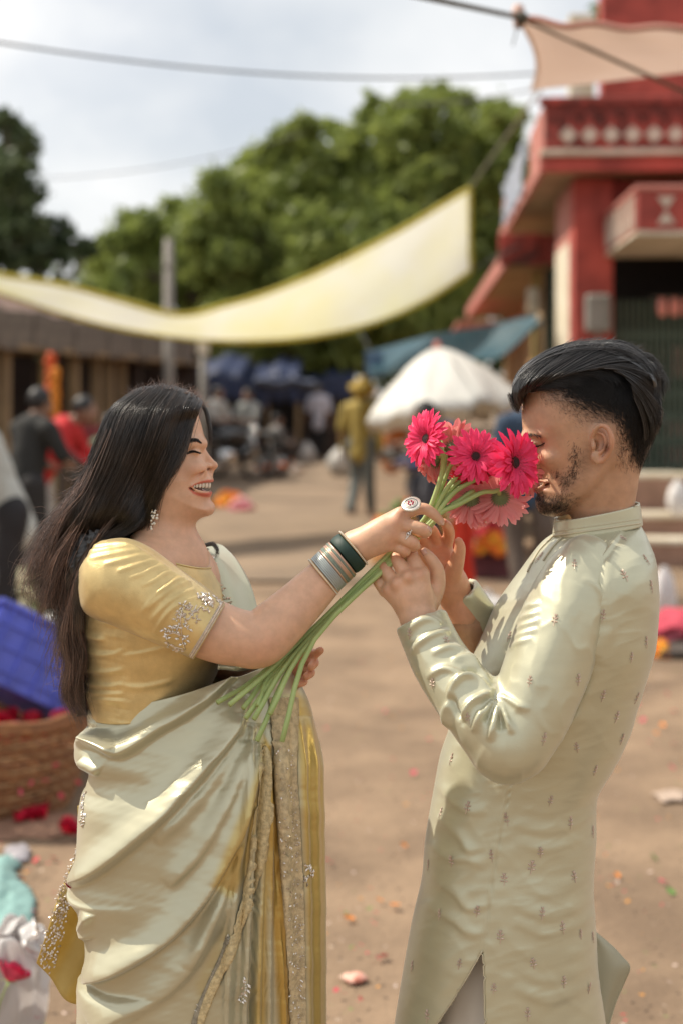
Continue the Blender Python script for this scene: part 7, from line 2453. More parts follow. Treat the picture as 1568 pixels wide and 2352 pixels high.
    t = [[(1270, 300), (1340, 320), (1390, 370), (1425, 440), (1440, 530)], [(1290, 330), (1350, 370), (1390, 430), (1410, 500), (1400, 570)], [(1240, 240), (1290, 240), (1330, 260), (1360, 300), (1400, 350)], [(180, 560), (190, 600), (205, 650), (230, 685), (255, 700)]]
    fl = []
    for l in t[:3]:
        for k in range(40):
            o = rs.normal(size=2) * 9
            fl.append([tuple(P(*K3(x + o[0] + rs.normal() * 4 * i, y + o[1] + rs.normal() * 3 * i), YM + rs.uniform(-.02, .02))) for i, (x, y) in enumerate(l)])
    for k in range(60):
        o = rs.normal(size=2) * 10
        fl.append([tuple(P(*K3(x + o[0] + rs.normal() * 2 * i, y + o[1]), YM - .02 + rs.uniform(-.02, .03))) for i, (x, y) in enumerate(t[3])])
    strands(np.array([spline(q, 10) for q in np.array(fl)]), .0003, M_hairm, 'flyaway_hair', hair)['kind'] = 'stuff'
    return body, H, bv
MAN, MH, M_HEAD_BVH = man()

# ---------------------------------------------------------------- kurta
M_kurta = mat('pale_mint_silk', (0.58, 0.565, 0.405), rough=.35, metal=.45, var=.03, vs=9, bump=.16, bs=260, bdist=.0008, stretch=(1, 1, 5), sheen=.3)
M_trim = mat('kurta_trim', (0.58, 0.52, 0.36), rough=.5, bump=.8, bs=900, bdist=.001)
M_thread = mat('rose_thread', (0.60, 0.46, 0.37), rough=.5, metal=.25, var=.25, vs=300)
def C2(x, y): return 861.2 + .5116 * x, 1148.3 + .5116 * y
def kurta():
    rs = np.random.RandomState(17)
    st = [(1272, 1226, 1466, 1200, 2.235, .064), (1240, 1256, 1482, 1236, 2.235, .120), (1196, 1318, 1500, 1297, 2.235, .165), (1142, 1392, 1503, 1404, 2.235, .172), (1110, 1460, 1497, 1481, 2.235, .170), (1062, 1570, 1471, 1570, 2.24, .160),
          (1030, 1680, 1444, 1665, 2.245, .150), (1010, 1740, 1410, 1742, 2.25, .145), (996, 1813, 1368, 1818, 2.25, .140), (976, 1930, 1365, 1916, 2.25, .142), (968, 2022, 1358, 2018, 2.25, .148), (946, 2120, 1363, 2110, 2.25, .152), (926, 2230, 1370, 2225, 2.25, .154), (906, 2352, 1388, 2352, 2.25, .156), (884, 2500, 1402, 2500, 2.25, .158), (868, 2640, 1410, 2640, 2.25, .158)]
    R = []
    def add(pts, a, wl, wr): R.append(([C2(*p) for p in pts], a, wl, wr))
    # soft drag folds on the body and at the small of the back
    for k, y in enumerate((1340, 1490, 1590, 1760, 1880)):
        w_ = 30 * math.sin(k * 2.3)
        add([(270 - k * 16 + w_, y - 70), (340 + w_, y + 10), (420, y + 60 + w_), (500, y + 60)], .0026, 18, 8)
    for k, y in enumerate((880, 960, 1010, 1330, 1420, 1500, 1700, 1800, 1880, 2010, 2090, 2180)):
        add([(620, y + 50 - k * 4), (760, y + 70), (880, y + 40), (980, y - 20)], .0017 * (1 + .5 * math.sin(k * 1.9)), 24, 10)
    add([(1000, 700), (930, 860), (860, 980), (740, 1150)], -.006, 10, 14)
    add([(1110, 130), (1020, 260), (930, 345)], .004, 5, 8)
    add([(1080, 190), (1040, 340), (1050, 560), (1000, 740)], .004, 14, 22)
    def fn(px, py, v):
        o = np.zeros(px.shape)
        for l, a, wl, wr in R: o = o + ridge(px, py, l, a, wl, wr, (.25, .3))
        d, t = line_sd(px, py, [C2(*p) for p in ((606, 1270), (575, 1440), (540, 1620), (505, 1850), (480, 2030))])
        o = o - .0028 * np.exp(-(d / 1.8) ** 2) + .0014 * np.exp(-((d - 4) / 3) ** 2)
        rn = 1 - np.abs(vnoise(np.stack([px * .32 + py * .30, py * .75 - px * .35], -1), .035, 22)) * 1.6
        rn2 = 1 - np.abs(vnoise(np.stack([px * .25 - py * .12, py + px * .25], -1), .075, 23)) * 1.6
        o = o + .0006 * np.clip(rn, 0, 1) ** 3 + .0005 * np.clip(rn2, 0, 1) ** 3 + .0009 * vnoise(np.stack([px * .5 + py * .25, py * .9 - px * .2], -1), .03, 12) + .0006 * vnoise(np.stack([px * .3, py + .35 * px], -1), .13, 13)
        return o
    v, f = loft(st, 380, 300, .95, fn)
    qx, qy = PX(v)
    slit = [C2(*p) for p in ((478, 2030), (440, 2098), (380, 2200), (280, 2352), (170, 2520), (60, 2800), (500, 2800), (490, 2352), (486, 2150))]
    s0 = poly_sd(qx, qy, slit)
    g0, g1 = poly_sd(qx + 1, qy, slit) - s0, poly_sd(qx, qy + 1, slit) - s0
    mv = (np.abs(s0) < 2.3) & (v[:, 1] < 2.25)
    v[:, 0] -= np.where(mv, s0 * g0, 0) / F * v[:, 1]; v[:, 2] += np.where(mv, s0 * g1, 0) / F * v[:, 1]
    c = v[f].mean(1)
    fx, fy = PX(c)
    f = f[~((poly_sd(fx, fy, slit) > 0) & (c[:, 1] < 2.25))]
    k = cap_open('kurta', v, f, .0022, M_kurta, MAN)
    TB = bvh_of(v, f)
    # stand collar with braid
    cst = [(1273, 1192, 1466, 1153, 2.228, .059), (1270, 1212, 1470, 1178, 2.23, .061), (1268, 1232, 1473, 1203, 2.232, .064)]
    cv, cf = loft(cst, 16, 150, .72)
    col = cap_open('collar', cv, cf, .003, M_kurta, k)
    cb = bvh_of(cv, cf)
    for a, b, r in (((1273, 1192), (1463, 1154), .0016), ((1268, 1230), (1470, 1200), .0018), ((1269.5, 1200), (1464, 1162), .0007), ((1268.4, 1222), (1469, 1192), .0007)):
        pts = []
        for t in np.linspace(0.01, .99, 70):
            x, y = a[0] + (b[0] - a[0]) * t, a[1] + (b[1] - a[1]) * t
            q, n = cast(cb, x, y + (1.5 if r > .001 else 0), .0006)
            if q is not None: pts.append(q)
        MB().tube(pts, r, 6).build('braid', M_trim, col, True)
    # placket on the chest front
    pl = []
    for line, off in (([(795, 160), (735, 222), (700, 280), (680, 320)], 0), ([(850, 150), (800, 200), (770, 240), (750, 270)], 0)):
        pts = []
        for x, y in spline([C2(*p) for p in line], 24):
            q, n = cast(TB, x + 2, y + 2, .001)
            if q is not None: pts.append(q)
        if len(pts) > 3: MB().tube(pts, .0016, 6).build('placket_edge', M_trim, k, True)
    # near sleeve as one soft tube bent at the elbow
    m = 2.1 / F
    S = box_px(885, 1430, 1215, 1815, 1.93, 2.27, .0032)
    up = [(1345, 1290, 2.135, 64), (1318, 1350, 2.115, 86), (1290, 1430, 2.10, 97), (1256, 1530, 2.085, 98), (1218, 1630, 2.07, 92), (1182, 1700, 2.06, 84), (1165, 1718, 2.06, 80)]
    fo = [(1150, 1700, 2.06, 82), (1112, 1650, 2.07, 80), (1070, 1600, 2.09, 76), (1033, 1552, 2.11, 71), (1004, 1508, 2.125, 67), (984, 1466, 2.14, 64.5), (966, 1424, 2.15, 63), (950, 1385, 2.155, 62)]
    S.chain([P(a, b, c) for a, b, c, d in up], [d * m for a, b, c, d in up], .004)
    S.chain([P(a, b, c) for a, b, c, d in fo], [d * m for a, b, c, d in fo], .012)
    # square off and hollow the cuff
    p0, p1 = Vector(P(966, 1422, 2.15)), Vector(P(985, 1468, 2.14))
    dr = (p1 - p0).normalized()
    X, Y, Z = np.meshgrid(*S.ax, indexing='ij', sparse=True)
    pl_ = -((X - p0.x) * dr.x + (Y - p0.y) * dr.y + (Z - p0.z) * dr.z)
    near = (X - p0.x) ** 2 + (Y - p0.y) ** 2 + (Z - p0.z) ** 2 < .16 ** 2
    S.F = np.where(near, np.maximum(S.F, pl_), S.F).astype(np.float32)
    S.cone(p0 - dr * .05, p0 + dr * .035, 53 * m, 53 * m, .002, 's')
    v, f = S.mesh()
    v = smooth_mesh(v, f, 3, .5)
    R2 = []
    def a2(pts, a, wl, wr): R2.append(([C2(*p) for p in pts], a, wl, wr))
    # creases gathered at the inner elbow
    for k_, (pts, a) in enumerate((([(535, 880), (480, 880), (420, 920), (380, 1000)], .013), ([(540, 890), (500, 920), (460, 980), (440, 1040)], .012), ([(545, 900), (535, 960), (520, 1030), (510, 1080)], .012), ([(550, 900), (575, 960), (600, 1010), (610, 1050)], .011),
                                   ([(530, 860), (460, 800), (400, 790), (350, 830), (325, 900)], .013), ([(520, 830), (440, 740), (390, 710), (340, 720)], .010), ([(555, 880), (600, 900), (650, 930), (690, 940)], .006), ([(470, 750), (400, 690), (330, 660), (250, 690)], .009), ([(330, 900), (310, 960), (330, 1030)], .010),
                                   ([(335, 590), (270, 600), (200, 640), (160, 690)], .009), ([(230, 800), (300, 760), (380, 780)], .006), ([(300, 560), (240, 530), (170, 560), (130, 620)], .006))):
        a2(pts, a * .8, 8 + 1.0 * (k_ % 3), 6)
    for pts, a in (([(545, 880), (510, 900), (470, 950)], -.010), ([(548, 895), (520, 950), (500, 1010)], -.009), ([(556, 900), (560, 960), (565, 1040)], -.009), ([(525, 845), (450, 780), (390, 760)], -.010), ([(340, 880), (360, 940), (400, 1010)], -.008)):
        a2(pts, a, 6, 6)
    # drag lines on the upper arm
    for k_, (x, y) in enumerate(((690, 480), (690, 520), (690, 560), (680, 600), (660, 640))):
        a2([(x - 80, y + 30), (x - 20, y + 4), (x + 50, y - 20)], .0035, 7, 6)
    a2([(905, 370), (860, 480), (800, 620), (730, 770), (640, 960)], .004, 26, 30)
    a2([(930, 345), (1000, 400), (1040, 520), (1050, 620), (1000, 740)], .004, 9, 7)
    def fs(px, py, v):
        o = np.zeros(px.shape)
        for l, a, wl, wr in R2: o = o + ridge(px, py, l, a, wl, wr, (.2, .3))
        rn = 1 - np.abs(vnoise(np.stack([px * .8 + py * .3, py * .5 - px * .3], -1), .05, 33)) * 1.6
        return o + .0018 * vnoise(np.stack([px * .8, py * .6], -1), .035, 3) + .0012 * np.clip(rn, 0, 1) ** 3
    v = displace(v, f, fs)
    v = smooth_mesh(v, f, 1, .35)
    sl = obj('sleeve', v, f, M_kurta, k)
    SB = bvh_of(v, f)
    # far sleeve
    S = box_px(1030, 1300, 1290, 1640, 2.20, 2.46, .0035)
    fo = [(1042, 1332, 2.29, 46), (1072, 1378, 2.295, 48), (1096, 1420, 2.31, 53), (1130, 1480, 2.33, 60), (1180, 1560, 2.36, 66), (1230, 1480, 2.36, 75), (1262, 1390, 2.34, 75)]
    S.chain([P(a, b, c) for a, b, c, d in fo], [d * m for a, b, c, d in fo], .004)
    p0, p1 = Vector(P(1056, 1358, 2.29)), Vector(P(1085, 1400, 2.30))
    dr = (p1 - p0).normalized()
    X, Y, Z = np.meshgrid(*S.ax, indexing='ij', sparse=True)
    pl_ = -((X - p0.x) * dr.x + (Y - p0.y) * dr.y + (Z - p0.z) * dr.z)
    near = (X - p0.x) ** 2 + (Y - p0.y) ** 2 + (Z - p0.z) ** 2 < .12 ** 2
    S.F = np.where(near, np.maximum(S.F, pl_), S.F).astype(np.float32)
    S.cone(p0 - dr * .05, p0 + dr * .03, 36 * m, 36 * m, .002, 's')
    v, f = S.mesh()
    v = smooth_mesh(v, f, 3, .5)
    v = displace(v, f, lambda px, py, v: .003 * vnoise(np.stack([px, py], -1), .05, 5))
    fsl = obj('sleeve', v, f, M_kurta, k)
    FB = bvh_of(v, f)
    # tail of the back panel lifted by the breeze
    V = []
    ed = spline([C2(*p) for p in ((975, 1930), (1060, 2005), (1110, 2060), (1143, 2105), (1120, 2170), (1080, 2260), (1050, 2352), (1020, 2460))], 40)
    ins = spline([C2(*p) for p in ((960, 1930), (960, 2000), (965, 2060), (970, 2120), (980, 2200), (990, 2280), (1000, 2352), (985, 2460))], 40)
    for i in range(40):
        for j in range(14):
            t = j / 13
            q = ins[i] * (1 - t) + ed[i] * t
            p = P(q[0], q[1], 2.27 + .03 * t)
            p.y += .006 * math.sin(t * 6 + i * .1)
            V.append(tuple(p))
    fl = obj('back_flap', np.array(V), grid_faces(40, 14), mat('thin_mint_silk', (0.55, 0.52, 0.38), rough=.45, trans=.4, var=.05), k)
    fl.modifiers.new('solid', 'SOLIDIFY').thickness = .0015
    rel_e = MB().tube([V[i * 14 + 13] for i in range(40)], .0016, 5).build('flap_hem', M_trim, fl, True)
    # slit hems
    for line in ([(478, 2030), (440, 2098), (380, 2200), (280, 2352), (200, 2470)], [(480, 2030), (486, 2150), (490, 2352), (492, 2460)]):
        pts = []
        for x, y in spline([C2(*p) for p in line], 40):
            for dx in (0, -4, 4, -8, 8, 12, -12):
                q, n = cast(TB, x + dx, y - 2, .0006)
                if q is not None and q.y < 2.24: break
            if q is not None and q.y < 2.24: pts.append(q)
        if len(pts) > 4: MB().tube(pts, .0012, 5).build('slit_hem', M_trim, k, True)
    # little embroidered sprigs, each its own piece
    sp = MB()
    for ang, d, ln, wd in ((1.57, .002, .010, .0042), (.6, .001, .009, .0038), (2.54, .001, .009, .0038), (0.1, -.003, .008, .0034), (3.04, -.003, .008, .0034), (1.1, .006, .007, .003), (2.04, .006, .007, .003)):
        leaf_rel(sp, (0, d, 0), (0, 0, 1), ang, ln, wd, .0016)
    sp.tube([(0, -.011, .0006), (0.0006, -.004, .0008), (0, .004, .0006)], .0007, 5)
    sme = mesh('embroidered_sprig', sp.v, sp.f, M_thread, False)
    pos = [(1112, 172), (1118, 340), (893, 290), (735, 260), (1020, 522), (805, 540), (600, 615), (910, 808), (1148, 708), (1215, 640), (1238, 390), (1216, 270), (692, 815), (756, 1075), (1082, 975), (1020, 880), (1172, 890),
           (903, 1112), (985, 1215), (785, 1352), (875, 1450), (588, 1435), (412, 1382), (293, 1405), (340, 1165), (340, 1622), (237, 1640), (520, 1600), (740, 1583), (892, 1693), (577, 1705), (287, 1862), (455, 1848), (748, 1858), (560, 1962), (920, 1952),
           (840, 1920), (165, 2095), (376, 2085), (708, 2082), (845, 2165), (530, 2195), (232, 2318), (683, 2310), (958, 2193), (975, 1490), (975, 1965), (153, 600), (318, 628), (255, 825), (415, 980), (412, 578), (1105, 1075), (700, 1650)]
    for x, y in pos:
        a, b = C2(x, y)
        best = None
        for B in (SB, TB, FB):
            q, n = cast(B, a, b, .0006)
            if q is not None and (best is None or q.y < best[0].y): best = (q, n)
        if best is None: continue
        q, n = best
        z = n.normalized()
        up_ = Vector((rs.uniform(-.25, .25), 0, 1)); yv = (up_ - z * up_.dot(z)).normalized(); xv = yv.cross(z)
        M4 = Matrix((xv, yv, z)).transposed().to_4x4(); M4.translation = q
        sc_ = rs.uniform(.70, .92); link('embroidered_sprig', sme, k, M4 @ Matrix.Diagonal((sc_ * rs.uniform(.6, 1), sc_, .8, 1)))
    # trousers in the slit
    tst = [(985, 1900, 1320, 1900, 2.25, .11), (985, 2100, 1310, 2100, 2.25, .115), (990, 2352, 1290, 2352, 2.25, .105), (1000, 2600, 1270, 2600, 2.25, .10), (1060, 3200, 1230, 3200, 2.25, .085)]
    tv, tf = loft(tst, 120, 120, 1.0, lambda px, py, v: .005 * vnoise(np.stack([px, py * .25], -1), .06, 2))
    cap_open('trousers', tv, tf, .002, mat('white_cotton', (0.70, 0.66, 0.58), rough=.8, var=.03), MAN)
kurta()
# ================================================================ the gerberas
def K5(x, y): return 889.9 + .2380 * x, 918.6 + .2380 * y
def K6(x, y): return 459.3 + .2197 * x, 1320.4 + .2197 * y
def petal_mat(name, front, back):
    m = mat(name, front, rough=.45, var=.10, vs=60, trans=.30, spec=.3)
    t = m.node_tree
    b = t.nodes['Principled BSDF']
    src = b.inputs['Base Color'].links[0].from_socket
    g = t.nodes.new('ShaderNodeNewGeometry')
    mx = t.nodes.new('ShaderNodeMix'); mx.data_type = 'RGBA'
    t.links.new(g.outputs['Backfacing'], mx.inputs['Factor'])
    t.links.new(src, mx.inputs['B'])
    mx.inputs['A'].default_value = (*back, 1)
    for l in list(src.links):
        if l.to_node != mx: t.links.new(mx.outputs['Result'], l.to_socket)
    return m
M_hot = petal_mat('hot_pink_petal', (0.92, 0.055, 0.175), (0.92, 0.34, 0.35))
M_coral = petal_mat('coral_pink_petal', (0.90, 0.09, 0.17), (0.90, 0.36, 0.34))
M_shaded = petal_mat('shaded_pink_petal', (0.66, 0.012, 0.05), (0.72, 0.12, 0.15))  # pink petal with its shade painted in as deep red
M_stem = mat('gerbera_stem', (0.42, 0.52, 0.20), rough=.5, c2=(0.34, 0.45, 0.16), vs=20, sss=.1, bump=.1, bs=300, bdist=.0006)
M_calyx = mat('calyx_green', (0.13, 0.19, 0.07), rough=.7, c2=(0.20, 0.24, 0.13), vs=120)
M_disc = mat('dark_disc', (0.030, 0.012, 0.012), rough=.8, bump=1.0, bs=600, bdist=.002)
M_floret = mat('disc_floret', (0.55, 0.05, 0.10), rough=.6, var=.3, vs=300)
def petal_shape(L, W, m, curl, seed):
    r = random.Random(seed)
    v = []
    n, k = 8, 5
    for i in range(n):
        t = i / (n - 1)
        w = W * (0.30 + 0.70 * math.sin(math.pi * min(1.0, .12 + .62 * t))) * (1 - max(0, (t - .82) / .18) ** 2.2 * .82)
        z = curl * (t ** 2) * L + .10 * L * math.sin(math.pi * t * .8)
        for j in range(k):
            u = j / (k - 1) - .5
            v.append((t * L, u * w + .03 * W * math.sin(t * 5 + seed), z + abs(u) * w * .35 - .05 * w * math.cos(u * 12.56)))
    f = grid_faces(n, k)
    me = mesh('petal', np.array(v), f, m)
    return me
PET = {}
def petals_for(m):
    if m.name not in PET:
        PET[m.name] = [[petal_shape(1.0, .25, m, c, s + 3 * q) for s, c in enumerate((-.06, .0, .06, -.12))] for q in range(3)]
    return PET[m.name]
def gerbera(px, py, Y, nrm, R, m, label, stem, droop=0.0, seed=0, face=True, arc=None):
    r = random.Random(seed)
    c = P(px, py, Y)
    root = empty('gerbera', c, 0, label, 'flower', 'gerberas held in the bunch')
    n = Vector(nrm).normalized()
    rot = n.to_track_quat('Z', 'Y').to_matrix().to_4x4()
    # calyx behind, disc in front
    prof = [(.0035, -R * .34), (R * .14, -R * .24), (R * .22, -R * .10), (R * .24, .0)]
    mb = MB().lathe(prof, (0, 0, 0), 16)
    for k in range(22):     # narrow green bracts
        a = 2 * math.pi * k / 22; ca, sa = math.cos(a), math.sin(a)
        q = lambda rr, z, da: (rr * math.cos(a + da), rr * math.sin(a + da), z)
        mb.add([q(R * .13, -R * .25, -.10), q(R * .13, -R * .25, .10), q(R * .25, -R * .10, .10), q(R * .33, -R * .015, 0), q(R * .25, -R * .10, -.10)], [(0, 1, 2, 4), (4, 2, 3)])
    head = mb.build('flower_head', M_calyx, root, True)
    head.matrix_local = rot
    d = MB().lathe([(0.0004, R * .085), (R * .08, R * .08), (R * .16, R * .055), (R * .21, .02 * R), (R * .22, -.02 * R)], (0, 0, 0), 24).build('disc', M_disc, head, True)
    fb = MB()
    for ring_, (rr, nn, z) in enumerate(((.13, 26, .075), (.18, 36, .07), (.23, 44, .06), (.28, 46, .05))):
        for k in range(nn):
            a = 2 * math.pi * (k + .5 * ring_) / nn + r.uniform(-.04, .04)
            h = R * (.05 + .03 * ring_) * r.uniform(.7, 1.2)
            ca, sa = math.cos(a), math.sin(a)
            b = Vector((R * rr * ca, R * rr * sa, R * z))
            o = Vector((ca, sa, 0)) * h * .5 + Vector((0, 0, h))
            s = Vector((-sa, ca, 0)) * R * .010
            fb.add([b - s, b + s, b + o + s * .6, b + o - s * .6], [(0, 1, 2, 3)])
    fo = fb.build('florets', M_floret, head); fo['kind'] = 'stuff'
    sets = petals_for(m)
    for row, (cnt, ln, z, tilt) in enumerate(((27, 1.0, -.03, .08), (24, .93, .015, .18), (18, .68, .04, .36))):
        for k in range(cnt):
            a = 2 * math.pi * (k + .37 * row) / cnt + r.uniform(-.10, .10)
            if arc is not None and not (arc[0] <= (math.degrees(a) % 360) <= arc[1]): pass
            me = sets[r.randrange(3)][r.randrange(4)]
            L = R * .84 * ln * r.uniform(.88, 1.05)
            t = tilt - droop + r.uniform(-.12, .12)
            M4 = Matrix.Rotation(a, 4, 'Z') @ Matrix.Translation((R * .16, 0, R * z)) @ Matrix.Rotation(-t, 4, 'Y') @ Matrix.Rotation(r.uniform(-.35, .35), 4, 'X') @ Matrix.Diagonal((L, R * r.uniform(.60, .80), R * .8, 1))
            link('petal', me, head, M4)
    # stem, from the calyx through the fist to the cut end
    start = -n * R * .33
    pts = [start, start - n * R * .30] + [P(*s) - c for s in stem]
    sp = spline(np.array([tuple(p) for p in pts]), 40)
    rr = [0.0033 + 0.0006 * min(1, i / 20) for i in range(40)]
    MB().tube([tuple(p) for p in sp], rr, 10).build('stem', M_stem, root, True)
    return root
def flowers():
    f0 = (984, 1193); f1 = (905, 1272)
    def path(a, dy0, dx, mid, end):
        """control points: near the head, above the fist, in the fist, below, cut end"""
        return a + [(f0[0] + dx, f0[1] + dx * .9, 2.186 + dy0), (945 + dx * .9, 1232 + dx * .9, 2.190 + dy0), (f1[0] + dx * .9, f1[1] + dx * .9, 2.184 + dy0)] + mid + [end]
    E = [K6(*p) for p in ((185, 1335), (310, 1360), (455, 1395), (610, 1370), (565, 1510), (480, 1500), (735, 1455), (600, 1735), (860, 1745))]
    H_ = lambda x, y, Y: (*K5(x, y), Y)
    Q = lambda x, y, Y: (*K6(x, y), Y)
    Y0 = 2.17
    # 1 upper left, facing left
    gerbera(*K5(372, 375), 2.165, (-.74, -.62, .16), .047, M_hot, 'hot pink gerbera topmost at the left, turned to the left', path([H_(520, 480, 2.17), H_(530, 600, 2.175), H_(500, 780, 2.18)], 0, -7, [Q(860, 880, 2.139)], (*E[1], 2.082)), .06, 1)
    # 2 coral, seen from behind
    gerbera(*K5(625, 470), 2.215, (-.10, .82, .42), .052, M_coral, 'coral gerbera seen from behind, at the back between two open ones', path([H_(590, 650, 2.20), H_(540, 780, 2.195)], .006, -3, [Q(850, 900, 2.149)], (*E[3], 2.092)), .15, 2)
    # 3 the open one in the middle
    gerbera(*K5(845, 545), 2.145, (.10, -.92, .30), .0455, M_hot, 'wide open hot pink gerbera with dark eye in the middle of the bunch', path([H_(760, 650, 2.17), H_(640, 760, 2.18), H_(520, 930, 2.184)], 0, 1, [Q(1000, 820, 2.137)], (*E[4], 2.077)), .10, 3)
    # 4 right, against his nose
    gerbera(*K5(1218, 605), 2.150, (.66, -.73, .10), .056, M_hot, 'hot pink gerbera on the right pressed against his nose', path([H_(1060, 640, 2.165), H_(900, 740, 2.18), H_(640, 890, 2.184)], -.004, 5, [Q(1100, 760, 2.134)], (*E[6], 2.077)), .10, 4)
    # 5 drooping lower right, back view
    gerbera(*K5(1085, 950), 2.205, (.20, .86, -.46), .050, M_coral, 'drooping pale pink gerbera lowest at the right, showing its underside', path([H_(1020, 885, 2.175), H_(900, 895, 2.172), H_(680, 1010, 2.178), H_(520, 1080, 2.182)], -.006, 9, [Q(1180, 700, 2.130)], (*E[8], 2.067)), .18, 5)
    # 6 drooping lower middle, back view
    gerbera(*K5(795, 965), 2.215, (-.04, .86, -.50), .049, M_coral, 'drooping pale pink gerbera lowest in the middle, underside towards us', path([H_(700, 960, 2.19), H_(600, 1020, 2.19), H_(500, 1090, 2.19)], .004, 7, [Q(1060, 800, 2.144)], (*E[7], 2.072)), .18, 6)
    # 7 left, low, back view
    gerbera(*K5(430, 585), 2.225, (-.62, .60, -.38), .046, M_coral, 'coral gerbera at the left below the topmost one, turned away', path([H_(545, 650, 2.21), H_(530, 790, 2.20)], .008, -5, [Q(830, 930, 2.154)], (*E[2], 2.097)), .25, 7)
    # 8 under the middle, its shade painted in as deep red
    gerbera(*K5(850, 700), 2.175, (.12, -.40, -.80), .042, M_shaded, 'pink gerbera beneath the wide open one, its shade painted as deep red', path([H_(740, 740, 2.19), H_(600, 870, 2.19)], .002, 3, [Q(960, 860, 2.144)], (*E[5], 2.087)), .25, 8)
    # 9 behind on the right
    gerbera(*K5(1290, 690), 2.215, (.45, .72, .25), .046, M_coral, 'pale coral gerbera half hidden on the far right by his mouth', path([H_(1100, 640, 2.21), H_(900, 700, 2.20), H_(650, 870, 2.192)], .006, 0, [Q(700, 990, 2.164)], (*E[0], 2.112)), .10, 9)
flowers()
# ---- ground cloths, bag and litter near the couple
flat_cloth('teal_cloth', [(-40, 1985), (20, 1975), (50, 1990), (30, 2010), (62, 2040), (82, 2075), (70, 2140), (45, 2180), (0, 2190), (-50, 2180)], 4.6, (0.20, 0.34, 0.32), 'crumpled pale teal cloth on the ground at the left edge', 'cloth', .06, 3)
flat_cloth('sackcloth_sheet', [(-60, 1880), (120, 1868), (185, 1880), (180, 1915), (120, 1932), (60, 1928), (0, 1940), (-60, 1940)], 5.3, (0.30, 0.17, 0.11), 'brown sacking spread on the ground under the cane basket', 'cloth', .03, 4)
flat_cloth('plastic_scrap', [(10, 1960), (60, 1948), (72, 1962), (64, 1985), (30, 1990), (14, 1982)], 5.0, (0.55, 0.52, 0.53), 'torn piece of clear plastic on the ground near the basket', 'litter', .03, 5, 16, mat('thin_plastic', (0.60, 0.57, 0.60), rough=.25, trans=.4))
flat_cloth('paper_scrap', [(780, 2255), (792, 2247), (815, 2244), (842, 2254), (840, 2262), (812, 2270), (790, 2262)], 3.9, (0.62, 0.22, 0.15), 'orange red crumpled paper scrap on the ground between the couple', 'litter', .02, 6, 14, mat('orange_paper', (0.66, 0.20, 0.13), rough=.7, c2=(0.70, 0.55, 0.45), vs=22))
flat_cloth('paper_scrap', [(1495, 1828), (1540, 1818), (1580, 1826), (1570, 1846), (1520, 1848)], 5.7, (0.42, 0.32, 0.25), 'pale flattened paper on the ground behind the groom', 'litter', .008, 7, 12)
def gp(px, py): 
    Y = CH * F / (py - HY)
    return Vector(((px - CX) / F * Y, Y, .012))
for px, py, s in ((60, 1900, 1.3), (72, 1896, 1.2), (98, 1893, 1.3), (88, 1900, 1.1), (158, 1932, 1.4), (150, 1934, 1.1), (52, 1905, 1.0)):
    put_rose(gp(px, py) + Vector((0, 0, .03)), 'rose head dropped on the brown sacking by the basket', 'roses dropped by the basket', s, random.randrange(2))
random.seed(5)
lit = [(85, 1985, 1), (122, 1981, 1), (45, 2030, 1), (70, 2105, 0), (82, 2110, 1), (948, 1782, 0), (880, 2208, 0), (865, 2212, 0), (1520, 2034, 0), (1505, 1690, 2), (1520, 1672, 2), (1545, 1715, 0), (1490, 1710, 0), (1460, 1625, 0), (1475, 1660, 0), (1530, 1600, 0), (925, 1950, 2), (870, 2078, 2), (905, 2090, 2), (1415, 2020, 2), (1540, 1770, 0), (600, 1320, 0), (985, 1705, 0), (885, 1640, 0), (1440, 1560, 0), (800, 2120, 2), (1545, 1640, 1), (760, 1990, 0)]
for px, py, c in lit:
    o = petal_piece(gp(px, py), random.uniform(.022, .036), M_pet[c], random.uniform(0, 6), .5)
    tag(o, ('small pink petal fallen on the bare ground', 'small dark red petal fallen on the bare ground', 'small orange petal fallen on the bare ground')[c], 'petal', ('pink petals fallen on the ground', 'dark red petals fallen on the ground', 'orange petals fallen on the ground')[c])
M_gl = mat('dropped_leaf', (0.12, 0.26, 0.05), rough=.5)
for (px, py), lb in zip(((1498, 1978), (1538, 2058)), ('green leaf scrap on the ground right of the groom, the farther of two', 'green leaf scrap on the ground right of the groom, the nearer of two')):
    o = petal_piece(gp(px, py), .034, M_gl, random.uniform(0, 6), .8); o.name = 'leaf_scrap'
    tag(o, lb, 'leaf')
def specks():
    rs = np.random.RandomState(6)
    V, C = [], []
    pal = np.array([(0.50, .06, .08), (.36, .02, .03), (.55, .24, .04), (.16, .20, .06), (.40, .30, .22), (.14, .09, .06), (.52, .40, .34)])
    n = 3000
    Y = 3.5 + 15 * rs.uniform(size=n) ** 1.5; X = rs.uniform(-.28, .28, n) * Y
    for k in range(n):
        s = rs.uniform(.004, .013); a = rs.uniform(0, 6.28)
        d = np.array([math.cos(a), math.sin(a), rs.uniform(-.3, .3)]) * s; e = np.array([-math.sin(a), math.cos(a), .2]) * s * rs.uniform(.3, .7)
        c = np.array([X[k], Y[k], .028])
        V += [c - d, c + e, c + d * .8 + [0, 0, s * .3], c - e]
        C += [pal[rs.randint(7)]] * 4
    o = obj('litter_specks', np.array(V), np.arange(4 * n).reshape(n, 4), mat('litter_mix', (1, 1, 1), rough=.8, var=.1, attr=True), None, False, np.array(C))
    tag(o, 'fine trampled petals and litter all over the ground', 'litter', kind='stuff')
specks()
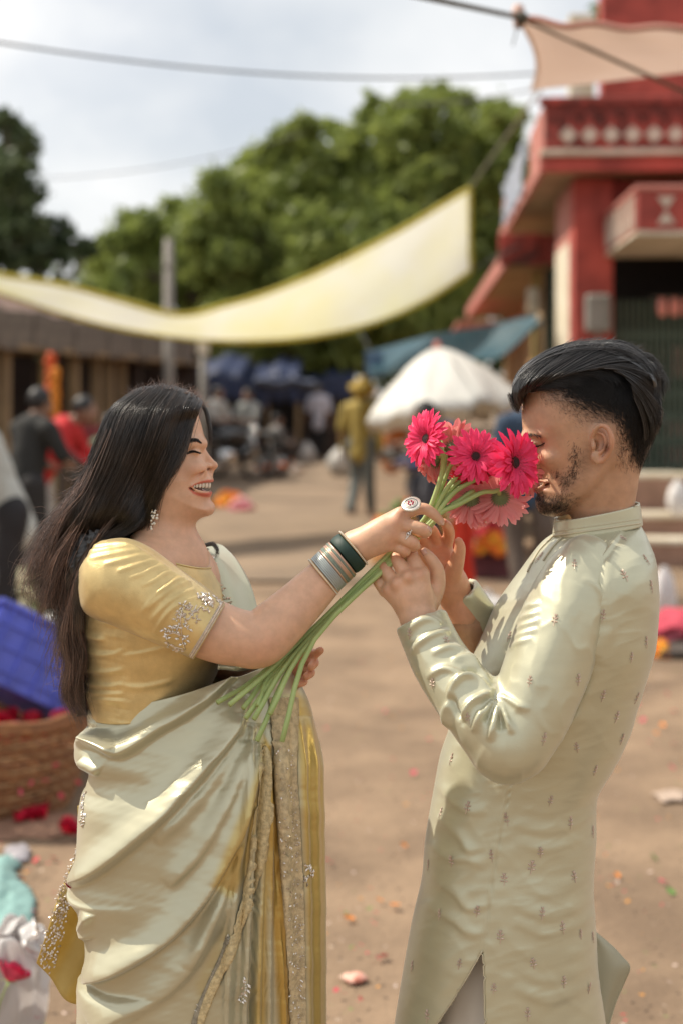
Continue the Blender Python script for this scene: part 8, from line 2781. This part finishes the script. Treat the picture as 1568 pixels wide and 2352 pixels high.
def pebbles():
    rs = np.random.RandomState(2)
    mb = MB()
    for k in range(420):
        Y = rs.uniform(3.4, 9.5); x = rs.uniform(-.27, .27) * Y
        v, f = blob(rs.uniform(.002, .007), .3, 5)
        mb.add(np.array(v) * [1, 1, .6] + [x, Y, .016 + 0.004], f)
    o = mb.build('pebbles', mat('grit', (0.27, 0.19, 0.13), rough=.95, c2=(0.14, 0.10, 0.07), vs=4), None, True)
    tag(o, 'scattered grit and pebbles on the ground', 'grit', kind='stuff')
pebbles()
# ---- plastic bag of roses, bottom left corner
def bag():
    Y = 3.42
    root = empty('plastic_bag', (gx(22, Y), Y, 0.012), 0, 'translucent white plastic bag of roses in the bottom left corner', 'bag')
    m = mat('bag_plastic', (0.78, 0.76, 0.75), rough=.22, var=.05, trans=.5, bump=.45, bs=14, bdist=.012, spec=.8)
    n, k = 34, 70
    V = []
    for i in range(n):
        u = i / (n - 1)
        rr = .090 * (math.sin(math.pi * (.13 + .60 * u)) ** .7) * (1 + .05 * u)
        for j in range(k):
            a = 2 * math.pi * j / k
            q = rr * (1 + (.03 + .09 * u) * math.sin(6 * a + 3 * math.sin(4 * u)) + .05 * math.sin(13 * a + 9 * u) * u)
            V.append((q * math.cos(a), q * math.sin(a) * .9, .325 * u + .02 * math.sin(4 * a + 1) * u))
    o = obj('bag_film', np.array(V), grid_faces(n, k, True), m, root)
    o.modifiers.new('solid', 'SOLIDIFY').thickness = .0008
    v, f = sheet(20, 14, lambda a, b: Vector((.02 + .09 * (a - .3) + .02 * math.sin(b * 8), -.03 + .05 * math.sin(a * 5), .30 + .055 * b + .012 * math.sin(a * 17 + b * 5))))
    thick(v, f, .0008, 'bag_mouth', m, root)
    random.seed(9)
    base = Vector(root.location)
    for k, (px, py, s) in enumerate(((26, 2241, 1.55), (8, 2262, 1.5), (50, 2312, 1.3), (20, 2330, 1.4), (64, 2335, 1.2), (35, 2290, 1.3))):
        q = P(px, py, 3.325 if k < 1 else 3.40)
        t = empty('stemmed_rose', q, 0, ('pink rosebud with green sepals poking out of the plastic bag' if k == 0 else 'rose packed inside the translucent plastic bag'), 'rose', None if k == 0 else 'roses inside the plastic bag')
        hd = link('rose_head', RM[2 if k % 2 == 0 else 0], t); hd.scale = (s * .85,) * 3; hd.rotation_euler = (random.uniform(.0, .5), .5 + random.uniform(-.2, .2), 1)
        sp = MB()
        for w in range(5):
            a = w * 1.257
            sp.add([(.004 * math.cos(a - .8), .004 * math.sin(a - .8), -.014), (.004 * math.cos(a + .8), .004 * math.sin(a + .8), -.014), (.022 * math.cos(a), .022 * math.sin(a), .0), (.026 * math.cos(a), .026 * math.sin(a), -.012)], [(0, 1, 2), (0, 1, 3)])
        so = sp.build('sepal', M_stem, t); so.rotation_euler = (.2, .5, 0)
        MB().tube([(-.006, 0, -.012), (-.03, .01, -.07), (-.04, .02, -.12)], .0026, 6).build('stem', M_stem, t, True)
bag()
# a petal caught on the sari
o = petal_piece(P(161, 2031, 2.20), .016, M_pet[1], 1.0, .6)
o.rotation_euler = (1.2, .3, .5)
tag(o, 'single dark red petal caught on the back edge of the sari', 'petal')
